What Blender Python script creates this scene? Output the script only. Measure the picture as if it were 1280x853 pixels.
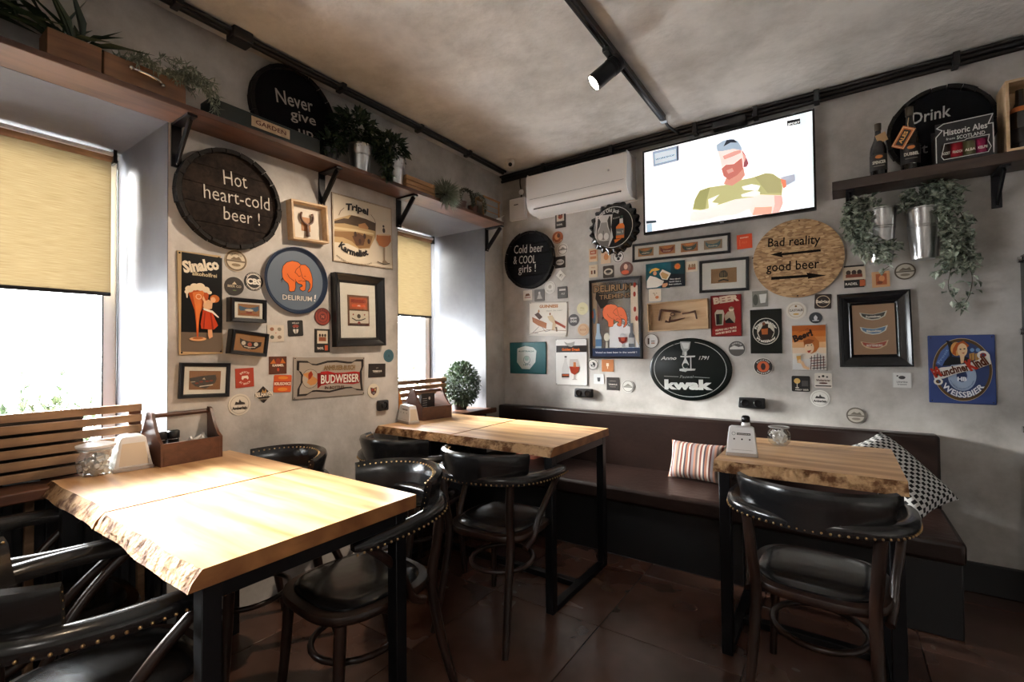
import bpy, math, random
from mathutils import Vector, Matrix, Euler
from mathutils.geometry import tessellate_polygon
for o in list(bpy.data.objects): bpy.data.objects.remove(o)
SC=bpy.context.scene; COL=SC.collection
EXPO=0.14; SKY=42.0; SUN=70.0; SAZ=12; SEL=22; SANG=26; TVE=.83; SP1=110; SP2=20; SPA=66; FILL=24
PI=math.pi; R=math.radians
# ---------------------------------------------------------------- camera
FPX=590.0786
YAW,PIT,ROL=0.604784194,0.0180040471,-0.0100440121
CAM=Vector((2.3782,-3.3182,1.2502))
f_=Vector((-math.sin(YAW)*math.cos(PIT),math.cos(YAW)*math.cos(PIT),math.sin(PIT)))
r0=Vector((math.cos(YAW),math.sin(YAW),0)); u0=r0.cross(f_)
r_=r0*math.cos(ROL)+u0*math.sin(ROL); u_=-r0*math.sin(ROL)+u0*math.cos(ROL)
cd=bpy.data.cameras.new('camera'); cam=bpy.data.objects.new('camera',cd); COL.objects.link(cam)
cd.sensor_width=36; cd.sensor_fit='HORIZONTAL'; cd.lens=FPX/1280*36; cd.clip_start=.02
cam.matrix_world=Matrix(((r_.x,u_.x,-f_.x,CAM.x),(r_.y,u_.y,-f_.y,CAM.y),(r_.z,u_.z,-f_.z,CAM.z),(0,0,0,1)))
SC.camera=cam
# ---------------------------------------------------------------- view, sky, light
vs=SC.view_settings; vs.view_transform='Standard'; vs.look='None'; vs.gamma=1; vs.use_curve_mapping=False
vs.exposure=EXPO
wd=bpy.data.worlds.new('overcast_sky'); SC.world=wd; wd.use_nodes=True
bg=wd.node_tree.nodes['Background']; bg.inputs[0].default_value=(.93,.965,1,1); bg.inputs[1].default_value=SKY
def lamp(name,kind,loc,energy,color=(1,1,1),target=None,size=None,spot=None,blend=.5,parent=None):
    l=bpy.data.lights.new(name,kind); l.energy=energy; l.color=color
    o=bpy.data.objects.new(name,l); COL.objects.link(o); o.location=loc
    if target is not None: o.rotation_euler=(Vector(target)-Vector(loc)).to_track_quat('-Z','Y').to_euler()
    if kind=='SUN' and size: l.angle=size
    if kind=='SPOT':
        l.spot_size=spot; l.spot_blend=blend; l.shadow_soft_size=size or .03
    if kind=='AREA': l.size=size
    if parent: o.parent=parent
    return o
az,el=R(SAZ),R(SEL)
sd=Vector((math.cos(az)*math.cos(el),math.sin(az)*math.cos(el),-math.sin(el)))
lamp('low_sun','SUN',(-4,-4,3),SUN,(1,.97,.92),Vector((-4,-4,3))+sd,R(SANG))
def O(x,y,z): return Vector((x*.94,y*.94,(z+.06)*.94))     # survey coordinates -> metres
# sky portals in the two window openings
for yc,w in ((-3.55*.94,1.9*.94),(-.77*.94,1.0*.94)):
    p=lamp('window_portal','AREA',(-.66,yc,1.55),1,target=(5,yc,1.55),size=1.7)
    p.data.shape='RECTANGLE'; p.data.size=w; p.data.size_y=1.6; p.data.cycles.is_portal=True
# ---------------------------------------------------------------- pixel -> point on a known plane
def ray(px,py):
    return r_*((px-640)/FPX)+u_*(-(py-426.5)/FPX)+f_
def hit(px,py,ax,val):
    d=ray(px,py); return CAM+d*((val-CAM[ax])/d[ax])
# ---------------------------------------------------------------- materials
MATS={}
def mat(name,col=(.5,.5,.5),rough=.5,metal=0,noise=0,nscale=8,bump=0,bscale=40,col2=None,spec=.5,emit=None,estr=0,trans=0,coat=0,stretch=None,sheen=0,detail=6,ramp=(.3,.7),rough2=None,rand=False):
    if name in MATS: return MATS[name]
    m=bpy.data.materials.new(name); m.use_nodes=True; nt=m.node_tree; b=nt.nodes['Principled BSDF']
    b.inputs['Base Color'].default_value=(*col,1); b.inputs['Roughness'].default_value=rough; b.inputs['Metallic'].default_value=metal
    b.inputs['Specular IOR Level'].default_value=spec
    if coat: b.inputs['Coat Weight'].default_value=coat; b.inputs['Coat Roughness'].default_value=.12
    if trans: b.inputs['Transmission Weight'].default_value=trans
    if sheen: b.inputs['Sheen Weight'].default_value=sheen
    if emit: b.inputs['Emission Color'].default_value=(*emit,1); b.inputs['Emission Strength'].default_value=estr
    if col2 is not None or bump:
        tc=nt.nodes.new('ShaderNodeTexCoord'); mp=nt.nodes.new('ShaderNodeMapping')
        nt.links.new(tc.outputs['Object'],mp.inputs[0])
        if stretch: mp.inputs['Scale'].default_value=stretch
        if rand:
            oi=nt.nodes.new('ShaderNodeObjectInfo'); vm=nt.nodes.new('ShaderNodeVectorMath'); vm.operation='SCALE'; vm.inputs[0].default_value=(37,53,19); nt.links.new(oi.outputs['Random'],vm.inputs['Scale']); nt.links.new(vm.outputs[0],mp.inputs['Location'])
    if col2 is not None:
        n=nt.nodes.new('ShaderNodeTexNoise'); n.inputs['Scale'].default_value=nscale; n.inputs['Detail'].default_value=detail; n.inputs['Roughness'].default_value=.65
        nt.links.new(mp.outputs[0],n.inputs[0])
        cr=nt.nodes.new('ShaderNodeValToRGB'); cr.color_ramp.elements[0].position=ramp[0]; cr.color_ramp.elements[1].position=ramp[1]
        cr.color_ramp.elements[0].color=(*col,1); cr.color_ramp.elements[1].color=(*col2,1)
        nt.links.new(n.outputs[0],cr.inputs[0]); nt.links.new(cr.outputs[0],b.inputs['Base Color'])
        if rough2 is not None:
            mr=nt.nodes.new('ShaderNodeMapRange'); mr.inputs[1].default_value=ramp[0]; mr.inputs[2].default_value=ramp[1]
            mr.inputs[3].default_value=rough; mr.inputs[4].default_value=rough2
            nt.links.new(n.outputs[0],mr.inputs[0]); nt.links.new(mr.outputs[0],b.inputs['Roughness'])
    if bump:
        n2=nt.nodes.new('ShaderNodeTexNoise'); n2.inputs['Scale'].default_value=bscale; n2.inputs['Detail'].default_value=5
        nt.links.new(mp.outputs[0],n2.inputs[0])
        bp=nt.nodes.new('ShaderNodeBump'); bp.inputs['Strength'].default_value=bump; bp.inputs['Distance'].default_value=.01
        nt.links.new(n2.outputs[0],bp.inputs['Height']); nt.links.new(bp.outputs[0],b.inputs['Normal'])
    MATS[name]=m; return m
def wood(name,c1,c2,rough=.45,scale=3,stretch=(1,12,12),bump=.15,coat=0,dist=2.5,spec=.5):
    if name in MATS: return MATS[name]
    m=bpy.data.materials.new(name); m.use_nodes=True; nt=m.node_tree; b=nt.nodes['Principled BSDF']
    b.inputs['Roughness'].default_value=rough; b.inputs['Specular IOR Level'].default_value=spec
    if coat: b.inputs['Coat Weight'].default_value=coat; b.inputs['Coat Roughness'].default_value=.33
    tc=nt.nodes.new('ShaderNodeTexCoord'); mp=nt.nodes.new('ShaderNodeMapping'); mp.inputs['Scale'].default_value=stretch
    nt.links.new(tc.outputs['Object'],mp.inputs[0])
    n=nt.nodes.new('ShaderNodeTexNoise'); n.inputs['Scale'].default_value=scale; n.inputs['Detail'].default_value=8; n.inputs['Distortion'].default_value=dist*.3
    nt.links.new(mp.outputs[0],n.inputs[0])
    w=nt.nodes.new('ShaderNodeTexWave'); w.wave_type='BANDS'; w.bands_direction='Y'; w.inputs['Scale'].default_value=scale*.35; w.inputs['Distortion'].default_value=dist*3; w.inputs['Detail'].default_value=4; w.inputs['Detail Scale'].default_value=1.2
    mp2=nt.nodes.new('ShaderNodeMapping'); mp2.inputs['Scale'].default_value=tuple(1+(s-1)*.35 for s in stretch); nt.links.new(tc.outputs['Object'],mp2.inputs[0]); nt.links.new(mp2.outputs[0],w.inputs[0])
    mx=nt.nodes.new('ShaderNodeMix'); mx.data_type='FLOAT'; mx.inputs[0].default_value=.22
    nt.links.new(n.outputs[0],mx.inputs[2]); nt.links.new(w.outputs[1],mx.inputs[3])
    cr=nt.nodes.new('ShaderNodeValToRGB'); cr.color_ramp.elements[0].position=.28; cr.color_ramp.elements[1].position=.68
    cr.color_ramp.elements[0].color=(*c1,1); cr.color_ramp.elements[1].color=(*c2,1)
    nt.links.new(mx.outputs[0],cr.inputs[0]); nt.links.new(cr.outputs[0],b.inputs['Base Color'])
    bp=nt.nodes.new('ShaderNodeBump'); bp.inputs['Strength'].default_value=bump; bp.inputs['Distance'].default_value=.004
    nt.links.new(mx.outputs[0],bp.inputs['Height']); nt.links.new(bp.outputs[0],b.inputs['Normal'])
    MATS[name]=m; return m
def vcol(name,rough=.5,emit=0,spec=.5,coat=0):
    if name in MATS: return MATS[name]
    m=bpy.data.materials.new(name); m.use_nodes=True; nt=m.node_tree; b=nt.nodes['Principled BSDF']; b.inputs['Roughness'].default_value=rough
    b.inputs['Specular IOR Level'].default_value=spec
    if coat: b.inputs['Coat Weight'].default_value=coat; b.inputs['Coat Roughness'].default_value=.08
    a=nt.nodes.new('ShaderNodeVertexColor'); a.layer_name='Col'
    nt.links.new(a.outputs[0],b.inputs['Base Color'])
    if emit: nt.links.new(a.outputs[0],b.inputs['Emission Color']); b.inputs['Emission Strength'].default_value=emit; b.inputs['Base Color'].default_value=(0,0,0,1)
    MATS[name]=m; return m
def lin(c):
    if isinstance(c,str):
        c=c.lstrip('#'); c=tuple(int(c[i:i+2],16)/255 for i in (0,2,4))
    return tuple((v/12.92 if v<=.04045 else ((v+.055)/1.055)**2.4) for v in c)
def M(name): return MATS[name]
mat('plaster',(.36,.335,.305),.7,spec=.3,col2=(.59,.565,.535),nscale=2.6,bump=.35,bscale=11,detail=14,ramp=(.34,.60),rough2=.55)
mat('ceiling_plaster',(.50,.485,.46),.85,spec=.3,col2=(.76,.745,.72),nscale=2.2,bump=.8,bscale=16,detail=14,ramp=(.34,.60))
mat('reveal_paint',(.085,.085,.095),.5,spec=.25,col2=(.12,.12,.13),nscale=3,bump=.02)
mat('floor_tile',(.036,.015,.010),.22,col2=(.125,.062,.043),nscale=2.2,bump=.05,bscale=14,detail=3,rough2=.30,ramp=(.25,.8),rand=True)
mat('grout',(.02,.013,.01),.8)
mat('black_metal',(.012,.012,.014),.38,metal=.6)
mat('black_plastic',(.012,.012,.013),.4)
mat('black_gloss',(.01,.01,.011),.15)
mat('black_paint_wood',(.010,.009,.009),.6,col2=(.020,.017,.016),nscale=6,bump=.3,bscale=25,stretch=(1,1,6),spec=.15)
mat('black_frame',(.009,.009,.011),.28)
mat('white_plastic',(.82,.81,.80),.35)
mat('white_frame',(.80,.80,.80),.35)
mat('cream_plastic',(.66,.60,.53),.45)
mat('chrome',(.7,.7,.7),.18,metal=1)
mat('brass',(.55,.36,.17),.3,metal=1)
mat('black_leather',(.008,.008,.009),.24,col2=(.014,.013,.013),nscale=6,bump=.12,bscale=18,coat=.3)
mat('bench_leather',(.010,.0045,.0032),.33,spec=.45,col2=(.021,.0095,.007),nscale=4,bump=.22,bscale=30)
mat('bentwood',(.014,.007,.005),.30,col2=(.040,.017,.010),nscale=5,bump=.05,stretch=(4,4,1),ramp=(.4,.75))
mat('galvanised',(.55,.55,.55),.28,metal=1,col2=(.72,.72,.72),nscale=14,bump=.05)
wood('oak',(.50,.235,.085),(.82,.52,.255),.42,2.6,(1,9,9),.12,coat=.45)
wood('oak_edge',(.20,.07,.02),(.42,.18,.055),.5,5,(3,2,3),.3)
mat('bark_edge',(.11,.045,.016),.8,spec=.2,col2=(.46,.28,.145),nscale=15,bump=1,bscale=45,detail=10,ramp=(.42,.56))
wood('light_wood',(.46,.30,.16),(.64,.46,.28),.5,4,(1,8,8))
wood('box_wood',(.32,.15,.055),(.50,.27,.11),.55,4,(10,1,10))
wood('walnut',(.055,.021,.012),(.14,.055,.028),.4,4,(6,1,8))
wood('slat_wood',(.17,.09,.045),(.36,.21,.11),.5,4,(8,1,8))
wood('shelf_wood',(.055,.024,.014),(.115,.052,.031),.45,3,(8,1,8))
wood('shelf_dark',(.03,.018,.013),(.06,.035,.025),.5,3,(1,8,8))
wood('planter_wood',(.13,.055,.022),(.24,.11,.045),.55,4,(8,1,10))
wood('plank_dark',(.010,.007,.006),(.034,.023,.018),.75,5,(8,1,8),.4,spec=.12)
mat('board_black',(.004,.004,.005),.85,spec=.1,col2=(.008,.008,.009),nscale=4)
mat('leaf_dark',(.012,.028,.014),.45,col2=(.03,.055,.025),nscale=30)
mat('leaf_mid',(.05,.075,.05),.4,col2=(.42,.47,.38),nscale=34,ramp=(.40,.56))
mat('leaf_bush',(.02,.04,.02),.45,col2=(.14,.20,.10),nscale=38,ramp=(.42,.66))
mat('leaf_pale',(.12,.15,.11),.5,col2=(.32,.36,.28),nscale=60)
mat('leaf_bright',(.03,.055,.018),.5,col2=(.08,.12,.05),nscale=50)
mat('stem',(.05,.04,.02),.7)
mat('soil',(.02,.013,.01),.9)
mat('sugar',(.85,.82,.78),.6)
mat('paper_white',(.82,.80,.77),.6)
vcol('print',.55); vcol('tin_print',.3,spec=.35); vcol('chalk',.9,spec=.1); vcol('screen_print',.6,emit=TVE)
g=mat('glass',(1,1,1),.03,trans=1); 
def thin_glass(name,tint=(1,1,1),refl=.08):
    m=bpy.data.materials.new(name); m.use_nodes=True; nt=m.node_tree
    for n in list(nt.nodes): nt.nodes.remove(n)
    o=nt.nodes.new('ShaderNodeOutputMaterial'); t=nt.nodes.new('ShaderNodeBsdfTransparent'); t.inputs[0].default_value=(*tint,1)
    gl=nt.nodes.new('ShaderNodeBsdfGlossy'); gl.inputs['Roughness'].default_value=.03; lw=nt.nodes.new('ShaderNodeLayerWeight'); lw.inputs[0].default_value=.5; pw=nt.nodes.new('ShaderNodeMath'); pw.operation='POWER'; pw.inputs[1].default_value=4.5; nt.links.new(lw.outputs['Facing'],pw.inputs[0]); fr=nt.nodes.new('ShaderNodeMath'); fr.operation='MULTIPLY_ADD'; fr.inputs[1].default_value=.7; fr.inputs[2].default_value=.035; nt.links.new(pw.outputs[0],fr.inputs[0])
    mx=nt.nodes.new('ShaderNodeMixShader'); nt.links.new(fr.outputs[0],mx.inputs[0]); nt.links.new(t.outputs[0],mx.inputs[1]); nt.links.new(gl.outputs[0],mx.inputs[2]); nt.links.new(mx.outputs[0],o.inputs[0])
    MATS[name]=m; return m
thin_glass('pane_glass',(.97,.98,.98))
def blind_mat():
    m=bpy.data.materials.new('blind_fabric'); m.use_nodes=True; nt=m.node_tree
    for n in list(nt.nodes): nt.nodes.remove(n)
    o=nt.nodes.new('ShaderNodeOutputMaterial'); tr=nt.nodes.new('ShaderNodeBsdfTranslucent'); df=nt.nodes.new('ShaderNodeBsdfDiffuse'); mx=nt.nodes.new('ShaderNodeMixShader')
    tc=nt.nodes.new('ShaderNodeTexCoord'); mp=nt.nodes.new('ShaderNodeMapping'); mp.inputs['Scale'].default_value=(1,6,160); nt.links.new(tc.outputs['Object'],mp.inputs[0])
    n=nt.nodes.new('ShaderNodeTexNoise'); n.inputs['Scale'].default_value=2; n.inputs['Detail'].default_value=4; nt.links.new(mp.outputs[0],n.inputs[0])
    cr=nt.nodes.new('ShaderNodeValToRGB'); cr.color_ramp.elements[0].position=.25; cr.color_ramp.elements[1].position=.75
    cr.color_ramp.elements[0].color=(BL[0]*.7,BL[1]*.66,BL[2]*.6,1); cr.color_ramp.elements[1].color=(*BL,1)
    nt.links.new(n.outputs[0],cr.inputs[0]); nt.links.new(cr.outputs[0],tr.inputs[0]); nt.links.new(cr.outputs[0],df.inputs[0]); mx.inputs[0].default_value=.45
    nt.links.new(df.outputs[0],mx.inputs[1]); nt.links.new(tr.outputs[0],mx.inputs[2]); nt.links.new(mx.outputs[0],o.inputs[0]); MATS['blind_fabric']=m
BL=(.33,.285,.205)
blind_mat()
# OSB chip board
def osb():
    m=bpy.data.materials.new('chipboard'); m.use_nodes=True; nt=m.node_tree; b=nt.nodes['Principled BSDF']; b.inputs['Roughness'].default_value=.6
    tc=nt.nodes.new('ShaderNodeTexCoord'); v=nt.nodes.new('ShaderNodeTexVoronoi'); v.inputs['Scale'].default_value=75; v.inputs['Randomness'].default_value=1
    mp=nt.nodes.new('ShaderNodeMapping'); mp.inputs['Scale'].default_value=(.55,1,1.5); mp.inputs['Rotation'].default_value=(0,.5,0)
    nt.links.new(tc.outputs['Object'],mp.inputs[0]); nt.links.new(mp.outputs[0],v.inputs[0])
    cr=nt.nodes.new('ShaderNodeValToRGB'); e=cr.color_ramp.elements; e[0].position=0; e[0].color=(.17,.085,.035,1); e[1].position=1; e[1].color=(.62,.42,.22,1)
    k=cr.color_ramp.elements.new(.45); k.color=(.38,.22,.10,1)
    nt.links.new(v.outputs['Color'],cr.inputs[0]); nt.links.new(cr.outputs[0],b.inputs['Base Color']); MATS['chipboard']=m
osb()
def fabric(name,kind):
    m=bpy.data.materials.new(name); m.use_nodes=True; nt=m.node_tree; b=nt.nodes['Principled BSDF']; b.inputs['Roughness'].default_value=.85
    tc=nt.nodes.new('ShaderNodeTexCoord'); sp=nt.nodes.new('ShaderNodeSeparateXYZ'); nt.links.new(tc.outputs['Object'],sp.inputs[0])
    def math_(op,a,b_=None):
        n=nt.nodes.new('ShaderNodeMath'); n.operation=op
        for i,v in enumerate((a,b_)):
            if v is None: continue
            if isinstance(v,(int,float)): n.inputs[i].default_value=v
            else: nt.links.new(v,n.inputs[i])
        return n.outputs[0]
    cr=nt.nodes.new('ShaderNodeValToRGB'); cr.color_ramp.interpolation='CONSTANT'
    if kind=='stripe':
        t=math_('FRACT',math_('MULTIPLY',sp.outputs[0],8.5)); cs=[(0,'#54443e'),(.1,'#97897f'),(.2,'#642c20'),(.3,'#a1958b'),(.4,'#2f2b34'),(.48,'#835441'),(.6,'#a69a8f'),(.68,'#4c221b'),(.78,'#6f6667'),(.9,'#8f6350')]
    else:
        u=math_('MULTIPLY',sp.outputs[0],34); v=math_('MULTIPLY',sp.outputs[1],42)
        row=math_('FLOOR',v); u2=math_('ADD',u,math_('MULTIPLY',row,.5))
        a=math_('GREATER_THAN',math_('FRACT',u2),.46); c=math_('GREATER_THAN',math_('FRACT',v),.22)
        t=math_('MULTIPLY',math_('MULTIPLY',a,c),.9); cs=[(0,'#dcdcda'),(.5,'#121214')]
    e=cr.color_ramp.elements
    e[0].position=cs[0][0]; e[0].color=(*lin(cs[0][1]),1); e[1].position=cs[1][0]; e[1].color=(*lin(cs[1][1]),1)
    for p,c in cs[2:]:
        k=e.new(p); k.color=(*lin(c),1)
    nt.links.new(t,cr.inputs[0]); nt.links.new(cr.outputs[0],b.inputs['Base Color']); MATS[name]=m
fabric('stripe_fabric','stripe'); fabric('check_fabric','check')
# ---------------------------------------------------------------- mesh helpers
class MB:
    def __init__(s): s.v=[]; s.f=[]; s.c=[]; s.col=None; s.T=Matrix.Identity(4)
    def add(s,vs,fs,col=None):
        n=len(s.v); s.v+= [tuple(s.T@Vector(v)) for v in vs]; s.f+=[tuple(i+n for i in f) for f in fs]; s.c+=[col or s.col]*len(fs); return s
    def box(s,x0,x1,y0,y1,z0,z1,col=None):
        return s.add([(x0,y0,z0),(x1,y0,z0),(x1,y1,z0),(x0,y1,z0),(x0,y0,z1),(x1,y0,z1),(x1,y1,z1),(x0,y1,z1)],[(3,2,1,0),(4,5,6,7),(0,1,5,4),(1,2,6,5),(2,3,7,6),(3,0,4,7)],col)
    def bar(s,a,b,w,h,up=(0,0,1),col=None):
        a=Vector(a);b=Vector(b); d=(b-a).normalized(); sx=d.cross(Vector(up)); 
        if sx.length<1e-4: sx=d.cross(Vector((1,0,0)))
        sx.normalize(); uz=sx.cross(d); vs=[]
        for p in (a,b):
            for i,j in ((-1,-1),(1,-1),(1,1),(-1,1)): vs.append(p+sx*(i*w/2)+uz*(j*h/2))
        return s.add(vs,[(3,2,1,0),(4,5,6,7),(0,1,5,4),(1,2,6,5),(2,3,7,6),(3,0,4,7)],col)
    def tube(s,pts,r,n=8,closed=False,flat=1,col=None):
        pts=[Vector(p) for p in pts]; m=len(pts); rr=r if isinstance(r,(list,tuple)) else [r]*m
        vs=[];prev=None
        for i,p in enumerate(pts):
            t=(pts[(i+1)%m]-pts[i-1]) if closed else (pts[min(i+1,m-1)]-pts[max(i-1,0)])
            t.normalize()
            if prev is None:
                x=t.cross(Vector((0,0,1))); 
                if x.length<.05: x=t.cross(Vector((0,1,0)))
            else: x=prev-t*prev.dot(t)
            x.normalize(); prev=x.copy(); y=t.cross(x)
            for k in range(n):
                a=2*PI*k/n; vs.append(p+x*(math.cos(a)*rr[i])+y*(math.sin(a)*rr[i]*flat))
        fs=[]
        for i in range(m if closed else m-1):
            j=(i+1)%m
            for k in range(n): fs.append((i*n+k,i*n+(k+1)%n,j*n+(k+1)%n,j*n+k))
        if not closed: fs.append(tuple(range(n-1,-1,-1))); fs.append(tuple((m-1)*n+k for k in range(n)))
        return s.add(vs,fs,col)
    def lathe(s,prof,n=24,c=(0,0,0),axis='z',sq=None,col=None):
        vs=[]; fs=[]
        for r,z in prof:
            for k in range(n):
                a=2*PI*k/n; x,y=math.cos(a),math.sin(a); q=sq(a) if sq else 1
                p=(r*x*q,r*y*q,z)
                if axis=='y': p=(p[0],p[2],p[1])
                vs.append((p[0]+c[0],p[1]+c[1],p[2]+c[2]))
        for i in range(len(prof)-1):
            for k in range(n): fs.append((i*n+k,i*n+(k+1)%n,(i+1)*n+(k+1)%n,(i+1)*n+k))
        if prof[0][0]>1e-6: fs.append(tuple(range(n-1,-1,-1)))
        if prof[-1][0]>1e-6: fs.append(tuple((len(prof)-1)*n+k for k in range(n)))
        return s.add(vs,fs,col)
    def prism(s,poly,a,b,plane='xz',col=None):
        # polygon extruded between a and b along the remaining axis
        n=len(poly); mk={'xz':lambda p,t:(p[0],t,p[1]),'xy':lambda p,t:(p[0],p[1],t),'yz':lambda p,t:(t,p[0],p[1])}[plane]
        vs=[mk(p,a) for p in poly]+[mk(p,b) for p in poly]
        tri=tessellate_polygon([[Vector((p[0],p[1],0)) for p in poly]])
        fs=[tuple(t) for t in tri]+[tuple(i+n for i in reversed(t)) for t in tri]+[(i,(i+1)%n,(i+1)%n+n,i+n) for i in range(n)]
        return s.add(vs,fs,col)
    def sphere(s,c,r,n=8,m=5,sc=(1,1,1),col=None):
        return s.add(*sph(c,r,n,m,sc),col)
    def build(s,name,material,parent=None,smooth=False,bevel=0,loc=None,rot=None,kind=None,seg=2,solid=0):
        me=bpy.data.meshes.new(name); me.from_pydata(s.v,[],s.f)
        me.materials.append(MATS[material] if isinstance(material,str) else material)
        if any(c is not None for c in s.c):
            ca=me.color_attributes.new('Col','FLOAT_COLOR','CORNER'); dat=[]
            for f,c in zip(s.f,s.c): dat+= (list(c or (1,1,1))+[1])*len(f)
            ca.data.foreach_set('color',dat)
        if smooth: me.shade_smooth()
        me.update()
        o=bpy.data.objects.new(name,me); COL.objects.link(o)
        if parent: o.parent=parent
        if loc is not None: o.location=loc
        if rot is not None: o.rotation_euler=rot
        if bevel:
            b=o.modifiers.new('bevel','BEVEL'); b.width=bevel; b.segments=seg; b.limit_method='ANGLE'; b.angle_limit=R(40)
            if not smooth: 
                me.shade_smooth(); e=o.modifiers.new('wn','WEIGHTED_NORMAL') if False else None
                me.set_sharp_from_angle(angle=R(50))
        elif smooth: me.set_sharp_from_angle(angle=R(50))
        if kind: o['kind']=kind
        return o
def sph(c,r,n=8,m=5,sc=(1,1,1)):
    vs=[];fs=[]
    for i in range(m+1):
        t=PI*i/m
        for k in range(n): a=2*PI*k/n; vs.append((c[0]+r*sc[0]*math.sin(t)*math.cos(a),c[1]+r*sc[1]*math.sin(t)*math.sin(a),c[2]+r*sc[2]*math.cos(t)))
    for i in range(m):
        for k in range(n): fs.append((i*n+k,(i+1)*n+k,(i+1)*n+(k+1)%n,i*n+(k+1)%n))
    return vs,fs
def curve(pts,n=6):
    # Catmull-Rom through points
    P=[Vector(p) for p in pts]; P=[P[0]*2-P[1]]+P+[P[-1]*2-P[-2]]; out=[]
    for i in range(1,len(P)-2):
        for k in range(n):
            t=k/n; a,b,c,d=P[i-1],P[i],P[i+1],P[i+2]
            out.append(.5*((2*b)+(c-a)*t+(2*a-5*b+4*c-d)*t*t+(3*b-a-3*c+d)*t**3))
    out.append(P[-2]); return out
def tag(o,label=None,cat=None,group=None,kind=None):
    if label: o['label']=label
    if cat: o['category']=cat
    if group: o['group']=group
    if kind: o['kind']=kind
    return o
def thing(name,label,cat,loc=(0,0,0),rz=0,group=None):
    o=bpy.data.objects.new(name,None); COL.objects.link(o); o.empty_display_size=.05; o.location=loc; o.rotation_euler=(0,0,rz)
    return tag(o,label,cat,group)
def kids(o): return [c for c in bpy.data.objects if c.parent==o]
def dup(root,loc,rz,label,group=None):
    def cp(o,par):
        c=o.copy(); COL.objects.link(c); c.parent=par
        for k in kids_map.get(o.name,[]): cp(k,c)
        return c
    kids_map={}
    for c in bpy.data.objects:
        if c.parent: kids_map.setdefault(c.parent.name,[]).append(c)
    r=cp(root,None); r.location=loc; r.rotation_euler=(0,0,rz); r['label']=label
    if group: r['group']=group
    return r
def struct(name,mb,material,**k):
    o=mb.build(name,material,**k); o['kind']='structure'; return o
# ================================================================ room shell (survey numbers * .94)
s=.94
def Z(z): return (z+.06)*s
ZC=Z(2.86)      # ceiling
SOF=Z(2.337)    # window recess soffit = shelf underside
XR,YB_=5.2,-6.0 # far sides of the room behind the camera
SILL=Z(.765)
REC=-.62*s      # depth of recesses
W1a,W1b=-4.5*s,-2.65*s
W2a,W2b=-1.268*s,-.277*s
# floor with tiles
fl=struct('floor',MB().box(-.7,XR,YB_,.05,-.06,-.004),'grout')
random.seed(3)
# tile joints read from the photo: about .6 x .6 m tiles, square with the room
tw,tl=.585,.585; ox,oy=1.47-3*.585,-1.42*s-.585*9
cnt=0; tile_me=None
for i in range(-1,9):
    for j in range(0,12):
        x0=ox+i*tw; y0=oy+j*tl
        if x0>XR or y0>0.0 or x0+tw<-.1: continue
        x1=min(x0+tw-.003,XR); y1=min(y0+tl-.003,0.0)
        xa=max(x0,0.0)
        t=MB().box(xa-(xa+x1)/2,x1-(xa+x1)/2,y0-(y0+y1)/2,y1-(y0+y1)/2,-.006,0)
        o=t.build('floor_tile','floor_tile',fl,bevel=.0015,seg=1); o.location=((xa+x1)/2,(y0+y1)/2,random.uniform(-.0006,.0006))
struct('ceiling',MB().box(-.2,XR+.1,YB_-.1,.2,ZC,ZC+.1),'ceiling_plaster')
struct('wall_back',MB().box(-.74,XR+.1,0,.15,-.1,ZC),'plaster')
wl=MB()
wl.box(-.15,0,W1b+.003,W2a-.003,-.1,ZC); wl.box(-.15,0,W2b+.003,0,-.1,ZC)
wl.box(-.15,0,W1a-.003,W1b+.003,SOF+.003,ZC); wl.box(-.15,0,W2a-.003,W2b+.003,SOF+.003,ZC); wl.box(-.15,0,YB_,W1a-.003,-.1,ZC)
struct('wall_left',wl,'plaster')
struct('wall_right',MB().box(XR,XR+.1,YB_,0,-.1,ZC),'plaster')
struct('wall_front',MB().box(-.2,XR+.1,YB_-.1,YB_,-.1,ZC),'plaster')
# recess linings (each recess: soffit, two reveals, apron)
XW=REC-.06
for n,(a,b) in enumerate(((W1a,W1b),(W2a,W2b))):
    rv=MB(); rv.box(XW-.1,.0015,a,b,SOF,SOF+.0024)
    struct('trim_%d'%(n*3+1),rv,'reveal_paint')
    struct('trim_%d'%(n*3+2),MB().box(XW-.1,.0015,b,b+.0024,-.1,SOF),'reveal_paint')
    struct('trim_%d'%(n*3+3),MB().box(XW-.1,.0015,a-.0024,a,-.1,SOF),'reveal_paint')
struct('baseboard_back',MB().box(2.985*s,XR,-.02,0,0,Z(.1)-.0),'black_plastic',bevel=.004)
for a,b in ((W1a,W1b),(W2a,W2b)):
    struct('wall_reveal_core',MB().box(XW-.1,-.151,b+.003,b+.12,-.1,ZC).box(XW-.1,-.151,a-.12,a-.003,-.1,ZC).box(XW-.1,-.151,a-.12,b+.12,SOF+.004,SOF+.1),'plaster')
# apron walls under the windows
struct('wall_below_window',MB().box(XW-.1,XW+.02,W1a,W1b,-.1,SILL-.03).box(XW-.1,XW+.02,W2a,W2b,-.1,SILL-.03),'reveal_paint')
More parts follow.
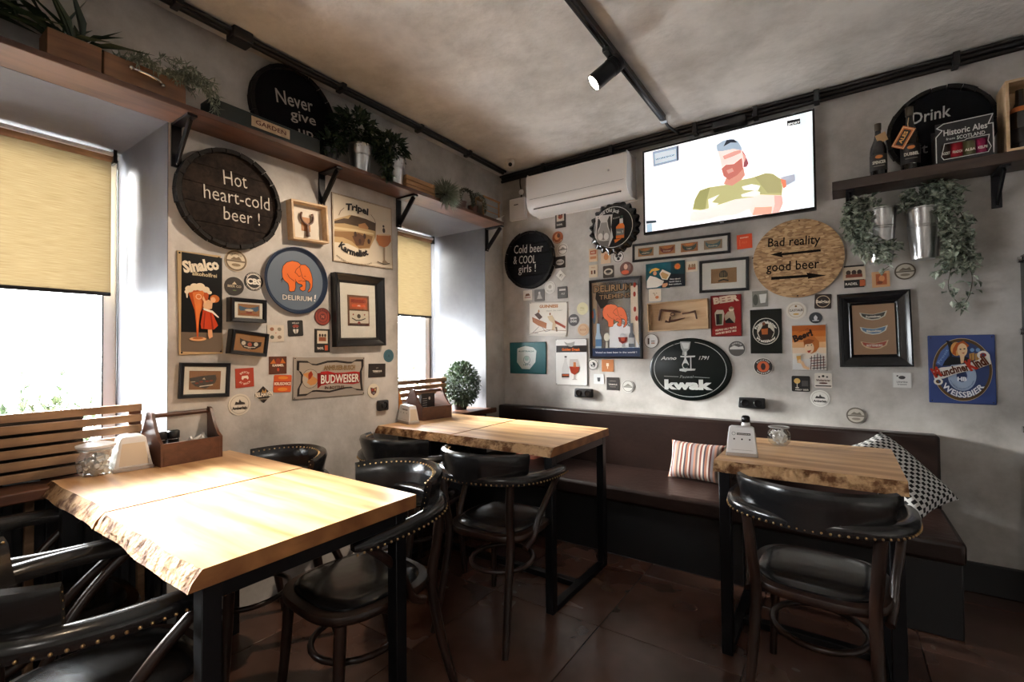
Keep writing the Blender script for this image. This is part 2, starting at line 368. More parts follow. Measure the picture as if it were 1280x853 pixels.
# windows
BZ=Z(1.588)   # blind bottom
def window(n,a,b,mulls,labels):
    x=XW
    w=MB(); t=.055
    w.box(x-.05,x+.01,a,b,SILL-.03,SILL+t-.03); w.box(x-.05,x+.01,a,b,SOF-t,SOF); w.box(x-.05,x+.01,a,a+t,SILL+t-.03,SOF-t); w.box(x-.05,x+.01,b-t,b,SILL+t-.03,SOF-t)
    for m_ in mulls: w.box(x-.05,x+.01,m_-.03,m_+.03,SILL+t-.03,SOF-t)
    o=struct('window_%d'%n,w,'white_frame',bevel=.004)
    ed=[a+t]+[q for m_ in mulls for q in (m_-.03,m_+.03)]+[b-t]
    for i in range(0,len(ed),2):
        MB().box(x-.024,x-.020,ed[i],ed[i+1],SILL+t-.03,SOF-t).build('pane','pane_glass',o)
        gk=MB(); gk.box(x+.010,x+.013,ed[i]-.003,ed[i]+.003,SILL+t-.03,SOF-t); gk.box(x+.010,x+.013,ed[i+1]-.003,ed[i+1]+.003,SILL+t-.03,SOF-t); gk.build('gasket','black_plastic',o)
window(1,W1a,W1b,[-3.62*s],None); window(2,W2a,W2b,[],None)
def blind(a,b,label,name='roller_blind'):
    r=thing(name,label,'blind',(REC+.03,(a+b)/2,SOF-.05),0,'roller blinds over the two windows'); h=(b-a)/2
    MB().box(-.0015,.0015,-h,h,BZ-SOF+.05,0).build('fabric','blind_fabric',r)
    MB().box(-.008,.008,-h,h,BZ-SOF+.05-.018,BZ-SOF+.05).build('bottom_bar','black_plastic',r,bevel=.003)
    c=MB(); c.tube([(-.0,-h,.01),(-.0,h,.01)],.022,12); c.build('roller','slat_wood',r,smooth=True)
    MB().box(-.03,.035,h,h+.015,-.02,.045).build('bracket','black_plastic',r,bevel=.002)
    MB().box(.022,.034,-h,h,.012,.03).build('cassette','white_frame',r,bevel=.002)
    k=MB(); k.tube([(.02,h+.02,0),(.02,h+.022,-.6),(.02,h+.02,-1.15)],.0022,6); k.build('pull_cord','black_plastic',r)
blind(W1a+.03,W1b-.045,'yellowish roller blind half lowered over the large left window')
blind(W2a+.0,W2b-.06,'yellowish roller blind half lowered over the small window near the corner')
# window sills
def sill(a,b,label):
    o=MB().box(XW+.012,.055,a,b,SILL-.04,SILL).build('window_sill','walnut',None,bevel=.006); o['kind']='structure'; return o
sill(W1a,W1b-.002,''); 
sill(W2a,W2b-.002,''); MB
MB().box(.001,.055,W2b-.001,W2b+.075,SILL-.04,SILL).build('trim_7','walnut',None,bevel=.006)['kind']='structure'
# outside ground and low pale wall
struct('ground_outside',MB().box(-14,XW-.12,-14,10,-.5,-.35),mat('snowy_ground',(.6,.6,.6),.9,col2=(.7,.7,.7)))
# radiator screen of vertical slats under the left window
rs=thing('radiator_screen','dark vertical slat screen below the left window sill','radiator screen',(0,-3.0*s,0),0)
MB().box(-.05,-.035,(W1a)+3.0*s,(W1b-.004)+3.0*s,.03,SILL-.045).build('back_panel','black_plastic',rs)
y=W1b-.03
ks=0
while y>W1a+.1:
    m_= 'slat_wood' if ks%2==1 else 'black_plastic'
    MB().box(-.034,-.008,-.0125,.0125,.04,SILL-.05).build('slat',m_,rs,loc=(0,y+3.0*s,0),bevel=.002,seg=1); y-=.055; ks+=1
# slatted screens standing on the sills
def slat_screen(a,b,label,x=-.07,n=6,h=None):
    r=thing('slat_screen',label,'slat screen',(x,(a+b)/2,SILL),0,'wooden slat screens standing on the window sills')
    H=Z(1.048)-SILL; L=(b-a)/2; st=H/n
    for i in range(n):
        z0=.012+i*st*.985; MB().box(-.009,.009,-L,L,0,st*.69).build('slat','slat_wood',r,loc=(0,0,z0),bevel=.002,seg=1)
    k=max(2,int((b-a)/.62)+1)
    for i in range(k):
        yy=-L+.02+(2*L-.04)*i/(k-1); MB().box(-.03,-.0095,-.022,.022,0,H-.004).build('stile','walnut',r,loc=(0,yy,0),bevel=.002,seg=1)
    return r
ss=slat_screen(W1a+.02,-2.722*s,'long brown slat screen on the left window sill behind the big table')
yq=hit(105,540,0,-.09).y-(W1a+.02-2.722*s)/2
MB().box(-.036,-.031,-(-2.722*s-W1a-.02)/2,yq,.0,Z(1.03)-SILL).build('backing_board','black_paint_wood',ss)
slat_screen(W2a+.02,-.60*s,'short brown slat screen on the small window sill behind the wooden caddy',x=-.16)
# ================================================================ shelves and brackets
def shelf(name,x0,x1,y0,y1,z0,t,label,m='shelf_wood'):
    o=MB().box(x0,x1,y0,y1,-t/2,t/2).build(name,m,None,bevel=.003,loc=(0,0,z0+t/2)); return tag(o,label,'shelf')
ST=.024
shelf('wall_shelf',.001,.195*s,W1a,-.262*s+.01,SOF,ST,'long wooden shelf above the windows on the left wall')
SHT=SOF+ST
RSZ=Z(2.232)
def bracket(loc,rz,label,h=.19,d=.17):
    # local: x out of wall, z up; origin at top against wall
    r=thing('shelf_bracket',label,'bracket',loc,rz,'black metal shelf brackets')
    MB().box(.001,.012,-.019,.019,-h,0).build('wall_plate','black_metal',r,bevel=.001,seg=1)
    MB().box(.001,d,-.019,.019,-.011,-.0005).build('arm','black_metal',r,bevel=.001,seg=1)
    MB().bar((.012,0,-h+.02),(d-.02,0,-.014),.034,.010,up=(0,1,0)).build('brace','black_metal',r,bevel=.001,seg=1)
    MB().sphere((.014,0,-h+.014),.006).build('screw','chrome',r,smooth=True)
def bya(px,py): return hit(px,py,0,.02).y
for (px,py),lb in (((222,180),'black shelf bracket beside the left window above the round Hot heart-cold beer sign'),((404,232),'black shelf bracket above the small boxed bottle opener'),((500,260),'black shelf bracket right of the cream Tripel poster'),((610,300),'black shelf bracket in the corner right of the small window')):
    bracket((0,bya(px,py),SOF),0,lb)
# ================================================================ bench
b=thing('bench','long dark brown leather wall bench under the sign wall','bench',(0,0,0))
bx0,bx1=.004,2.985*s
SEAT=Z(.385)
MB().box(bx0,bx1,-.655*s,-.06,SEAT-.10,SEAT).build('seat','bench_leather',b,bevel=.022,seg=3)
MB().box(bx0+.01,bx1-.012,-.635*s,-.05,.0,SEAT-.09).build('base','black_plastic',b,bevel=.006)
MB().box(bx0,2.975*s,-.10,-.002,SEAT-.02,Z(.777)).build('backrest','bench_leather',b,bevel=.016,seg=3)
# ================================================================ tables
def slab(parent,x0,x1,y0,y1,zt,live=('n',),th=.042,seed=0,lw=.035):
    """ live edge on the -y side ('f') and/or +y side ('b'); straight cuts elsewhere """
    rnd=random.Random(seed); N=48
    ph=[rnd.uniform(0,6.28) for _ in range(8)]
    def jit(x,k,a): return a*(math.sin(x*5+ph[k])*.6+math.sin(x*13+ph[k+1])*.3+math.sin(x*29+ph[k+2])*.12+rnd.uniform(-.04,.04))
    xs=[x0+(x1-x0)*i/N for i in range(N+1)]
    ft=[];fm=[];fb=[];bt=[];bb=[]
    for x in xs:
        if 'f' in live:
            a=jit(x,0,.012); c=jit(x,3,.012); ft.append(y0+lw*.9+a); fm.append(y0+lw*.35+(a+c)/2+rnd.uniform(-.003,.003)); fb.append(y0+c)
        else: ft.append(y0); fm.append(y0); fb.append(y0)
        if 'b' in live:
            a=jit(x,1,.01); bt.append(y1-.012+a); bb.append(y1+a)
        else: bt.append(y1); bb.append(y1)
    mb=MB(); V=[];n=N+1
    V+=[(x,y,zt) for x,y in zip(xs,ft)]+[(x,y,zt) for x,y in zip(xs,bt)]+[(x,y,zt-th) for x,y in zip(xs,bb)]+[(x,y,zt-th) for x,y in zip(xs,fb)]+[(x,y,zt-th*.5) for x,y in zip(xs,fm)]
    F=[];G=[]
    for i in range(N):
        F.append((i,i+1,n+i+1,n+i)); F.append((n+i,n+i+1,2*n+i+1,2*n+i)); F.append((2*n+i,2*n+i+1,3*n+i+1,3*n+i))
        if 'f' not in live: F.append((3*n+i,3*n+i+1,4*n+i+1,4*n+i)); F.append((4*n+i,4*n+i+1,i+1,i))
    for e in (0,N):
        q=(e,n+e,2*n+e,3*n+e,4*n+e); F.append(q if e else tuple(reversed(q)))
    mb.add(V,F); o=mb.build('slab','oak',parent,bevel=0)
    # end-grain side faces get the darker edge material
    o.data.materials.append(MATS['oak_edge'])
    for p in o.data.polygons:
        if abs(p.normal.z)<.6: p.material_index=1
    if 'f' in live:
        mb=MB(); RN=5; V=[];F=[]
        for r in range(RN+1):
            t=r/RN
            for i,x in enumerate(xs):
                if t<.5: yy=ft[i]+(fm[i]-ft[i])*t*2
                else: yy=fm[i]+(fb[i]-fm[i])*(t-.5)*2
                w=rnd.uniform(-.0018,.0018) if 0<r<RN else 0
                V.append((x,yy+w,zt-th*t+w*.5))
        for r in range(RN):
            for i in range(N): F.append((r*n+i,r*n+n+i,r*n+n+i+1,r*n+i+1))
        mb.add(V,F).build('bark_edge','bark_edge',o)
    return o
TT=Z(.7785)
def hoop(parent,x,y0,y1,zt,w=.042,st=True):
    MB().box(x-w/2,x+w/2,y0,y0+w,0,zt).build('leg','black_metal',parent,bevel=.002,seg=1)
    MB().box(x-w/2,x+w/2,y1-w,y1,0,zt).build('leg','black_metal',parent,bevel=.002,seg=1)
    MB().box(x-w/2,x+w/2,y0+w,y1-w,0.001,w*.7).build('foot_rail','black_metal',parent,bevel=.002,seg=1)
    MB().box(x-w/2,x+w/2,y0+w,y1-w,zt-w,zt-.001).build('top_rail','black_metal',parent,bevel=.002,seg=1)
def table(name,label,x0,x1,y0,y1,slabs,legsx,seed,live='f'):
    fx=lambda q:2.53-(2.53-q)*.9637
    x0,x1=fx(x0),fx(x1); y0,y1=-3.53+(y0+3.53)*.9637,-3.53+(y1+3.53)*.9637; slabs=[(fx(a),fx(b)) for a,b in slabs]; legsx=[fx(a) for a in legsx]
    cx,cy=(x0+x1)/2*s,(y0+y1)/2*s
    r=thing(name,label,'table',(cx,cy,0)); th=.042
    for i,(a,b_) in enumerate(slabs):
        slab(r,a*s-cx,b_*s-cx,y0*s-cy,y1*s-cy,TT-(.002*(i%2)),live,th,seed+i)
    for lx in legsx: hoop(r,lx*s-cx,(y0+.035)*s-cy,(y1-.03)*s-cy,TT-th-.001)
    a,b_=legsx[0]*s-cx,legsx[-1]*s-cx
    MB().box(a+.021,b_-.021,-.021,.021,0.001,.03).build('floor_stretcher','black_metal',r,bevel=.002,seg=1)
    MB().box(a+.021,b_-.021,-.021,.021,TT-th-.04,TT-th-.002).build('top_stretcher','black_metal',r,bevel=.002,seg=1)
    return r
table('dining_table','large live edge wooden table with two slabs by the left window',-.088,1.285,-3.055,-2.338,((-.088,.576),(.581,1.285)),(.06,1.245),11)
table('dining_table','live edge wooden table with two slabs by the small window near the corner',-.06,1.305,-1.425,-.665,((-.06,.592),(.597,1.305)),(.15,1.27),21,('f','b'))
table('dining_table','square live edge wooden table of one slab in front of the bench at right',2.055,2.735,-1.265,-.55,((2.055,2.735),),(2.095,2.70),31)
# ================================================================ chairs
def build_chair(label):
    r=thing('armchair',label,'chair',(0,0,0),0,'black leather bentwood armchairs at the tables')
    sq=lambda a:(1/(abs(math.cos(a))**3.2+abs(math.sin(a))**3.2)**(1/3.2))
    SH=.458
    MB().lathe([(.0,SH-.035),(.205,SH-.035),(.218,SH-.028),(.222,SH-.014),(.217,SH-.002),(.205,SH),(.17,SH)],40,sq=sq).build('seat_frame','bentwood',r,smooth=True)
    MB().lathe([(.187,SH-.004),(.188,SH+.006),(.178,SH+.014),(.14,SH+.019),(.07,SH+.021),(.0,SH+.021)],40,sq=sq).build('seat_pad','black_leather',r,smooth=True)
    for sx in (-1,1):
        MB().tube(curve([(sx*.165,.165,SH-.03),(sx*.17,.175,.25),(sx*.185,.195,0)]),[.019]*4+[.018]*3+[.016]*3+[.014]*3,10).build('leg','bentwood',r,smooth=True)
        p=curve([(sx*.195,-.285,0),(sx*.178,-.235,.20),(sx*.170,-.195,.42),(sx*.178,-.215,.56),(sx*.188,-.222,.692)])
        MB().tube(p,[.015+.004*min(1,i/10) for i in range(len(p))],10).build('leg','bentwood',r,smooth=True)
        p=curve([(sx*.205,-.13,.395),(sx*.216,-.07,.43),(sx*.224,-.035,.50),(sx*.238,.02,.575),(sx*.248,.08,.635),(sx*.250,.125,.672)])
        MB().tube(p,.0145,10).build('arm_support','bentwood',r,smooth=True)
        p=curve([(sx*.19,-.215,.16),(sx*.225,-.15,.30),(sx*.222,-.10,.40)])
    k=[(.150*math.cos(2*PI*i/24),.150*math.sin(2*PI*i/24)*1.05,.265) for i in range(24)]
    MB().tube(k,.011,8,closed=True).build('ring_stretcher','bentwood',r,smooth=True)
    # horseshoe padded band
    def hs(t):  # t -1..1 right front to left front
        key=[(.293,.165,.672),(.305,.05,.678),(.292,-.08,.683),(.235,-.205,.688),(.12,-.272,.690),(0,-.288,.690)]
        return key
    half=[(.250,.175,.688),(.266,.06,.696),(.258,-.08,.703),(.212,-.195,.710),(.115,-.258,.714),(0,-.274,.714)]
    full=half+[(-x,y,z) for x,y,z in reversed(half[:-1])]
    pts=curve(full,6)
    mb=MB(); V=[];F=[];n=12;m_=len(pts)
    for i,p in enumerate(pts):
        t=(pts[min(i+1,m_-1)]-pts[max(i-1,0)]).normalized(); x=t.cross(Vector((0,0,1))).normalized()
        e=min(i,m_-1-i); sc=1 if e>2 else (.55+.15*e)
        for k2 in range(n):
            a=2*PI*k2/n; q=p+x*(math.cos(a)*.030*sc)+Vector((0,0,math.sin(a)*.024*sc)); 
            if math.sin(a)<-.3: q.z=p.z-.020*sc
            V.append(q)
    for i in range(m_-1):
        for k2 in range(n): F.append((i*n+k2,i*n+(k2+1)%n,(i+1)*n+(k2+1)%n,(i+1)*n+k2))
    F+=[tuple(range(n-1,-1,-1)),tuple((m_-1)*n+k2 for k2 in range(n))]
    MB().add(V,F).build('armrest','black_leather',r,smooth=True)
    # curved backrest pad
    V=[];F=[]; A0=64; NS=22; prof=[(-.020,.694),(-.020,.73),(-.018,.77),(-.020,.808),(-.004,.826),(.014,.820),(.022,.804),(.020,.76),(.024,.72),(.027,.692)]
    npf=len(prof)
    for i in range(NS+1):
        u=-1+2*i/NS; ang=u*R(A0); ed=1-max(0,abs(u)-.86)/.14*.35
        cx_,cy_=math.sin(ang)*.232,-math.cos(ang)*.279
        nx,ny=math.sin(ang),-math.cos(ang)
        for (d,z) in prof:
            zz=.694+(z-.694)*(1-.10*u*u); lean=.024*((z-.694)/.12)
            dd=(-d*ed if False else d*ed)+lean
            V.append((cx_+nx*dd,cy_+ny*dd,zz))
    for i in range(NS):
        for k2 in range(npf): F.append((i*npf+k2,i*npf+(k2+1)%npf,(i+1)*npf+(k2+1)%npf,(i+1)*npf+k2))
    F+=[tuple(range(npf)),tuple(NS*npf+k2 for k2 in reversed(range(npf)))]
    MB().add(V,F).build('backrest','black_leather',r,smooth=True)
    st=MB()
    L=[(pts[i]-pts[i-1]).length for i in range(1,m_)]
    tot=sum(L); q=0;i=0;acc=0;step=.021;pos=step/2
    while pos<tot:
        while acc+L[i]<pos: acc+=L[i]; i+=1
        t=(pts[i+1]-pts[i]).normalized(); x=t.cross(Vector((0,0,1))).normalized(); p=pts[i]+(pts[i+1]-pts[i])*((pos-acc)/L[i])
        e=-x if x.dot(Vector((p.x,p.y+.05,0)))<0 else x
        st.sphere(tuple(p+e*.029+Vector((0,0,-.014))),.0042,6,4); pos+=step
    for i in range(27):
        u=-.96+1.92*i/26; ang=u*R(A0); lean=.028; d=.020+lean
        for dd,z in ((-.021+lean,.812),):
            st.sphere((math.sin(ang)*(.232+dd),-math.cos(ang)*(.279+dd),.694+(z-.694)*(1-.10*u*u)),.004,6,4)
    for sx in (-1,1):
        for j in range(5):
            z=.715+j*.019; ang=sx*R(A0)*.99; lean=.024*((z-.694)/.12)
            st.sphere((math.sin(ang)*(.232+lean),-math.cos(ang)*(.279+lean),z),.0042,6,4)
    o=st.build('nail_studs','brass',r,smooth=True,kind='stuff')
    return r
ch=build_chair('black leather armchair at the right-hand table, its curved back to the camera')
ch.location=(2.45*s,-1.40*s,0); ch.rotation_euler=(0,0,R(-3))
ch.scale=(.96,1,.985)
dup(ch,(1.04*s,-2.40*s,0),R(176),'black leather armchair on the far side of the big table, beside the black table leg')
dup(ch,(.38*s,-2.47*s,0),R(184),'black leather armchair on the far side of the big table, next to the wall')
dup(ch,(1.11*s,-1.58*s,0),R(4),'black leather armchair at the near side of the corner table, closest to the bench')
dup(ch,(.48*s,-1.56*s,0),R(0),'black leather armchair at the near side of the corner table, closest to the wall')
dup(ch,(.94*s,-3.115*s,0),R(2),'black leather armchair at the lower left corner, nearest to the camera')
dup(ch,(.37*s,-3.12*s,0),R(-2),'black leather armchair at the left edge, under the left window')
# ================================================================ ceiling fixtures, cables, wall machines
def Ps(*a): return O(*a)
tr=thing('light_track','black light track along the ceiling','light track',(1.58*s,-2.2*s,ZC-.012))
MB().box(-.018,.018,-(2.6*s),(2.2-.33)*s,-.034,.0).build('rail','black_metal',tr,bevel=.002,seg=1)
MB().box(-.006,.006,-(2.6*s),(2.2-.36)*s,-.0355,-.0342).build('slot','black_gloss',tr)
MB().box(-.02,.02,(2.2-.33)*s,(2.2-.29)*s,-.036,.0).build('end_cap','chrome',tr,bevel=.002,seg=1)
for yy in (-1.6,-.2,1.2): MB().box(-.012,.012,yy-.02,yy+.02,0,.011).build('ceiling_clip','black_metal',tr)
cb=MB().tube(curve([(0,(2.2-.30)*s,-.02),(.004,(2.2-.22)*s,-.03),(.02,(2.2-.14)*s,-.034),(.03,(2.2-.07)*s,-.03)],8),.009,8); cb.build('feed_cable','black_plastic',tr,smooth=True)
def spotlight(loc,aim,label,energy,color,ang=60):
    r=thing('spotlight',label,'spotlight',loc)
    MB().box(-.017,.017,-.05,.05,-.022,0).build('adaptor','black_plastic',r,bevel=.003)
    MB().tube(curve([(0,.0,-.02),(-.012,-.0,-.05),(-.006,0,-.085)]),.006,8).build('stem','black_metal',r,smooth=True)
    d=(Vector(aim)-Vector(loc)).normalized(); q=d.to_track_quat('-Z','Y')
    body=MB(); body.T=Matrix.Translation((0,0,-.085))@q.to_matrix().to_4x4()
    body.lathe([(.0,.065),(.036,.065),(.041,.060),(.042,-.105),(.039,-.107),(.038,-.098),(.0,-.098)],28)
    for z in (.04,.03,.02,.01): body.lathe([(.0405,z),(.0435,z-.001),(.0435,z-.004),(.0405,z-.005)],28)
    body.build('housing','black_metal',r,smooth=True)
    l=MB(); l.T=body.T; l.lathe([(0,-.0988),(.0375,-.0988),(.0375,-.101),(0,-.101)],24); l.build('lens',mat('lamp_glow',(1,1,1),emit=(1,.9,.75),estr=9),r)
    lamp('spot_beam','SPOT',Vector((0,0,-.085))+d*.112,energy,color,Vector((0,0,-.085))+d*1,size=.028,spot=R(ang),blend=.55,parent=r)
    return r
spotlight((1.58*s,-1.24*s,ZC-.047),O(.0,-2.35,1.15),'black cylinder spotlight hanging from the ceiling track, lit',SP1,(1,.80,.60),SPA)
spotlight((1.58*s,-3.3*s,ZC-.047),O(1.2,-3.6,.3),'added black cylinder spotlight on the track, unseen above the camera, lit',SP2,(1,.76,.52),60)  # second spotlight is out of view, added for extra interior light
# fill panel added to brighten the room, unseen behind the camera
pl=thing('fill_panel','added square white fill light panel on the ceiling, unseen behind the camera','lamp',(3.2,-4.9,ZC-.001))
MB().box(-.42,.42,-.42,.42,-.03,0).build('frame','white_plastic',pl,bevel=.004)
MB().box(-.39,.39,-.39,.39,-.032,-.0305).build('diffuser',mat('fill_panel_glow',(1,1,1),emit=(1,.95,.88),estr=3),pl)
lamp('fill_light','AREA',(0,0,-.045),FILL,(1,.94,.86),(0,0,-1),size=.78,parent=pl)
# trunking
tk=thing('cable_trunking','bundle of black cables running along the top of the sign wall','cables',(0,-.03,ZC-.03))
for dy,dz,rr in ((0,.008,.019),(-.004,-.022,.013),(-.034,.016,.010)):
    pts=[(x,dy+math.sin(x*3+dz*90)*.003,dz+math.sin(x*2.3+dy*50)*.003) for x in [.02+i*.16 for i in range(33)]]
    MB().tube(pts,rr,8).build('cable','black_plastic',tk,smooth=True)
for x in (.45,1.03,1.62,1.98,2.3,2.9,3.45): MB().box(x-.014,x+.014,-.048,.024,-.040,.029).build('cable_clip','black_plastic',tk,bevel=.004)
MB().box(1.73,1.93,-.05,.02,-.05,-.005).build('junction_box','black_plastic',tk,bevel=.006)
tk=thing('cable_trunking','black cables on the ceiling along the left wall','cables',(.105,-1.6,ZC-.018))
for dx,rr in ((0,.018),(.028,.010)):
    pts=[(dx+math.sin(y*2.1)*.006-.0,y,math.sin(y*3)*.002) for y in [-1.6+i*.18 for i in range(18)]]
    MB().tube(pts,rr,8).build('cable','black_plastic',tk,smooth=True)
MB().box(-.03,.045,-2.392*s+1.6-.04,-2.392*s+1.6+.05,-.04,.016).build('junction_box','black_plastic',tk,bevel=.006)
for y in (-.9,-.1,.5,1.0): MB().box(-.024,.044,y-.015,y+.015,-.022,.017).build('cable_clip','black_plastic',tk,bevel=.004)
# dome camera
dc=thing('security_camera','small white dome camera in the ceiling corner','camera',(.29*s,-.29*s,ZC-.001))
MB().lathe([(0,0),(.034,0),(.036,-.012),(.034,-.03),(.028,-.045),(.0,-.055)],20).build('dome','white_plastic',dc,smooth=True)
lw=MB(); dd=(CAM-dc.location).normalized(); lw.sphere(tuple(Vector((0,0,-.03))+dd*.024),.016,12,8); lw.build('lens','black_gloss',dc,smooth=True)
# router
rt=thing('router_box','small white wall box in the corner above the round chalk lid','box',((.098+.277)/2*s,0,Z(2.43)))
MB().box(-.085*s,.085*s,-.04,-.001,0,.185).build('case','white_plastic',rt,bevel=.008)
MB().box(-.03,.012,-.0408,-.040,.125,.132).build('logo_bar','black_plastic',rt)
MB().tube(curve([(.03,-.02,.185),(.035,-.02,.23),(.02,-.018,.30),(.022,-.02,ZC-Z(2.43)-.05)]),.005,6).build('cable','black_plastic',rt,smooth=True)
MB().sphere((.033,-.02,.232),.024,12,8,(1,.6,1)).build('cable_plug','white_plastic',rt,smooth=True)
# air conditioner
ax0,ax1=.40*s,1.27*s; aw=ax1-ax0; ah=.315*s
ac=thing('air_conditioner','white wall air conditioner beside the television','air conditioner',((ax0+ax1)/2,0,Z(2.415)))
prof=[(-.002,0),(-.10,0.0),(-.145,.012),(-.178,.045),(-.19,.09),(-.192,ah-.02),(-.18,ah),(-.002,ah)]
MB().prism(prof,-aw/2,aw/2,'yz').build('body','white_plastic',ac,bevel=.008,seg=3)
sl=MB(); sl.T=Matrix.Translation((0,-.162,.034))@Matrix.Rotation(R(-48),4,'X'); sl.box(-aw/2+.05,aw/2-.05,-.004,.004,-.020,.020)
sl.build('air_slot','black_plastic',ac)
sl=MB(); sl.T=Matrix.Translation((0,-.163,.026))@Matrix.Rotation(R(-30),4,'X'); sl.box(-aw/2+.052,aw/2-.052,-.010,-.006,-.016,.006); sl.build('louvre','white_plastic',ac,bevel=.001,seg=1)
MB().box(-aw/2+.02,aw/2-.02,-.1935,-.1925,.10,.1015).build('panel_seam','black_plastic',ac)
MB().box(aw/2-.14,aw/2-.125,-.1935,-.192,.18,.195).build('badge','chrome',ac,bevel=.001,seg=1)
# television
TX0,TX1,TZ0,TZ1=1.352*s,2.435*s,Z(2.114),Z(2.741)
tv=thing('television','large flat television showing a bearded man in a green shirt','television',((TX0+TX1)/2,0,(TZ0+TZ1)/2))
w,h=(TX1-TX0)/2,(TZ1-TZ0)/2
MB().box(-w,w,-.0752,-.045,-h,h).build('casing','black_plastic',tv,bevel=.004)
fr=MB(); b_=.011
fr.box(-w,w,-.079,-.0752,-h,-h+b_*1.5).box(-w,w,-.079,-.0752,h-b_,h).box(-w,-w+b_,-.079,-.0752,-h+b_*1.5,h-b_).box(w-b_,w,-.079,-.0752,-h+b_*1.5,h-b_)
fr.build('bezel','black_gloss',tv)
MB().box(-.12,.12,-.045,-.001,-.1,.1).build('wall_mount','black_metal',tv)
TV=tv
# black cabinet at the right edge
cab=thing('black_cabinet','tall black cabinet with chrome hinges cut off by the right edge of the photo','cabinet',(3.312*s,0,0))
MB().box(0,.6,-.35,-.022,0,Z(1.73)).build('body','black_gloss',cab,bevel=.004)
for z in (1.35,.81,.36): MB().box(-.001,.6,-.352,-.023,Z(z),Z(z)+.008).build('joint_strip','black_plastic',cab)
for z in (1.705,1.335,.835,.43): 
    MB().lathe([(0,0),(.016,0),(.016,.012),(0,.014)],14,c=(0,0,0)).build('hinge','chrome',cab,loc=(-.002,-.05,Z(z)),rot=(0,-PI/2,0))
# sockets
def socket(wall,px,py,label,n=2):
    c=hit(px,py,0 if wall=='A' else 1,.02 if wall=='A' else -.02)
    r=thing('wall_socket',label,'socket',(0,c.y,c.z) if wall=='A' else (c.x,0,c.z),PI/2 if wall=='A' else 0)
    w=.038*n; MB().box(-w,w,-.032,-.001,-.033,.033).build('housing','black_plastic',r,bevel=.008)
    for i in range(n):
        x=(i-(n-1)/2)*.074; MB().lathe([(.0,-.031),(.021,-.031),(.023,-.036),(.020,-.038),(.018,-.033),(0,-.033)],18,axis='y').build('outlet','black_gloss',r,loc=(x,0,0),rot=(0,0,0))
    return r
socket('B',729.5,491.5,'black double wall socket under the small signs, left of the round oval sign')
socket('B',939.5,504,'black double wall socket in the middle of the sign wall, above the bench')
socket('A',479,507,'black single wall socket by the corner table',1)
# ================================================================ right hand shelf
shx0=2.517*s
shelf('wall_shelf',shx0,3.75*s,-.2*s,-.001,RSZ-.052,.052,'short thick dark shelf on the sign wall at upper right','shelf_dark')
RT=RSZ
def brB(px,py,label):
    c=hit(px,py,1,-.02); return bracket((c.x,0,RSZ-.052),-PI/2,label,h=.17)
brB(1062,240,'black shelf bracket at the left end of the right-hand shelf')
brB(1246,220,'black shelf bracket under the right-hand shelf, right of the hanging plants')
# ================================================================ print and lettering tools
GL={}
def glyph(c,b=0.0):
    k=(c,b)
    if k in GL: return GL[k]
    def conv(txt):
        cu=bpy.data.curves.new('t','FONT'); cu.body=txt; cu.offset=b; cu.resolution_u=2
        o=bpy.data.objects.new('t',cu); COL.objects.link(o)
        dg=bpy.context.evaluated_depsgraph_get(); me=bpy.data.meshes.new_from_object(o.evaluated_get(dg))
        v=[(q.co.x,q.co.y) for q in me.vertices]; f=[tuple(p.vertices) for p in me.polygons]
        bpy.data.objects.remove(o); bpy.data.curves.remove(cu); bpy.data.meshes.remove(me); return v,f
    if c==' ': GL[k]=([],[],.3); return GL[k]
    v,f=conv(c); v2,_=conv(c+'I'); vi,_=conv('I')
    GL[k]=(v,f,max(p[0] for p in v2)-max(p[0] for p in vi)); return GL[k]
CAPH=.729
def twidth(t,b=0): return sum(glyph(c,b)[2] for c in t)
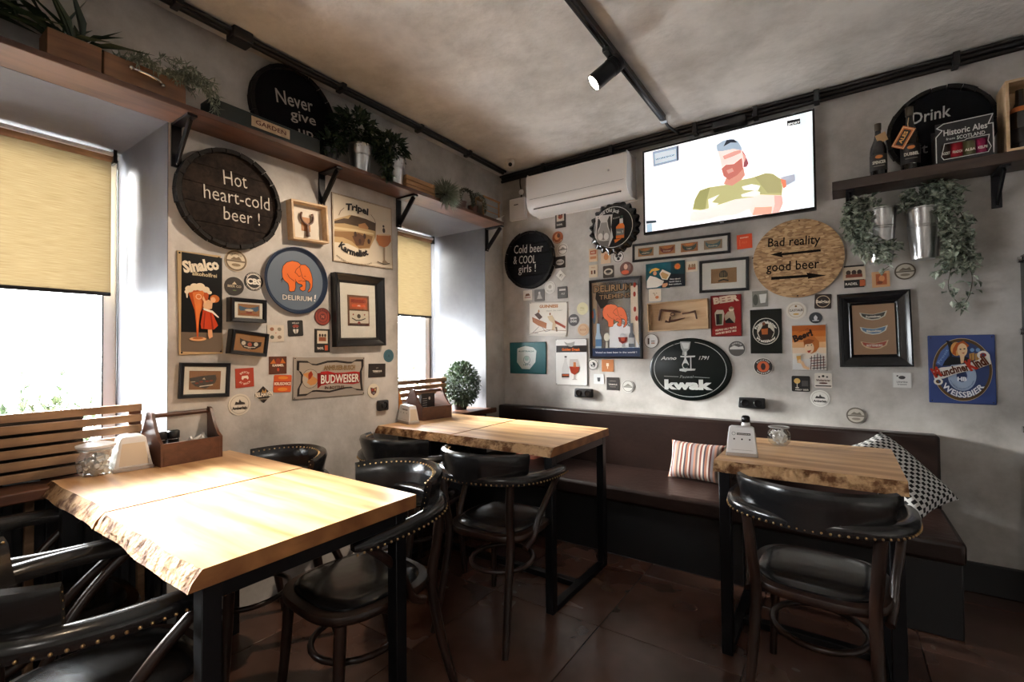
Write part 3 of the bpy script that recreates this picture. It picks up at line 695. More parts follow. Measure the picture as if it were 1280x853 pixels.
class Art:
    """flat print stacked in thin layers in the local frame of a sign: x right, z up, -y out"""
    def __init__(s,depth): s.mb=MB(); s.d=depth; s.k=1
    def y(s,l): return -(s.d+.0003*l)
    def poly(s,pts,col,l=None):
        l=s.nl(l); 
        tri=tessellate_polygon([[Vector((p[0],p[1],0)) for p in pts]])
        s.mb.add([(p[0],s.y(l),p[1]) for p in pts],[tuple(t) for t in tri],lin(col)); return s
    def nl(s,l):
        if l is None: s.k+=1; return s.k
        return l
    def rect(s,x0,x1,z0,z1,col,l=None): return s.poly([(x0,z0),(x1,z0),(x1,z1),(x0,z1)],col,l)
    def ell(s,cx,cz,rx,rz,col,l=None,n=28,rot=0,a0=0,a1=360):
        P=[]; c,q=math.cos(rot),math.sin(rot)
        full=abs(a1-a0)>=360
        for i in range(n if full else n+1):
            a=R(a0+(a1-a0)*i/n); x,z=rx*math.cos(a),rz*math.sin(a); P.append((cx+x*c-z*q,cz+x*q+z*c))
        return s.poly(P,col,l)
    def ring(s,cx,cz,r0,r1,col,l=None,n=36,asp=1,a0=0,a1=360):
        l=s.nl(l); V=[];F=[]
        for i in range(n+1):
            a=R(a0+(a1-a0)*i/n); V+=[(cx+r0*math.cos(a)*asp,s.y(l),cz+r0*math.sin(a)),(cx+r1*math.cos(a)*asp,s.y(l),cz+r1*math.sin(a))]
        for i in range(n): F.append((2*i,2*i+1,2*i+3,2*i+2))
        s.mb.add(V,F,lin(col)); return s
    def line(s,pts,w,col,l=None,closed=False):
        l=s.nl(l); n=len(pts); V=[];F=[]
        L=list(range(n))+([0] if closed else [])
        for a,b in zip(L,L[1:]):
            p,q=Vector(pts[a]),Vector(pts[b]); d=q-p
            if d.length<1e-6: continue
            d.normalize(); nn=Vector((-d.y,d.x))*w/2; e=d*w*.35; k=len(V)
            for v in (p-nn-e,q-nn+e,q+nn+e,p+nn-e): V.append((v.x,s.y(l),v.y))
            F.append((k,k+1,k+2,k+3))
        s.mb.add(V,F,lin(col)); return s
    def text(s,t,p0,p1,h,col,bold=0,slant=0,bulge=0,wave=0,l=None,hs=None):
        l=s.nl(l); W=twidth(t,bold); p0=Vector(p0);p1=Vector(p1); D=p1-p0; L=D.length; d=D/L; n=Vector((-d.y,d.x)); sx=L/W; sz=h/CAPH; x=0
        for ch in t:
            v,f,adv=glyph(ch,bold); V=[]
            for a,b in v:
                u=(x+a)/W; hh=sz*(1 if hs is None else hs[0]+(hs[1]-hs[0])*u)
                q=p0+d*((x+a)*sx+b*sz*slant)+n*(b*hh+bulge*4*u*(1-u)+wave*math.sin(u*2*PI))
                V.append((q.x,s.y(l),q.y))
            s.mb.add(V,f,lin(col)); x+=adv
        return s
    def ctext(s,t,cx,cz,h,col,bold=0,slant=0,sx=1,maxw=None,**k):
        w=twidth(t,bold)*h/CAPH*sx
        if maxw and w>maxw: w=maxw
        return s.text(t,(cx-w/2,cz-h/2),(cx+w/2,cz-h/2),h,col,bold,slant,**k)
    def arc(s,t,cx,cz,r,a0,a1,h,col,bold=0,bottom=False,l=None,asp=1):
        l=s.nl(l); W=twidth(t,bold); x=0; sz=h/CAPH
        for ch in t:
            v,f,adv=glyph(ch,bold); V=[]
            for a,b in v:
                u=(x+a)/W; an=R(a0+(a1-a0)*u); rr=(r-b*sz) if bottom else (r+b*sz)
                V.append((cx+rr*math.cos(an)*asp,s.y(l),cz+rr*math.sin(an)))
            s.mb.add(V,f,lin(col)); x+=adv
        return s
    def build(s,parent,m='print',name='print'): return s.mb.build(name,m,parent)
ANG={'A':PI/2,'B':0}
class Sign:
    def __init__(s,name,label,cat,wall,px,py,depth,tilt=0,group=None,off=0):
        s.wall=wall; s.ax=0 if wall=='A' else 1; s.val=(depth+off)*(1 if wall=='A' else -1); s.d=depth
        c=hit(px,py,s.ax,s.val); loc=(off,c.y,c.z) if wall=='A' else (c.x,-off,c.z)
        s.r=thing(name,label,cat,loc,0,group); s.r.rotation_euler=(0,-tilt,ANG[wall])
        s.c=c; s.t=tilt
    def L(s,px,py):
        p=hit(px,py,s.ax,s.val)-s.c; x=p.y if s.wall=='A' else p.x; z=p.z; c,q=math.cos(-s.t),math.sin(-s.t)
        return (x*c-z*q,x*q+z*c)
    def P(s,pts,z=None):
        """traced outline; z=(x0,y0,scale) when the points were read off an enlarged crop"""
        if z: pts=[(z[0]+a/z[2],z[1]+b/z[2]) for a,b in pts]
        return [s.L(a,b) for a,b in pts]
    def art(s,extra=0): return Art(s.d+extra)
def rect_sign(name,label,cat,wall,TL,TR,BL,depth,group=None,off=0,snap=1.2):
    ax=0 if wall=='A' else 1; val=(depth+off)*(1 if wall=='A' else -1)
    a,b,c=[hit(*p,ax,val) for p in (TL,TR,BL)]
    X=(lambda p:p.y) if wall=='A' else (lambda p:p.x)
    tilt=math.atan2(b.z-a.z,X(b)-X(a))
    if abs(tilt)<R(snap): tilt=0
    w=math.hypot(X(b)-X(a),b.z-a.z); h=(c-a).length
    m=(b+c)/2
    # centre back to a pixel
    v=m-CAM; px=640+FPX*v.dot(r_)/v.dot(f_); py=426.5-FPX*v.dot(u_)/v.dot(f_)
    S=Sign(name,label,cat,wall,px,py,depth,tilt,group,off); S.w=w/2; S.h=h/2; return S
def plate(S,col,m='tin_print',name='plate',bevel=.002,rim=None,thick=None):
    w,h=S.w,S.h
    MB().box(-w,w,-S.d,-.001 if thick is None else -S.d+thick,-h,h,lin(col)).build(name,m,S.r,bevel=bevel,seg=2)
def rim(S,col,w_=.006,lift=.003,m='tin_print',name='rim'):
    w,h=S.w,S.h; y0,y1=-S.d-lift,-S.d+.001; c=lin(col); b=MB()
    b.box(-w,w,y0,y1,-h,-h+w_,c).box(-w,w,y0,y1,h-w_,h,c).box(-w,-w+w_,y0,y1,-h+w_,h-w_,c).box(w-w_,w,y0,y1,-h+w_,h-w_,c)
    b.build(name,m,S.r,bevel=.0012,seg=1)
def screws(S,d=.012,r=.0035):
    for sx in (-1,1):
        for sz in (-1,1): MB().sphere((sx*(S.w-d),-S.d-.001,sz*(S.h-d)),r,8,5).build('screw','black_metal',S.r,smooth=True)
def frame(S,fw,col_mat='black_frame',lip=0,step=False,inner='#e6e2dc',mat_depth=.012,glassy=True):
    """mitred frame; front face at S.d; returns inner half sizes"""
    w,h=S.w,S.h
    prof=[(0,-.001),(0,-S.d*.8),(.15*fw,-S.d),(.8*fw,-S.d+.002),(fw,-S.d+.008),(fw,-mat_depth)] if not step else [(0,-.001),(0,-S.d),(.12*fw,-S.d-.004),(.3*fw,-S.d+.002),(.38*fw,-S.d+.006),(.75*fw,-S.d+.022),(.82*fw,-S.d+.020),(fw,-S.d+.032),(fw,-mat_depth)]
    for side in range(4):
        V=[];n=len(prof)
        for e in (0,1):
            for u,y in prof:
                if side==0: p=(-w+u if e==0 else w-u,y,h-u)
                elif side==1: p=(w-u,y,h-u if e==0 else -h+u)
                elif side==2: p=(w-u if e==0 else -w+u,y,-h+u)
                else: p=(-w+u,y,-h+u if e==0 else h-u)
                V.append(p)
        F=[(i,i+1,n+i+1,n+i) for i in range(n-1)]
        MB().add(V,F).build('frame_side',col_mat,S.r)
    iw,ih=w-fw,h-fw
    MB().box(-iw,iw,-mat_depth,-.001,-ih,ih,lin(inner)).build('mount_board','print',S.r)
    if glassy: MB().box(-iw,iw,-mat_depth-.0055,-mat_depth-.004,-ih,ih).build('glass','pane_glass',S.r)
    return iw,ih
# small coasters ------------------------------------------------------------
def draw(A,cmds,u):
    for c in cmds:
        k=c[0]; 
        if k=='d': A.ell(0,0,c[1]*u,c[1]*u,c[2],n=30)
        elif k=='r': A.ring(0,0,c[1]*u,c[2]*u,c[3])
        elif k=='b': A.rect(c[1]*u,c[2]*u,c[3]*u,c[4]*u,c[5])
        elif k=='t': A.ctext(c[1],c[2]*u,c[3]*u,c[4]*u,c[5],bold=c[6] if len(c)>6 else .01,maxw=c[7]*u if len(c)>7 else 1.7*u)
        elif k=='a': A.arc(c[1],0,0,c[2]*u,c[3],c[4],c[5]*u,c[6],.01)
        elif k=='u': A.arc(c[1],0,0,c[2]*u,c[3],c[4],c[5]*u,c[6],.01,bottom=True)
        elif k=='p': A.poly([(x*u,z*u) for x,z in c[1]],c[2])
        elif k=='e': A.ell(c[1]*u,c[2]*u,c[3]*u,c[4]*u,c[5],n=16)
        elif k=='l': A.line([(x*u,z*u) for x,z in c[1]],c[2]*u,c[3])
def coaster(wall,px,py,hy,label,col,cmds,shape='round',hx=None,tilt=0,edge=None,name='beer_coaster',th=.003):
    S=Sign(name,label,'coaster',wall,px,py,th,R(tilt))
    h=abs(S.L(px,py-hy)[1]-S.L(px,py+hy)[1])/2
    if shape=='round':
        MB().lathe([(0,-.0005),(h,-.0005),(h,-th),(0,-th)],32,axis='y',col=lin(edge or col)).build('board','print',S.r) ; u=h
    else:
        hx=hx or hy; w=abs(S.L(px+hx,py)[0]-S.L(px-hx,py)[0])/2
        r=min(w,h)*.16; P=[]
        for cx,cz,a in ((w-r,h-r,0),(-w+r,h-r,90),(-w+r,-h+r,180),(w-r,-h+r,270)):
            for i in range(4): t=R(a+i*30); P.append((cx+r*math.cos(t),cz+r*math.sin(t)))
        if shape=='sharp': P=[(w,h),(-w,h),(-w,-h),(w,-h)]
        MB().prism(P,-th,-.0005,'xz',col=lin(edge or col)).build('board','print',S.r); u=h; S.w=w
    A=S.art(); 
    if edge: 
        if shape=='round': A.ell(0,0,u*.95,u*.95,col)
        else: A.rect(-S.w*.92,S.w*.92,-h*.92,h*.92,col)
    draw(A,cmds,u); A.build(S.r); return S
# ================================================================ barrel lids
def barrel_lid(name,label,wall,px,py,R_,depth,planks,nrim,texts,lean=0,mplank='plank_dark',mrim='black_paint_wood',rimw=.10,center=None,chalk='#e6e2da',tilt=0,rot0=0):
    S=Sign(name,label,'sign',wall,px,py,depth,tilt)
    if center is not None: S.r.location=center; S.c=Vector(center)+ (Vector((depth,0,0)) if wall=='A' else Vector((0,-depth,0)))
    if lean: S.r.rotation_euler=(lean,-tilt,ANG[wall])
    ri=R_*(1-rimw*.85); y0=-depth*.55
    hs=[-ri+2*ri*i/planks for i in range(planks+1)]
    for i in range(planks):
        a,b=hs[i]+.0012,hs[i+1]-.0012; P=[]
        for k in range(9):
            z=a+(b-a)*k/8; P.append((math.sqrt(max(0,ri*ri-z*z))+.003,z))
        P=P+[(-x,z) for x,z in reversed(P)]
        dz=random.uniform(-.0012,.0012)
        MB().prism(P,y0+dz,-.004,'xz').build('plank',mplank,S.r)
    for i in range(nrim):
        a0=rot0+2*PI*i/nrim+.011; a1=rot0+2*PI*(i+1)/nrim-.011; P=[]
        ro=R_*random.uniform(.972,1.0); rr=ri*random.uniform(.985,1)
        for k in range(4): a=a0+(a1-a0)*k/3; P.append((ro*math.cos(a),ro*math.sin(a)))
        for k in range(3,-1,-1): a=a0+(a1-a0)*k/3; P.append((rr*math.cos(a),rr*math.sin(a)))
        MB().prism(P,-depth*random.uniform(.86,1.0),-.002,'xz').build('stave',mrim,S.r,bevel=.002,seg=1)
    A=Art(-y0+.0016); 
    for t in texts: t(A,S)
    A.mb.build('lettering','chalk',S.r)
    return S
def radius(wall,x0,y0,x1,y1,depth):
    ax=0 if wall=='A' else 1; v=depth*(1 if wall=='A' else -1); return (hit(x0,y0,ax,v)-hit(x1,y1,ax,v)).length/2
def tpx(t,a,b,h,col,**k):
    """text whose baseline end points and cap height (px) were read off the photo"""
    def f(A,S):
        p,q=S.L(*a),S.L(*b); m=((a[0]+b[0])/2,(a[1]+b[1])/2)
        hh=abs(S.L(*m)[1]-S.L(m[0],m[1]-h)[1]); A.text(t,p,q,hh,col,**k)
    return f
chk='#cfc8bd'
rA=radius('A',292,187,292,311,.05)
barrel_lid('barrel_lid_sign','round dark planked barrel lid chalked Hot heart-cold beer, on the left wall','A',292.5,249,rA,.05,5,22,[
  tpx('Hot',(281,229),(312,235),19,chk,bold=-.006),tpx('heart-cold',(256,246),(341,263),18,chk,bold=-.006),tpx('beer !',(281,273),(329,282),17,chk,bold=-.006)])
rB=radius('B',660,288,660,361,.05)
barrel_lid('barrel_lid_sign','round black barrel lid chalked Cold beer & COOL girls, near the room corner','B',660,324.5,rB,.045,5,20,[
  tpx('Cold beer',(640.5,317),(677,314),11,chk,bold=0),tpx('& COOL',(640,330),(668,328.5),10.5,chk,bold=0),tpx('girls !',(646.5,341),(669,339),10,chk,bold=0)],mplank='board_black')
# lids leaning on the shelves
def lean_center(wall,xoff_px,topz,R_,depth,ang):
    pass
c=hit(371,140,0,.04); Rn=.24
barrel_lid('barrel_lid_sign','round black chalkboard lid reading Never give up, leaning on the left shelf','A',366,140,Rn,.035,1,20,[
  tpx('Never',(346,126),(393,140),17,'#a39b92',bold=.008),tpx('give',(365,147),(397,157),13,'#a39b92',bold=.008),tpx('up',(374,168),(394,173),12,'#a39b92',bold=.008)],
  center=(.003,c.y,SHT+Rn+.002),mplank='board_black',lean=0)
c1=hit(1107,170,1,-.04); c2=hit(1252,150,1,-.04); Rd=(c2.x-c1.x)/2
barrel_lid('barrel_lid_sign','round black chalkboard lid reading Drink it, standing on the right-hand shelf','B',1180,165,Rd,.035,1,22,[
  tpx('Drink',(1139,155),(1188,144),15,'#b9b7b3',bold=.01,slant=.05),tpx('it',(1148,192),(1160,190),13,'#6d6c6a',bold=.008)],
  center=((c1.x+c2.x)/2,-.003,RT+Rd+.002),mplank='board_black')
# chipboard disc
S=Sign('chipboard_disc_sign','round chipboard disc lettered Bad reality good beer with two arrows','sign','B',996,323,.018)
rr=radius('B',939,324,1053,320,.018)
MB().lathe([(0,-.002),(rr,-.002),(rr,-.018),(0,-.018)],56,axis='y').build('disc','chipboard',S.r)
A=S.art(); k='#1c1612'
for t in (tpx('Bad reality',(959,309),(1025,304.5),11.5,k,bold=.012),tpx('good beer',(958,340),(1024,335),12,k,bold=.012)): t(A,S)
A.poly(S.P([(963,318.5),(978,314.5),(977,316.8),(1026,311.5),(1026,314.6),(977.5,319.5),(979,322)]),k)
A.poly(S.P([(964,346.5),(1009,343.5),(1008,341),(1033,344.5),(1010,348.8),(1010,346.8),(964,350.2)]),k)
for p in ((999,276),(997,370),(941,323)): A.ell(*S.L(*p),.004,.004,k)
A.build(S.r,'chalk','lettering')
# ================================================================ big signs, left wall
# tall drink advert
S=rect_sign('tin_sign','tall black tin sign lettered Sinalco alkoholfrei with a girl and giant glass','sign','A',(223,313),(278,320),(222,444),.008)
plate(S,'#b99f78',bevel=.003); A=S.art(); z=(214,300,5.6875); w,h=S.w,S.h
A.poly(S.P([(74,85),(362,130),(362,800),(68,795)],z),'#0d0c0c'); A.poly(S.P([(70,655),(362,662),(362,800),(68,795)],z),'#6b5d50')
A.text('Sinalco',S.P([(92,230)],z)[0],S.P([(342,208)],z)[0],.05,'#e8ddc8',bold=.05,slant=.0)
A.text('alkoholfrei',S.P([(148,250)],z)[0],S.P([(325,270)],z)[0],.018,'#d8c7a2',bold=.02)
A.poly(S.P([(115,360),(165,345),(270,350),(262,420),(225,480),(205,520),(195,600),(192,690),(180,690),(176,600),(165,500),(140,430)],z),'#b8501c')
A.poly(S.P([(150,375),(235,360),(215,470),(195,560),(186,660),(178,560),(168,470)],z),'#dd7a3a')
for q in (((128,350),28),((165,335),30),((205,335),33),((245,355),26),((270,375),16),((108,370),15)): 
    x_,z_=S.P([q[0]],z)[0]; A.ell(x_,z_,q[1]/5.69*.0034,q[1]/5.69*.0030,'#e9d9bd')
A.poly(S.P([(100,370),(118,372),(114,412),(106,412)],z),'#e9d9bd')
A.ell(*S.P([(187,705)],z)[0],.034,.009,'#d9a271'); A.ell(*S.P([(187,700)],z)[0],.022,.005,'#a85f30')
A.poly(S.P([(222,500),(262,480),(290,520),(330,610),(300,638),(210,632),(205,600)],z),'#c2401c')
A.poly(S.P([(232,520),(240,515),(232,632),(222,632)],z),'#8f2a12'); A.poly(S.P([(272,520),(280,520),(300,634),(286,636)],z),'#8f2a12')
A.poly(S.P([(228,440),(262,425),(290,445),(285,490),(232,500),(222,470)],z),'#e0b48a'); A.ell(*S.P([(305,420)],z)[0],.020,.018,'#c26a2c'); A.ell(*S.P([(293,428)],z)[0],.011,.013,'#e8b68c')
A.poly(S.P([(222,485),(290,505),(335,550),(330,556),(285,520),(225,498)],z),'#efe6d8')
A.poly(S.P([(225,400),(245,445),(235,455),(215,420)],z),'#e8b68c'); A.poly(S.P([(255,638),(285,638),(290,690),(265,705),(258,680)],z),'#dba178')
A.ring(*S.P([(190,405)],z)[0],.009,.012,'#f2c9a0')
A.build(S.r,'tin_print'); screws(S,.010,.004)
# cream beer poster
S=rect_sign('tin_sign','square cream tin sign lettered Tripel Karmeliet with a stemmed glass','sign','A',(415.5,240),(490.5,261),(415,326.5),.007)
plate(S,'#5e452f',bevel=.002); A=S.art(); z=(405,235,7.75)
A.rect(-S.w+.003,S.w-.003,-S.h+.003,S.h-.003,'#cdbfa6'); A.rect(-S.w+.006,S.w-.006,-S.h+.006,S.h-.006,'#5e452f'); A.rect(-S.w+.008,S.w-.008,-S.h+.008,S.h-.008,'#d3c7b2')
A.poly(S.P([(98,305),(250,262),(330,275),(500,350),(500,470),(440,590),(330,590),(230,540),(100,525)],z),'#b79a6c')
A.poly(S.P([(98,320),(190,295),(235,300),(262,265),(330,280),(400,300),(500,345),(495,420),(330,375),(200,345),(98,345)],z),'#4c3a26')
A.poly(S.P([(330,355),(395,340),(430,385),(420,405),(335,385)],z),'#a9794a'); A.poly(S.P([(98,375),(300,400),(480,440),(480,455),(300,425),(98,400)],z),'#d2bd92')
A.poly(S.P([(98,420),(250,425),(320,430),(470,470),(440,580),(340,590),(270,520),(180,480),(98,470)],z),'#8a673e'); A.poly(S.P([(270,470),(330,440),(400,480),(380,560),(310,560)],z),'#5b3a22')
for q in ((345,520),(430,520),(300,450),(390,470)): A.ell(*S.P([q],z)[0],.010,.016,'#3e2716')
A.arc('Karmeliet',*S.P([(300,330)],z)[0],.205,233,296,.040,'#1a1310',bold=.045,bottom=True)
A.text('Tripel',S.P([(205,215)],z)[0],S.P([(425,268)],z)[0],.040,'#1a1310',bold=.045,bulge=.010,slant=.1)
A.line(S.P([(140,265),(155,225),(190,195)],z),.003,'#5a4632'); A.line(S.P([(450,262),(485,310),(495,350)],z),.003,'#5a4632')
A.arc('BREWED WITH THREE GRAINS',*S.P([(300,330)],z)[0],.262,238,296,.009,'#5a4632',bottom=True)
A.poly(S.P([(508,325),(628,330),(640,465),(645,520),(620,560),(575,582),(530,560),(500,510),(498,450)],z),'#d8c9b2')
A.poly(S.P([(503,455),(642,462),(643,520),(615,562),(575,580),(530,560),(500,505)],z),'#b06a32'); A.poly(S.P([(515,450),(630,455),(628,468),(515,462)],z),'#d9b48a')
A.poly(S.P([(568,580),(585,580),(583,700),(615,730),(560,735),(560,715),(572,700)],z),'#97836b'); A.line(S.P([(510,715),(570,742),(628,735)],z),.005,'#4c3f33')
A.ell(*S.P([(572,415)],z)[0],.011,.016,'#3b2a20'); A.ell(*S.P([(568,375)],z)[0],.008,.008,'#3b2a20')
A.build(S.r,'tin_print'); 
# elephant tray
ELE=[(250,330),(262,275),(300,235),(360,220),(420,232),(455,262),(500,262),(540,300),(565,360),(578,420),(575,500),(555,545),(530,560),(528,540),(548,510),(550,470),(535,440),(505,430),(505,480),(500,535),(475,545),(445,530),(440,505),(470,490),(460,475),(425,465),(400,440),(395,460),(398,505),(385,545),(345,552),(325,540),(325,500),(315,465),(275,430),(255,395)]
def elephant(A,f,u,body='#dd6c2a',line='#191310'):
    P=[f(x,y) for x,y in ELE]; A.poly(P,body); l=A.nl(None); A.line(P,u*.9,line,closed=True,l=l)
    for seg in ([(455,262),(440,280),(405,310),(390,345),(410,360),(432,388),(452,380)],[(440,285),(450,330),(470,400),(505,430)],[(310,360),(330,400),(385,440)],[(395,420),(400,440)],[(258,395),(240,430),(262,405),(246,450)],[(490,385),(505,388)],[(470,440),(500,436)],[(425,440),(460,432)]):
        A.line([f(x,y) for x,y in seg],u*.7,line,l=l)
S=Sign('round_tray','round blue tray with an orange elephant and the word DELIRIUM, on the left wall','tray','A',372.5,350.5,.022)
rr=radius('A',371,309,372,393,.02)*1.0
MB().lathe([(0,-.001),(rr*.9,-.001),(rr*.99,-.018),(rr,-.022),(rr*.975,-.023),(rr*.94,-.017),(rr*.885,-.006),(0,-.006)],56,axis='y',col=lin('#26334a')).build('tray_body','tin_print',S.r,smooth=True)
A=Art(.006); A.ell(0,0,rr*.875,rr*.875,'#63707f',n=48); z=(325,300,8.53)
f=lambda x,y:S.P([(x,y)],z)[0]; elephant(A,f,.0035)
A.text('DELIRIUM',f(252,632),f(575,655),.028,'#191310',bold=.05); A.text('DELIRIUM',f(252,632),f(575,655),.027,'#d8d4cc',bold=.015)
A.poly([f(a,b) for a,b in ((597,590),(614,583),(607,630),(596,630))],'#e9e6e0'); A.ell(*f(598,648),.004,.004,'#e9e6e0')
A.build(S.r,'tin_print')
# big black frame with label card
S=rect_sign('picture_frame','large stepped black frame with a small label on white card, left wall','picture frame','A',(419,340),(481,347.5),(421,434),.045)
iw,ih=frame(S,.052,step=True,inner='#d9d3c8'); A=Art(.0122); z=(410,335,8.125)
q=lambda x0,x1,a,b,c:A.rect(x0*iw,x1*iw,a*ih,b*ih,c)
q(-.62,.62,-.56,.58,'#6b4a34'); q(-.5,.5,.06,.5,'#a9512a'); q(-.38,.38,.14,.24,'#d1582b'); q(-.42,.42,.3,.42,'#8a2f18'); q(-.52,.56,-.46,.0,'#cfc4b2'); A.ell(0,-.2*ih,.013,.013,'#3a2d24')
A.line([(-.38*iw,-.28*ih),(-.15*iw,-.36*ih),(.15*iw,-.34*ih),(.36*iw,-.28*ih)],.006,'#2b2320'); A.ell(0,-.44*ih,.010,.008,'#8a2f28'); q(-.55,.55,-.55,-.5,'#3a201c')
for xx in (-.32,.32): A.ell(xx*iw,-.14*ih,.005,.005,'#8a2f28')
A.ctext('1970',0,.19*ih,.008,'#f0e8dc',bold=.02); A.build(S.r)
# landscape frame
S=rect_sign('picture_frame','small black frame with a brown landscape label, low on the left wall','picture frame','A',(226,453.5),(289,454.2),(224.5,499),.022,snap=.2)
iw,ih=frame(S,.018,inner='#dcd6cb'); A=Art(.0122); z=(215,440,8)
A.poly(S.P([(183,190),(500,193),(490,378),(177,382)],z),'#8a5f3b'); A.poly(S.P([(185,265),(320,240),(445,230),(455,270),(440,310),(345,370),(240,345),(195,305)],z),'#4a443c')
A.poly(S.P([(280,345),(420,325),(415,335),(285,352)],z),'#e6ddcc'); A.poly(S.P([(310,275),(330,258),(345,280)],z),'#cdb79b'); A.poly(S.P([(195,300),(240,296),(240,303),(195,306)],z),'#cdb79b')
for q in ((360,295),(300,300),(400,290),(255,315)): A.ell(*S.P([q],z)[0],.008,.004,'#8a3a22')
A.build(S.r)
# boxed label frames
S=rect_sign('box_frame','small deep black frame holding a blue moustache label, under the elephant tray','picture frame','A',(288.5,371),(334,375),(289.5,402),.05,snap=.2)
iw,ih=frame(S,.020,inner='#dfd9ce',mat_depth=.040); A=Art(.0402)
A.rect(-iw*.78,iw*.78,-ih*.72,ih*.78,'#9a6a3e'); A.poly([(a*iw,b*ih) for a,b in ((-.7,.55),(-.4,.38),(0,.3),(.4,.42),(.7,.6),(.72,.1),(.5,-.15),(.2,.0),(0,.1),(-.3,-.05),(-.6,-.1),(-.72,.2))],'#3f5f7c')
A.ell(0,-.25*ih,.014,.010,'#7a3a28'); A.line([(-.6*iw,-.5*ih),(0,-.4*ih),(.6*iw,-.5*ih)],.004,'#a04a2c'); A.ell(0,.02*ih,.02,.006,'#c9bda8'); A.build(S.r)
S=rect_sign('box_frame','small deep black frame hung crooked with a dark smiling label','picture frame','A',(291,411),(337,417.5),(288.5,442),.05,snap=.2)
iw,ih=frame(S,.018,inner='#9c6e42',mat_depth=.040); A=Art(.0402)
A.poly([(a*iw,b*ih) for a,b in ((-.7,.5),(-.4,.3),(0,.2),(.5,.25),(.8,.3),(.78,-.2),(.4,-.65),(0,-.75),(-.4,-.6),(-.65,-.1))],'#231a17')
for xx,cc in ((-.42,'#cfc6b8'),(0,'#b3543a'),(.42,'#cfc6b8')): A.ell(xx*iw,(-.05-.1*(xx==0)+.0)*ih,.010,.010,cc)
A.line([(-.35*iw,-.42*ih),(0,-.5*ih),(.38*iw,-.42*ih)],.004,'#d8cfc0'); A.ctext('ALE',0,-.60*ih,.007,'#c9bda8'); A.build(S.r)
# wide red banner sign
S=rect_sign('tin_sign','wide pale tin sign lettered BUDWEISER on a red banner, low on the left wall','sign','A',(366.5,446.5),(455.5,446.5),(367,500),.007,snap=.1)
plate(S,'#9c9288'); A=S.art(); z=(360,440,8.53)
OUT=[(95,95),(205,97),(245,125),(300,130),(420,95),(520,90),(640,105),(690,105),(730,80),(805,80),(805,150),(785,210),(790,330),(800,415),(735,410),(690,385),(620,390),(520,415),(440,435),(300,425),(250,430),(190,470),(95,478),(100,400),(135,330),(140,250),(115,205),(92,195)]
A.poly(S.P(OUT,z),'#2a2422'); cx,cz=448,272
A.poly(S.P([(cx+(x-cx)*.93,cz+(y-cz)*.88) for x,y in OUT],z),'#a89c8e')
A.ring(*S.P([(237,287)],z)[0],.050,.052,'#5a4a3e',asp=.95); A.ell(*S.P([(237,287)],z)[0],.046,.049,'#b3a593')
A.poly(S.P([(160,235),(225,215),(250,205),(265,260),(320,300),(290,345),(240,360),(200,330),(215,290),(170,255)],z),'#c98a50'); A.poly(S.P([(215,235),(245,205),(265,240),(240,285),(215,300)],z),'#a03a22')
A.poly(S.P([(345,215),(420,205),(500,225),(600,222),(700,210),(762,215),(760,330),(690,345),(600,338),(500,335),(420,345),(350,360),(315,392),(310,375),(345,330)],z),'#a3201d')
A.poly(S.P([(310,230),(345,225),(350,352),(312,388)],z),'#7c1916')
A.text('BUDWEISER',S.P([(345,338)],z)[0],S.P([(755,318)],z)[0],.050,'#3a0f0d',bold=.05); A.text('BUDWEISER',S.P([(343,338)],z)[0],S.P([(752,316)],z)[0],.048,'#e6ddd0',bold=.025)
A.text('ANHEUSER-BUSCH',S.P([(380,195)],z)[0],S.P([(712,190)],z)[0],.028,'#8a6f4c',bold=.04); A.text('IN BOTTLES',S.P([(385,398)],z)[0],S.P([(595,388)],z)[0],.016,'#4a2d22',bold=.03)
A.build(S.r,'tin_print'); screws(S,.008,.003)
# boxed bottle opener
S=rect_sign('shadow_box','small pale wooden shadow box with a glass shaped opener, beside the round Hot heart-cold lid','box frame','A',(366,248.5),(411,258),(365,298),.055,snap=.1)
w,h=S.w,S.h; t=.011
for a in ((-w,w,-h,-h+t),(-w,w,h-t,h),(-w,-w+t,-h+t,h-t),(w-t,w,-h+t,h-t)): MB().box(a[0],a[1],-S.d,-.001,a[2],a[3]).build('side','light_wood',S.r,bevel=.001,seg=1)
MB().box(-w+t,w-t,-.008,-.001,-h+t,h-t,lin('#d2c9ba')).build('back_board','print',S.r)
A=Art(.008); A.rect(-.030,.024,-.045,.030,'#a87242'); A.build(S.r)
op=MB(); op.tube(curve([(-.030,-.02,.052),(-.036,-.02,.03),(-.028,-.02,.005),(0,-.02,-.01),(.028,-.02,.005),(.036,-.02,.03),(.030,-.02,.052)]),.006,8); op.tube([(0,-.02,-.008),(0,-.02,-.075)],[.006,.011],10); op.build('opener','walnut',S.r,smooth=True)
# ================================================================ left wall coasters
ck='#1f1a17'; cr='#d6cdbd'
#c
coaster('A',295,326,13.5,'round cream coaster with a brown rim drawing, just below the Hot lid','#cfc2a8',[('r',.80,.95,'#6e5c45'),('a','GRANADA',.55,140,40,.2,'#4a3c2e'),('b',-.9,.9,-.12,.02,'#6e5c45'),('p',[(-.5,.05),(-.2,.35),(0,.25),(.25,.4),(.5,.05)],'#7d6a50'),('e',0,-.4,.4,.14,'#8c795c')])
coaster('A',293,358,11.5,'round dark brown coaster with small cream lettering, left of the black and white one','#2a211b',[('t','BEER CO',0,.0,.26,'#c9b89a'),('p',[(-.25,.2),(0,.5),(.25,.2)],'#c9b89a'),('e',0,-.45,.2,.06,'#5a6b3a')])
coaster('A',317.3,352,11.5,'round black and white coaster lettered CBS under the Hot heart-cold lid','#1b1918',[('r',.72,.8,'#d8d2c6'),('t','CBS',0,0,.6,'#e2ddd2',.05),('a','BREWING',.80,150,30,.14,'#d8d2c6'),('u','COMPANY',.94,210,330,.14,'#d8d2c6')])
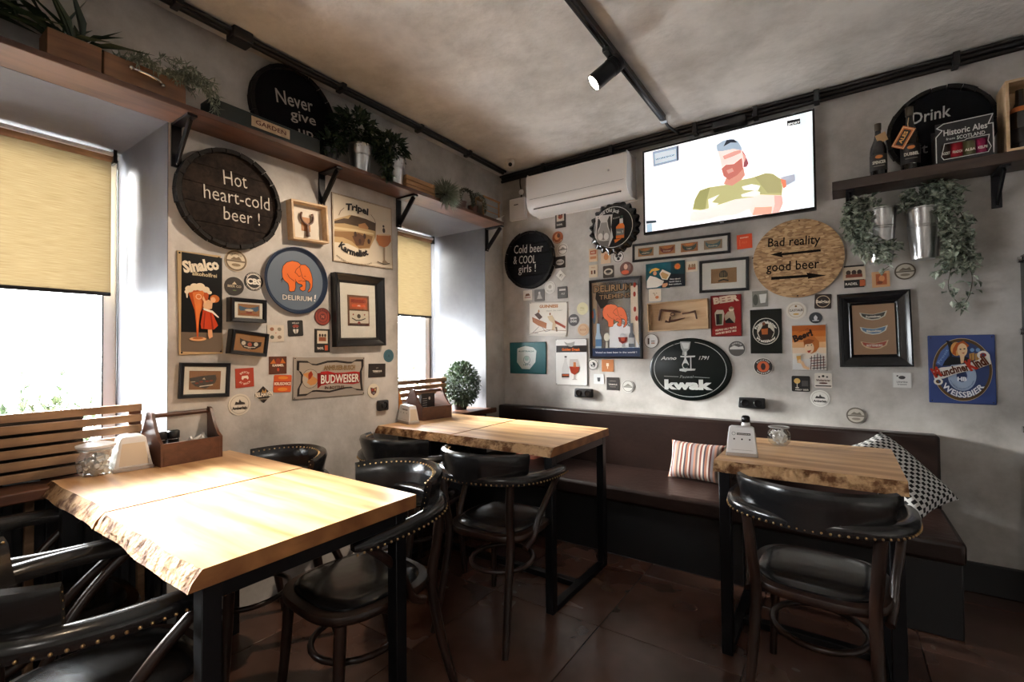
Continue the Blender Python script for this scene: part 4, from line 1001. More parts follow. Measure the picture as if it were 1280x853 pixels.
coaster('A',403.3,396,11,'round dark red coaster under the elephant tray','#8f3526',[('r',.62,.68,'#3f1610'),('a','SINCE',.72,150,30,.16,'#3f1610'),('e',0,0,.35,.35,'#5c1f16'),('t','N',0,0,.35,'#b8614c',.04),('r',.92,1,'#3f1610')])
coaster('A',344.6,417,10.5,'square pale coaster with four tiny stamps','#cdc3b4',[('e',-.45,.5,.25,.22,'#9b6a4f'),('e',.45,.5,.25,.22,'#8d8674'),('e',-.45,-.45,.25,.22,'#5c5f55'),('e',.45,-.45,.25,.22,'#8b7663'),('e',0,.05,.06,.06,'#b13f2a')],'sharp',10.5,tilt=1)
coaster('A',369.5,410.5,10,'square black coaster with a white masked figure','#171413',[('e',0,-.2,.36,.5,'#d8d2c8'),('b',-.4,.4,-.12,.05,'#171413'),('e',0,.25,.42,.2,'#8a3a2c'),('t','HELLO',0,.65,.22,'#d8d2c8'),('b',-.05,.05,-.7,.1,'#171413')],'square',9.5,tilt=3)
coaster('A',403,426,14.5,'narrow black card with a small kitchen drawing','#17120f',[('b',-.5,.5,-.25,.85,'#c9bda8'),('b',-.35,.35,-.05,.3,'#8c4a2a'),('e',-.25,.45,.1,.14,'#3d2b22'),('e',.0,.45,.1,.14,'#3d2b22'),('e',.25,.45,.1,.14,'#3d2b22'),('t','RADEL',-.2,-.65,.2,'#e0d8ca',.02,.6),('b',.2,.5,-.85,-.4,'#b34a25')],'sharp',9.5,name='wall_card')
coaster('A',306,472.5,12,'square brick red coaster with a white animal, beside the landscape frame','#a5381f',[('a','BRICK',.50,140,40,.2,'#ecdcca'),('u','BY BRICK',.72,215,325,.2,'#ecdcca'),('p',[(-.35,-.1),(-.3,.2),(.3,.22),(.38,-.05),(.28,-.22),(.15,-.05),(-.1,-.05),(-.2,-.22)],'#ecdcca')],'sharp',11.5,tilt=2)
coaster('A',347.5,456.8,11,'square brown coaster with a glowing orange figure','#5a2d16',[('p',[(-.9,.2),(-.5,.75),(-.3,.3),(0,.7),(.3,.3),(.5,.8),(.9,.2)],'#c46a20'),('e',0,.35,.3,.45,'#8c2f14'),('t','KARMEL',0,0,.26,'#f1e3cf',.03,1.4),('e',0,-.5,.14,.2,'#c24a2a')],'sharp',11)
coaster('A',353.4,479.8,10.8,'orange barrel shaped coaster with a cream band','#d2571b',[('b',-1.05,1.05,-.3,.28,'#a02b14'),('t','KRUSOVICE',0,0,.34,'#f4e3cc',.03,2.0),('e',0,-.65,.6,.2,'#e28a2c'),('e',0,.68,.6,.18,'#e28a2c')],'square',11,tilt=-3)
coaster('A',329.5,493.5,11,'dark brown diamond shaped coaster lettered BELHAVEN','#241a15',[],'sharp',11,tilt=45)
S=kids; 
Sd=Sign('x','','','A',329.5,493.5,.0035); A=Sd.art(); A.text('BELHAVEN',Sd.L(319,497),Sd.L(341,494.5),.022,'#e8ddca',bold=.04); A.text('BREWERY',Sd.L(324,500.5),Sd.L(337,499),.007,'#c9b89a'); A.poly(Sd.P([(328,487),(330,490),(332,486),(333,490),(331,492),(327,491)]),'#b98a4a')
for o_ in [o for o in bpy.data.objects if o.get('label','').startswith('dark brown diamond')]: pr_=o_
ob=A.build(pr_); ob.rotation_euler=(0,R(45),0); bpy.data.objects.remove(Sd.r)
coaster('A',299.5,506,13.5,'round white coaster with a small town drawing, lowest on the left wall','#d9d1c2',[('r',.80,.84,'#9a8f7e'),('p',[(-.45,.0),(-.35,.3),(-.1,.2),(0,.5),(.15,.25),(.45,.15),(.5,-.02)],'#3d3530'),('t','Amberleja',0,-.3,.28,'#2a2320',.04,1.3)])
coaster('A',486,445,8,'small round teal coaster at the edge of the small window','#3f6470',[('r',.6,.66,'#2d4c57'),('t','A',0,0,.5,'#2d4c57',.03)])
coaster('A',471.5,463.3,8.5,'small dark rectangular coaster right of the wide banner sign','#231b18',[('t','TERMINUS',0,-.1,.26,'#e3ddd2',.03,1.7),('t','EST',0,.35,.2,'#9d948a'),('b',-.5,.5,-.35,-.3,'#9d948a')],'sharp',10.5,tilt=-1)
coaster('A',467,488.8,9,'small round cream coaster with a red and brown crest, above the single socket','#d8ceba',[('p',[(-.55,.5),(0,.35),(.55,.5),(.45,-.3),(0,-.65),(-.45,-.3)],'#5a3025'),('e',-.2,.15,.18,.18,'#a3382a'),('e',.25,.15,.16,.18,'#c2a06a'),('e',0,-.3,.25,.12,'#7d7f84')])
# ================================================================ right-hand (sign) wall
# small cards and coasters, left columns
coaster('B',700.5,274.5,10.5,'narrow dark card with a kitchen drawing, under the air conditioner','#1c1512',[('b',-.5,.5,-.2,.85,'#cfc4b2'),('e',0,.3,.3,.25,'#8c3f25'),('e',-.15,.55,.12,.14,'#4a342a'),('e',.2,.55,.12,.14,'#4a342a'),('t','RADEL',-.1,-.6,.2,'#e0d8ca',.02,.8)],'sharp',6.5,name='wall_card')
coaster('B',697,297,7.6,'round orange-brown coaster with a face, right of the Cold beer lid','#9a5632',[('e',-.1,.1,.45,.5,'#d9a67c'),('e',.2,.3,.3,.4,'#5a2d1c'),('u','TAPROOM',.95,210,330,.18,'#f0dcc4')])
coaster('B',703.5,312,7.6,'round white coaster with a dark ring and bridge drawing','#dedad2',[('r',.76,.84,'#55504a'),('b',-.8,.8,-.1,.02,'#55504a'),('p',[(-.5,.05),(0,.4),(.5,.05)],'#7d766c')])
coaster('B',700,328,7.2,'square dark coaster with a pale oval emblem','#2a2522',[('e',0,0,.8,.5,'#c9c4ba'),('t','SPENCER',0,0,.3,'#2a2522',.03,1.3)],'square',6.5)
coaster('B',701,344.5,8,'white star shaped coaster with a small grey drawing','#e2dfd9',[('p',[(-.5,-.05),(0,.4),(.5,-.05)],'#8a847a'),('t','HOP',0,-.35,.25,'#6a645a')],'sharp',6.2,tilt=45)
coaster('B',687.5,359.5,7.8,'round white coaster with faint grey print','#dfdcd6',[('r',.75,.8,'#a8a298'),('e',0,.1,.3,.3,'#b3ada2'),('u','BREWERY',.68,220,320,.16,'#8d877d')])
coaster('B',703,365.8,7.5,'square charcoal coaster with a tiny pattern, above the toucan keeper tin sign','#44413e',[('b',-.6,.6,.3,.6,'#c2beb6'),('t','ALE',.1,-.2,.3,'#c2beb6',.02)],'square',6.3)
coaster('B',659.6,369.3,6.3,'square white coaster with a brown cart drawing','#dcd6cb',[('p',[(-.6,-.2),(-.4,.3),(.3,.35),(.6,-.1)],'#6f4a30'),('b',-.7,.7,-.5,-.35,'#8c3a28')],'square',5.6)
coaster('B',674.3,369.3,7.5,'square grey coaster with a seated figure','#6d6a68',[('p',[(-.5,-.6),(-.2,.1),(0,.55),(.25,.1),(.55,-.6)],'#b9b5ae'),('e',0,.4,.2,.22,'#d6d2cb')],'square',6.3)
coaster('B',728,386,7.8,'round pale yellow coaster left of the framed elephant mirror','#d6cfa9',[('t','Pils',0,.1,.4,'#b9ae80',.02),('b',-.4,.4,-.3,-.24,'#b9ae80')])
coaster('B',717,400.3,7.5,'round dark grey coaster with white lettering','#4a4748',[('t','BREW',0,.3,.32,'#d8d6d2',.03),('t','DOG',0,-.2,.36,'#d8d6d2',.03)])
coaster('B',729,412.3,7.8,'round tan coaster left of the framed elephant mirror','#c9a885',[('r',.7,.76,'#b07f5c'),('t','BOCK',0,0,.3,'#a8714c',.02)])
coaster('B',741.5,319,8.2,'small upright tan card, leftmost under the bottle cap sign','#d1b594',[('b',-.5,.5,.1,.7,'#a3502e'),('b',-.5,.5,-.6,-.2,'#b5754a'),('t','RED',0,.4,.25,'#ecd9bd',.02)],'sharp',5.3,name='wall_card',th=.006)
coaster('B',757,321.5,8,'small upright cream card with orange print under the bottle cap sign','#dcc3a4',[('e',.1,0,.4,.5,'#c2824f'),('t','ALE',0,.55,.2,'#a3502e')],'sharp',6,name='wall_card',th=.006)
coaster('B',773,321.3,7.7,'round white coaster with a black clover pattern, under the bottle cap sign','#dcdad6',[('r',.8,.9,'#1d1c1b'),('e',-.25,.2,.28,.28,'#1d1c1b'),('e',.3,.15,.24,.24,'#1d1c1b'),('e',0,-.3,.26,.26,'#1d1c1b')])
coaster('B',741.5,339,7.8,'small upright cream card with two brown figures above the framed mirror','#dccbb0',[('b',-.4,-.1,-.5,.1,'#7d4a2e'),('b',.1,.4,-.5,.1,'#4a3426'),('t','TWO',0,.55,.2,'#a3502e')],'sharp',5.3,name='wall_card',th=.006)
coaster('B',760.5,339.8,7.6,'square dark coaster with a pale oval badge above the framed mirror','#3a322c',[('e',0,0,.8,.55,'#cfc6b4'),('e',0,.05,.5,.25,'#3a322c'),('t','BEAR',0,-.3,.2,'#3a322c')],'square',6.8)
coaster('B',783,336,8.6,'round brown photo coaster with a seated drinker','#6d4a42',[('e',-.1,.3,.3,.4,'#d9b39c'),('e',-.2,-.5,.6,.3,'#c2532c'),('e',.45,.1,.25,.5,'#8d6f6a')])
coaster('B',741,456,7.4,'round white coaster with a black hop emblem, directly below the framed mirror','#d9d6d0',[('r',.82,.92,'#232120'),('e',.05,0,.42,.42,'#232120'),('e',-.15,.15,.2,.2,'#d9d6d0'),('p',[(0,-.5),(.3,-.1),(-.1,-.1)],'#d9d6d0')])
coaster('B',759.5,457.3,7.6,'square orange coaster with a pale glass','#c27a45',[('b',-.22,.22,-.1,.4,'#ecd9bd'),('b',-.06,.06,-.5,-.1,'#ecd9bd')],'sharp',7.4)
coaster('B',748.5,474,6.2,'small square white coaster with a dark cup','#d8dadb',[('p',[(-.35,.3),(.35,.3),(.25,-.5),(-.25,-.5)],'#333')] if False else [('p',[(-.35,.3),(.35,.3),(.25,-.5),(-.25,-.5)],'#3b3f42')],'sharp',6.4)
coaster('B',766,480,8,'small square charcoal coaster lettered TERMINUS above the left socket','#2b2523',[('t','TERMINUS',0,-.1,.22,'#d8d2c8',.02,1.5),('b',-.5,.5,.4,.45,'#a19a90'),('b',-.5,.5,-.5,-.45,'#a19a90')],'sharp',7.8)
coaster('B',785,483,8,'round white coaster with a grey bridge drawing, right of the charcoal one','#d3d1cb',[('r',.8,.88,'#6d6a64'),('p',[(-.6,0),(0,.4),(.6,0)],'#8a867e'),('b',-.7,.7,-.2,-.05,'#6d6a64')])
coaster('B',814,426.5,9,'round white coaster with a tiny bottle, under the corkscrew box','#dedcd8',[('r',.93,1,'#4a4542'),('b',-.5,-.25,-.45,.4,'#4a342c'),('b',0,.5,-.1,.05,'#8c857c'),('b',0,.5,-.4,-.2,'#b08a7c')])
coaster('B',921,436,10,'round grey coaster with a white landscape, right of the oval sign','#55524f',[('p',[(-.8,.1),(-.3,.4),(.2,.2),(.7,.3),(.8,-.1),(-.8,-.1)],'#d3d0ca'),('a','HARBOUR',.6,140,40,.2,'#d3d0ca')],edge='#c9c6c0')
coaster('B',954,458.5,10.8,'round orange and black coaster below the monk tin sign','#2a2322',[('d',.62,'#cf5f33'),('e',0,0,.25,.4,'#3a2420'),('a','KLOSTER',.68,150,30,.17,'#e3ddd2'),('u','WEISSE',.86,210,330,.17,'#e3ddd2')],edge='#e3ddd2')
coaster('B',995,388.5,11,'round white coaster with cream lettering, under the chipboard disc','#d9d3c8',[('r',.72,.76,'#a58a62'),('t','CLAUSTHALER',0,.05,.26,'#4a3a2c',.03,1.35),('e',0,-.4,.3,.1,'#c9a35c'),('e',0,.5,.12,.12,'#8a6a3c')])
coaster('B',1028.7,377,9.2,'square dark brown coaster with a script word, left of the big black frame','#2e211b',[('r',.72,.80,'#cdb798'),('t','Belgian',0,0,.42,'#e6d8c0',.03,1.9)],'square',10.6,tilt=-3)
coaster('B',1019.5,397.5,7,'small round charcoal coaster with a white crest','#34363a',[('p',[(-.2,-.4),(.2,-.4),(.3,.1),(0,.5),(-.3,.1)],'#c9ccd0'),('b',-.5,.5,-.55,-.42,'#c9ccd0')])
coaster('B',950,373.8,10,'square grey photo coaster with a white glass','#7d7c74',[('p',[(-.1,.55),(.75,.6),(.6,-.5),(.05,-.55)],'#cfcfca'),('e',-.5,-.1,.3,.7,'#4f5148')],'sharp',9.8)
coaster('B',930.5,302,9,'bright orange square coaster under the television','#dd4a18',[('t','BREWERY',0,.55,.18,'#f6e2d0',.03,1.2),('b',-.6,-.55,-.6,.3,'#f08a5a'),('t','ALE',0,-.1,.3,'#e8693a',.02)],'sharp',9.6,tilt=1)
coaster('B',864.7,333.3,6.6,'small square cream coaster with three brown jugs','#d8cdb8',[('b',-.7,.7,-.6,-.1,'#a3562e'),('e',-.4,.1,.2,.4,'#8a6a4a'),('e',.1,.1,.2,.4,'#8a6a4a'),('e',.5,.1,.2,.4,'#8a6a4a')],'square',7.2)
coaster('B',818.7,369,7.5,'small square cream coaster with orange corner print, above the corkscrew box','#e0d2bc',[('r',0,.1,'#b98a5a'),('t','No 4',0,.3,.25,'#8c6a45'),('e',.35,-.4,.3,.25,'#c2703a')],'square',7.5,edge='#efe8da')
coaster('B',1001,480,9.8,'square black coaster with a golden glass, under the plaid woman sign','#191615',[('e',-.4,.35,.35,.35,'#dfb566'),('b',-.44,-.36,-.5,.1,'#e8e0d0'),('e',-.4,-.5,.22,.06,'#e8e0d0'),('b',.1,.8,-.3,.4,'#4a4644'),('t','ABBEY BEER',.1,-.75,.2,'#d8d2c8',.02,1.6)],'square',11.5)
coaster('B',1029,476,9.2,'square white coaster with three dark dots and brown script','#ded6ca',[('e',-.45,.5,.12,.12,'#2e2623'),('e',0,.6,.16,.16,'#2e2623'),('e',.45,.5,.12,.12,'#2e2623'),('t','Wolteringer',0,.05,.3,'#5a3025',.03,1.6),('e',0,-.35,.5,.12,'#5a3025'),('b',-.9,.9,-.8,-.65,'#2e2623')],'square',11)
coaster('B',1025,498.3,10.5,'round white coaster with a small town drawing, lowest under the plaid woman sign','#e2e0da',[('r',.80,.84,'#9a958c'),('p',[(-.5,.0),(-.35,.3),(-.1,.2),(0,.5),(.15,.25),(.45,.15),(.55,-.02)],'#3d3a38'),('t','Amberleja',0,-.3,.26,'#2a2826',.04,1.3)])
coaster('B',1070,519.7,10,'round grey brown coaster with a landscape band, lowest one above the bench','#b3ac9f',[('r',.84,1,'#5d564d'),('b',-.85,.85,-.1,.04,'#5d564d'),('p',[(-.6,.08),(-.2,.45),(.1,.3),(.4,.45),(.6,.08)],'#6d655b'),('e',0,-.42,.45,.15,'#827a6e')])
coaster('B',1067.5,345.7,14,'black edged card with a brown kitchen drawing, above the big black frame','#17130f',[('b',-.82,.82,-.3,.85,'#c2b29a'),('e',-.4,.35,.18,.22,'#3d2b22'),('e',0,.35,.18,.22,'#3d2b22'),('e',.4,.35,.18,.22,'#3d2b22'),('b',-.6,.6,-.1,.2,'#7d3a22'),('t','RADEL',-.2,-.65,.22,'#e0d8ca',.02,1.0),('b',.4,.8,-.9,-.35,'#b35a2c')],'sharp',12.6,name='wall_card')
coaster('B',1101,349.3,9.8,'small tan square card with an orange figure, under the left hanging bucket','#c79a6e',[('b',-.5,.6,-.7,.7,'#a8582f'),('e',.1,.1,.3,.4,'#d08a55'),('e',-.1,-.4,.3,.2,'#7a3a20')],'sharp',11.3,name='wall_card',th=.006,tilt=1)
coaster('B',1131.3,339.3,10.5,'round brown coaster with a pale landscape band, under the right hanging bucket','#bdb3a2',[('r',.84,1,'#54493c'),('b',-.85,.85,-.1,.04,'#54493c'),('p',[(-.6,.08),(-.2,.45),(.1,.3),(.4,.45),(.6,.08)],'#6d6152'),('e',0,-.42,.45,.15,'#7f7363')])
coaster('B',1127.5,475.6,9.8,'square white coaster with a small grey globe below the big black frame','#e3e3e0',[('e',.0,.35,.35,.22,'#3d3d3e'),('e',-.45,.55,.1,.1,'#3d3d3e'),('t','Libertine',0,-.2,.22,'#6a6a6b',.02,1.3),('t','brewers',0,-.5,.2,'#6a6a6b',.02,1.3)],'square',12,edge='#c9c9c6')
# toucan keeper sign
S=rect_sign('tin_sign','white tin sign lettered GUINNESS with two men and carts, near the corner','sign','B',(661.5,378),(708.5,377.5),(662,419.5),.007)
plate(S,'#cfc9bf'); A=S.art(); z=(650,360,6.56)
A.poly(S.P([(78,128),(380,120),(382,372),(82,378)],z),'#e3ddd3'); A.text('GUINNESS',S.P([(160,165)],z)[0],S.P([(312,160)],z)[0],.024,'#a8692c',bold=.045); A.text("How's the craic?",S.P([(215,195)],z)[0],S.P([(350,188)],z)[0],.012,'#8a8580')
A.poly(S.P([(100,240),(220,290),(215,335),(150,310),(105,280)],z),'#9c6038'); A.poly(S.P([(120,220),(150,200),(185,240),(160,262)],z),'#4a2f22'); A.ell(*S.P([(155,192)],z)[0],.008,.012,'#a8743e')
A.line(S.P([(155,320),(105,370),(150,372)],z),.003,'#3b2a22'); A.line(S.P([(185,325),(210,360),(250,348)],z),.003,'#3b2a22')
A.poly(S.P([(225,235),(265,225),(300,290),(285,345),(262,345),(270,290),(240,265)],z),'#c9b290'); A.ell(*S.P([(248,215)],z)[0],.007,.011,'#8a5a38'); A.poly(S.P([(285,265),(375,315),(372,335),(290,290)],z),'#8a3a22'); A.poly(S.P([(290,320),(305,320),(310,358),(298,358)],z),'#6d5a45')
A.line(S.P([(90,375),(230,345),(378,352)],z),.004,'#8a6a4a'); A.build(S.r,'tin_print'); screws(S,.008,.0028)
# teal sign
S=rect_sign('tin_sign','teal tin sign with a white bottle label emblem, lowest sign near the corner','sign','B',(637.5,428.5),(682.5,427.5),(637.5,467),.007)
plate(S,'#11565a'); A=S.art(); z=(620,270,3.555)
A.poly(S.P([(95,590),(130,578),(165,585),(180,600),(175,650),(150,682),(115,680),(93,650)],z),'#cfd8d4'); A.ring(*S.P([(137,640)],z)[0],.030,.034,'#2f6b66'); A.ring(*S.P([(137,640)],z)[0],.036,.045,'#cfd8d4',asp=1.05)
A.text('AUSTRALIA',S.P([(100,605)],z)[0],S.P([(170,605)],z)[0],.012,'#2f6b66',bold=.03); A.ell(*S.P([(137,635)],z)[0],.022,.018,'#8fb0a8'); A.text('1871',S.P([(120,665)],z)[0],S.P([(155,665)],z)[0],.012,'#2f6b66',bold=.03)
A.build(S.r,'tin_print'); rim(S,'#0e474b',.004,.002); screws(S,.008,.0028)
# white glass and bottle sign
S=rect_sign('tin_sign','white tin sign lettered Gulden Draak with a bottle and a red glass','sign','B',(694.5,424),(734,423.5),(694.5,481),.007)
plate(S,'#8a8783'); A=S.art(); z=(650,360,6.56)
A.rect(-S.w+.003,S.w-.003,-S.h+.003,S.h-.003,'#e8e6e2'); A.poly(S.P([(297,475),(547,472),(547,527),(297,530)],z),'#2b2422')
A.text('Gulden Draak',S.P([(343,515)],z)[0],S.P([(490,515)],z)[0],.020,'#e0702a',bold=.04); A.poly(S.P([(360,440),(390,455),(420,450),(450,440),(445,470),(425,485),(400,480),(375,465)],z),'#a8a5a0')
A.poly(S.P([(368,560),(383,560),(385,610),(402,660),(402,750),(345,750),(345,660),(362,610)],z),'#d3d0cc'); A.poly(S.P([(343,705),(405,705),(405,735),(343,735)],z),'#3a2420'); A.poly(S.P([(350,710),(400,710),(400,722),(350,722)],z),'#c2602c'); A.poly(S.P([(366,560),(385,560),(385,572),(366,572)],z),'#3a3230')
A.poly(S.P([(410,585),(475,585),(490,650),(480,690),(450,715),(420,695),(405,650)],z),'#c9c2bc'); A.poly(S.P([(406,645),(490,648),(480,690),(450,715),(420,697)],z),'#a3381c'); A.poly(S.P([(440,610),(460,610),(462,650),(438,650)],z),'#c2703c'); A.poly(S.P([(443,715),(456,715),(458,745),(475,755),(425,755),(441,745)],z),'#b9b2ac')
A.build(S.r,'tin_print'); screws(S,.008,.003)
# bottle cap sign
S=Sign('bottle_cap_sign','giant black crimped bottle cap sign lettered Good Old Jack','sign','B',766,284,.035)
rr=radius('B',766,251,766,317,.03)
N=96; prof=[(.0,-.030),(.74,-.030),(.80,-.028)]
mb=MB(); V=[];F=[]; rows=[(.0,-.031,0),(.78,-.031,0),(.86,-.027,.2),(.94,-.012,.8),(1.0,-.004,1)]
for ri,(q,y,am) in enumerate(rows):
    for k in range(N):
        a=2*PI*k/N; wv=math.cos(a*21)*.045*am; V.append((rr*(q+wv)*math.cos(a),y-.006*am*math.cos(a*21),rr*(q+wv)*math.sin(a)))
for i in range(len(rows)-1):
    for k in range(N): F.append((i*N+k,i*N+(k+1)%N,(i+1)*N+(k+1)%N,(i+1)*N+k))
mb.add(V,F).build('cap','black_gloss',S.r,smooth=True)
A=Art(.0312); A.ell(0,0,rr*.76,rr*.76,'#121113',n=44); A.ring(0,0,rr*.755,rr*.775,'#c9c6c2',n=48); z=(730,245,7.75)
A.poly(S.P([(110,195),(275,178),(262,300),(280,400),(240,490),(160,485),(105,400),(112,300)],z),'#cfccc8')
A.poly(S.P([(130,200),(160,250),(150,300),(135,330),(118,400),(135,200)],z),'#3b3836'); A.poly(S.P([(245,190),(225,240),(235,300),(258,370),(262,300),(255,200)],z),'#3b3836')
A.poly(S.P([(165,260),(220,255),(225,300),(255,370),(250,430),(190,425),(125,435),(122,380),(150,320)],z),'#9a9692'); A.ell(*S.P([(158,395)],z)[0],.020,.026,'#dcd9d5'); A.ell(*S.P([(215,392)],z)[0],.020,.026,'#dcd9d5'); A.line(S.P([(187,340),(186,430)],z),.004,'#2b2928'); A.poly(S.P([(120,432),(188,438),(245,430),(235,490),(165,485)],z),'#6d6a67')
A.poly(S.P([(348,230),(372,225),(378,262),(392,290),(388,405),(310,415),(310,300),(340,268)],z),'#c9692a'); A.poly(S.P([(310,320),(388,312),(388,375),(310,385)],z),'#6a6d6c'); A.poly(S.P([(345,222),(376,215),(378,262),(345,268)],z),'#d3d0cc'); A.poly(S.P([(355,190),(378,187),(378,215),(355,218)],z),'#3b5348'); A.poly(S.P([(292,425),(365,412),(300,458)],z),'#c9692a')
A.arc('Good Old Jack',*S.P([(248,300)],z)[0],rr*.56,142,52,.026,'#e3e0dc',bold=.02); A.text('BOURBON',S.P([(282,228)],z)[0],S.P([(350,212)],z)[0],.012,'#c9c6c2')
A.text('No 7',S.P([(318,365)],z)[0],S.P([(382,357)],z)[0],.016,'#e3e0dc'); A.build(S.r,'tin_print')
# framed elephant mirror
S=rect_sign('framed_mirror','tall black framed mirror picture with an orange elephant, bottles and glasses','mirror','B',(735.5,350.5),(801,345),(737,448),.022)
iw,ih=frame(S,.020,inner='#8f8d8a',mat_depth=.010,glassy=False); A=Art(.0102); z=(730,340,7.41)
MB().box(-iw,iw,-.0101,-.0100,-ih,ih).build('mirror_glass',mat('mirror_tint',(.42,.42,.43),.12,metal=.9),S.r)
A.poly(S.P([(62,105),(105,100),(120,450),(110,690),(75,690)],z),'#8a7560'); A.poly(S.P([(105,190),(240,210),(200,330),(150,340),(100,250)],z),'#231d1a')
A.ell(*S.P([(88,410)],z)[0],.014,.060,'#4a5a6b'); A.ell(*S.P([(75,395)],z)[0],.008,.03,'#b8562c')
A.text('DELIRIUM',S.P([(80,190)],z)[0],S.P([(440,165)],z)[0],.050,'#15110f',bold=.07); A.text('DELIRIUM',S.P([(82,188)],z)[0],S.P([(438,163)],z)[0],.048,'#8a6d50',bold=.02)
A.text('TREMENS',S.P([(135,258)],z)[0],S.P([(425,235)],z)[0],.036,'#15110f',bold=.07); A.text('TREMENS',S.P([(137,256)],z)[0],S.P([(423,233)],z)[0],.034,'#8a6d50',bold=.02)
f=lambda x,y:S.P([(168+(x-250)*(228/328),298+(y-220)*(218/340))],z)[0]; 
A.poly(S.P([(230,515),(300,470),(420,510),(500,560),(500,700),(232,700)],z),'#e8e9ec'); elephant(A,f,.0028,'#e0714a')
A.poly(S.P([(428,130),(492,120),(500,480),(505,690),(465,600),(430,470)],z),'#d9c9b4')
for q in ((465,120),(464,205),(468,345),(484,430)): A.ell(*S.P([q],z)[0],.010,.019,'#9c3420')
A.poly(S.P([(115,480),(140,480),(143,560),(160,610),(160,718),(103,718),(103,610),(113,560)],z),'#a8bccb'); A.poly(S.P([(103,625),(160,625),(160,690),(103,690)],z),'#56789a')
A.ell(*S.P([(207,605)],z)[0],.022,.030,'#d9d2c2'); A.poly(S.P([(200,650),(216,650),(218,705),(235,715),(180,715),(198,705)],z),'#cfc8b8')
A.ell(*S.P([(355,605)],z)[0],.023,.030,'#cfd3d8'); A.poly(S.P([(313,605),(400,605),(392,645),(355,668),(322,645)],z),'#7a2420'); A.poly(S.P([(335,610),(380,610),(372,640),(345,640)],z),'#c2543a'); A.poly(S.P([(350,668),(362,668),(365,705),(382,712),(332,712),(347,705)],z),'#aeb3b8')
A.poly(S.P([(425,475),(450,475),(450,560),(465,590),(465,700),(412,700),(412,590),(425,560)],z),'#62656b'); A.poly(S.P([(412,610),(465,610),(465,665),(412,665)],z),'#b3b3b5')
A.poly(S.P([(75,708),(518,702),(520,785),(78,785)],z),'#2c3a58'); A.text('Voted as best beer in the world !',S.P([(105,755)],z)[0],S.P([(490,752)],z)[0],.013,'#d9dde6',bold=.02)
A.build(S.r,'tin_print')
# long frame of four labels
S=rect_sign('picture_frame','long narrow black frame with four brown bottle labels, under the television','picture frame','B',(789.5,305.5),(912,290.5),(790.5,328),.022,snap=.9)
iw,ih=frame(S,.017,inner='#e2ddd5'); A=Art(.0122)
for i,(cc,c2) in enumerate((('#a67648','#2d4a44'),('#b87a45','#7c2418'),('#ad6a35','#34453a'),('#9c8468','#49686b'))):
    x0=-iw*.92+i*iw*.485; x1=x0+iw*.36; A.rect(x0,x1,-ih*.62,ih*.62,cc); m=(x0+x1)/2; W_=(x1-x0)/2
    A.poly([(m+a*W_,b*ih) for a,b in ((-.85,.45),(-.5,.15),(0,.05),(.5,.18),(.85,.48),(.8,-.05),(.45,-.42),(-.45,-.42),(-.8,-.05))],c2)
    A.ctext(('HAMPEN','Frontaal','Lager','Kwadrop')[i],m,-.15*ih,.011,'#e3d2b4',bold=.02,maxw=W_*1.2)
    if i<3: A.poly([(m+a*W_,b*ih) for a,b in ((-.5,.5),(.5,.5),(.3,.25),(-.3,.25))],'#cf7a36')
A.build(S.r)
S=rect_sign('picture_frame','black frame with one round hop label, left of the chipboard disc','picture frame','B',(873.5,326.5),(935.5,320.5),(874,366.5),.022,snap=.5)
iw,ih=frame(S,.018,inner='#e6e2db'); A=Art(.0122)
A.rect(-iw*.58,iw*.6,-ih*.55,ih*.52,'#a07850'); A.ell(0,.05*ih,.026,.028,'#3b342c'); 
for xx in (-.016,-.006,.006,.016): A.ell(xx,.06*ih,.0035,.020,'#8a7454')
A.line([(-.028,-.4*ih),(0,-.3*ih),(.028,-.4*ih)],.008,'#2b2620'); A.rect(-.022,.022,-.022,-.014,'#c2a578'); A.build(S.r)
# drinking man sign
S=rect_sign('tin_sign','small teal tin sign of a man in a boater hat drinking under an orange sun','sign','B',(807,330),(855.5,325.5),(808,361),.008)
plate(S,'#103840',bevel=.003); A=S.art(); z=(785,280,8)
A.poly(S.P([(178,405),(430,378),(420,640),(182,650)],z),'#17535e'); A.poly(S.P([(330,540),(430,500),(565,500),(565,620),(330,640)],z),'#14171f')
P=[];c_=S.P([(495,425)],z)[0]
for i in range(28):
    a=2*PI*i/28; q=.026 if i%2==0 else .014; P.append((c_[0]+q*math.cos(a),c_[1]+q*math.sin(a)))
A.poly(P,'#e08a30'); A.ell(*c_,.014,.014,'#c9602a')
A.poly(S.P([(188,645),(190,570),(220,520),(280,535),(330,560),(360,570),(345,610),(290,635)],z),'#e8e2d8'); A.ell(*S.P([(270,495)],z)[0],.013,.015,'#d99a70'); A.poly(S.P([(215,485),(235,455),(280,440),(320,455),(300,468),(245,475),(220,498)],z),'#d8a84c')
A.poly(S.P([(315,500),(345,455),(430,495),(395,560),(340,555)],z),'#ece5d5'); A.poly(S.P([(325,500),(345,480),(410,510),(385,555),(345,545)],z),'#c9a16a'); A.poly(S.P([(345,600),(395,590),(400,610),(375,635),(345,635)],z),'#d99a70')
for i,t in enumerate(('How about','lunch! Have a','beer outdoors')): A.text(t,S.P([(420-i*5,560+i*26)],z)[0],S.P([(525+i*5,552+i*26)],z)[0],.009,'#e6e6e2',bold=.03)
A.build(S.r,'tin_print')
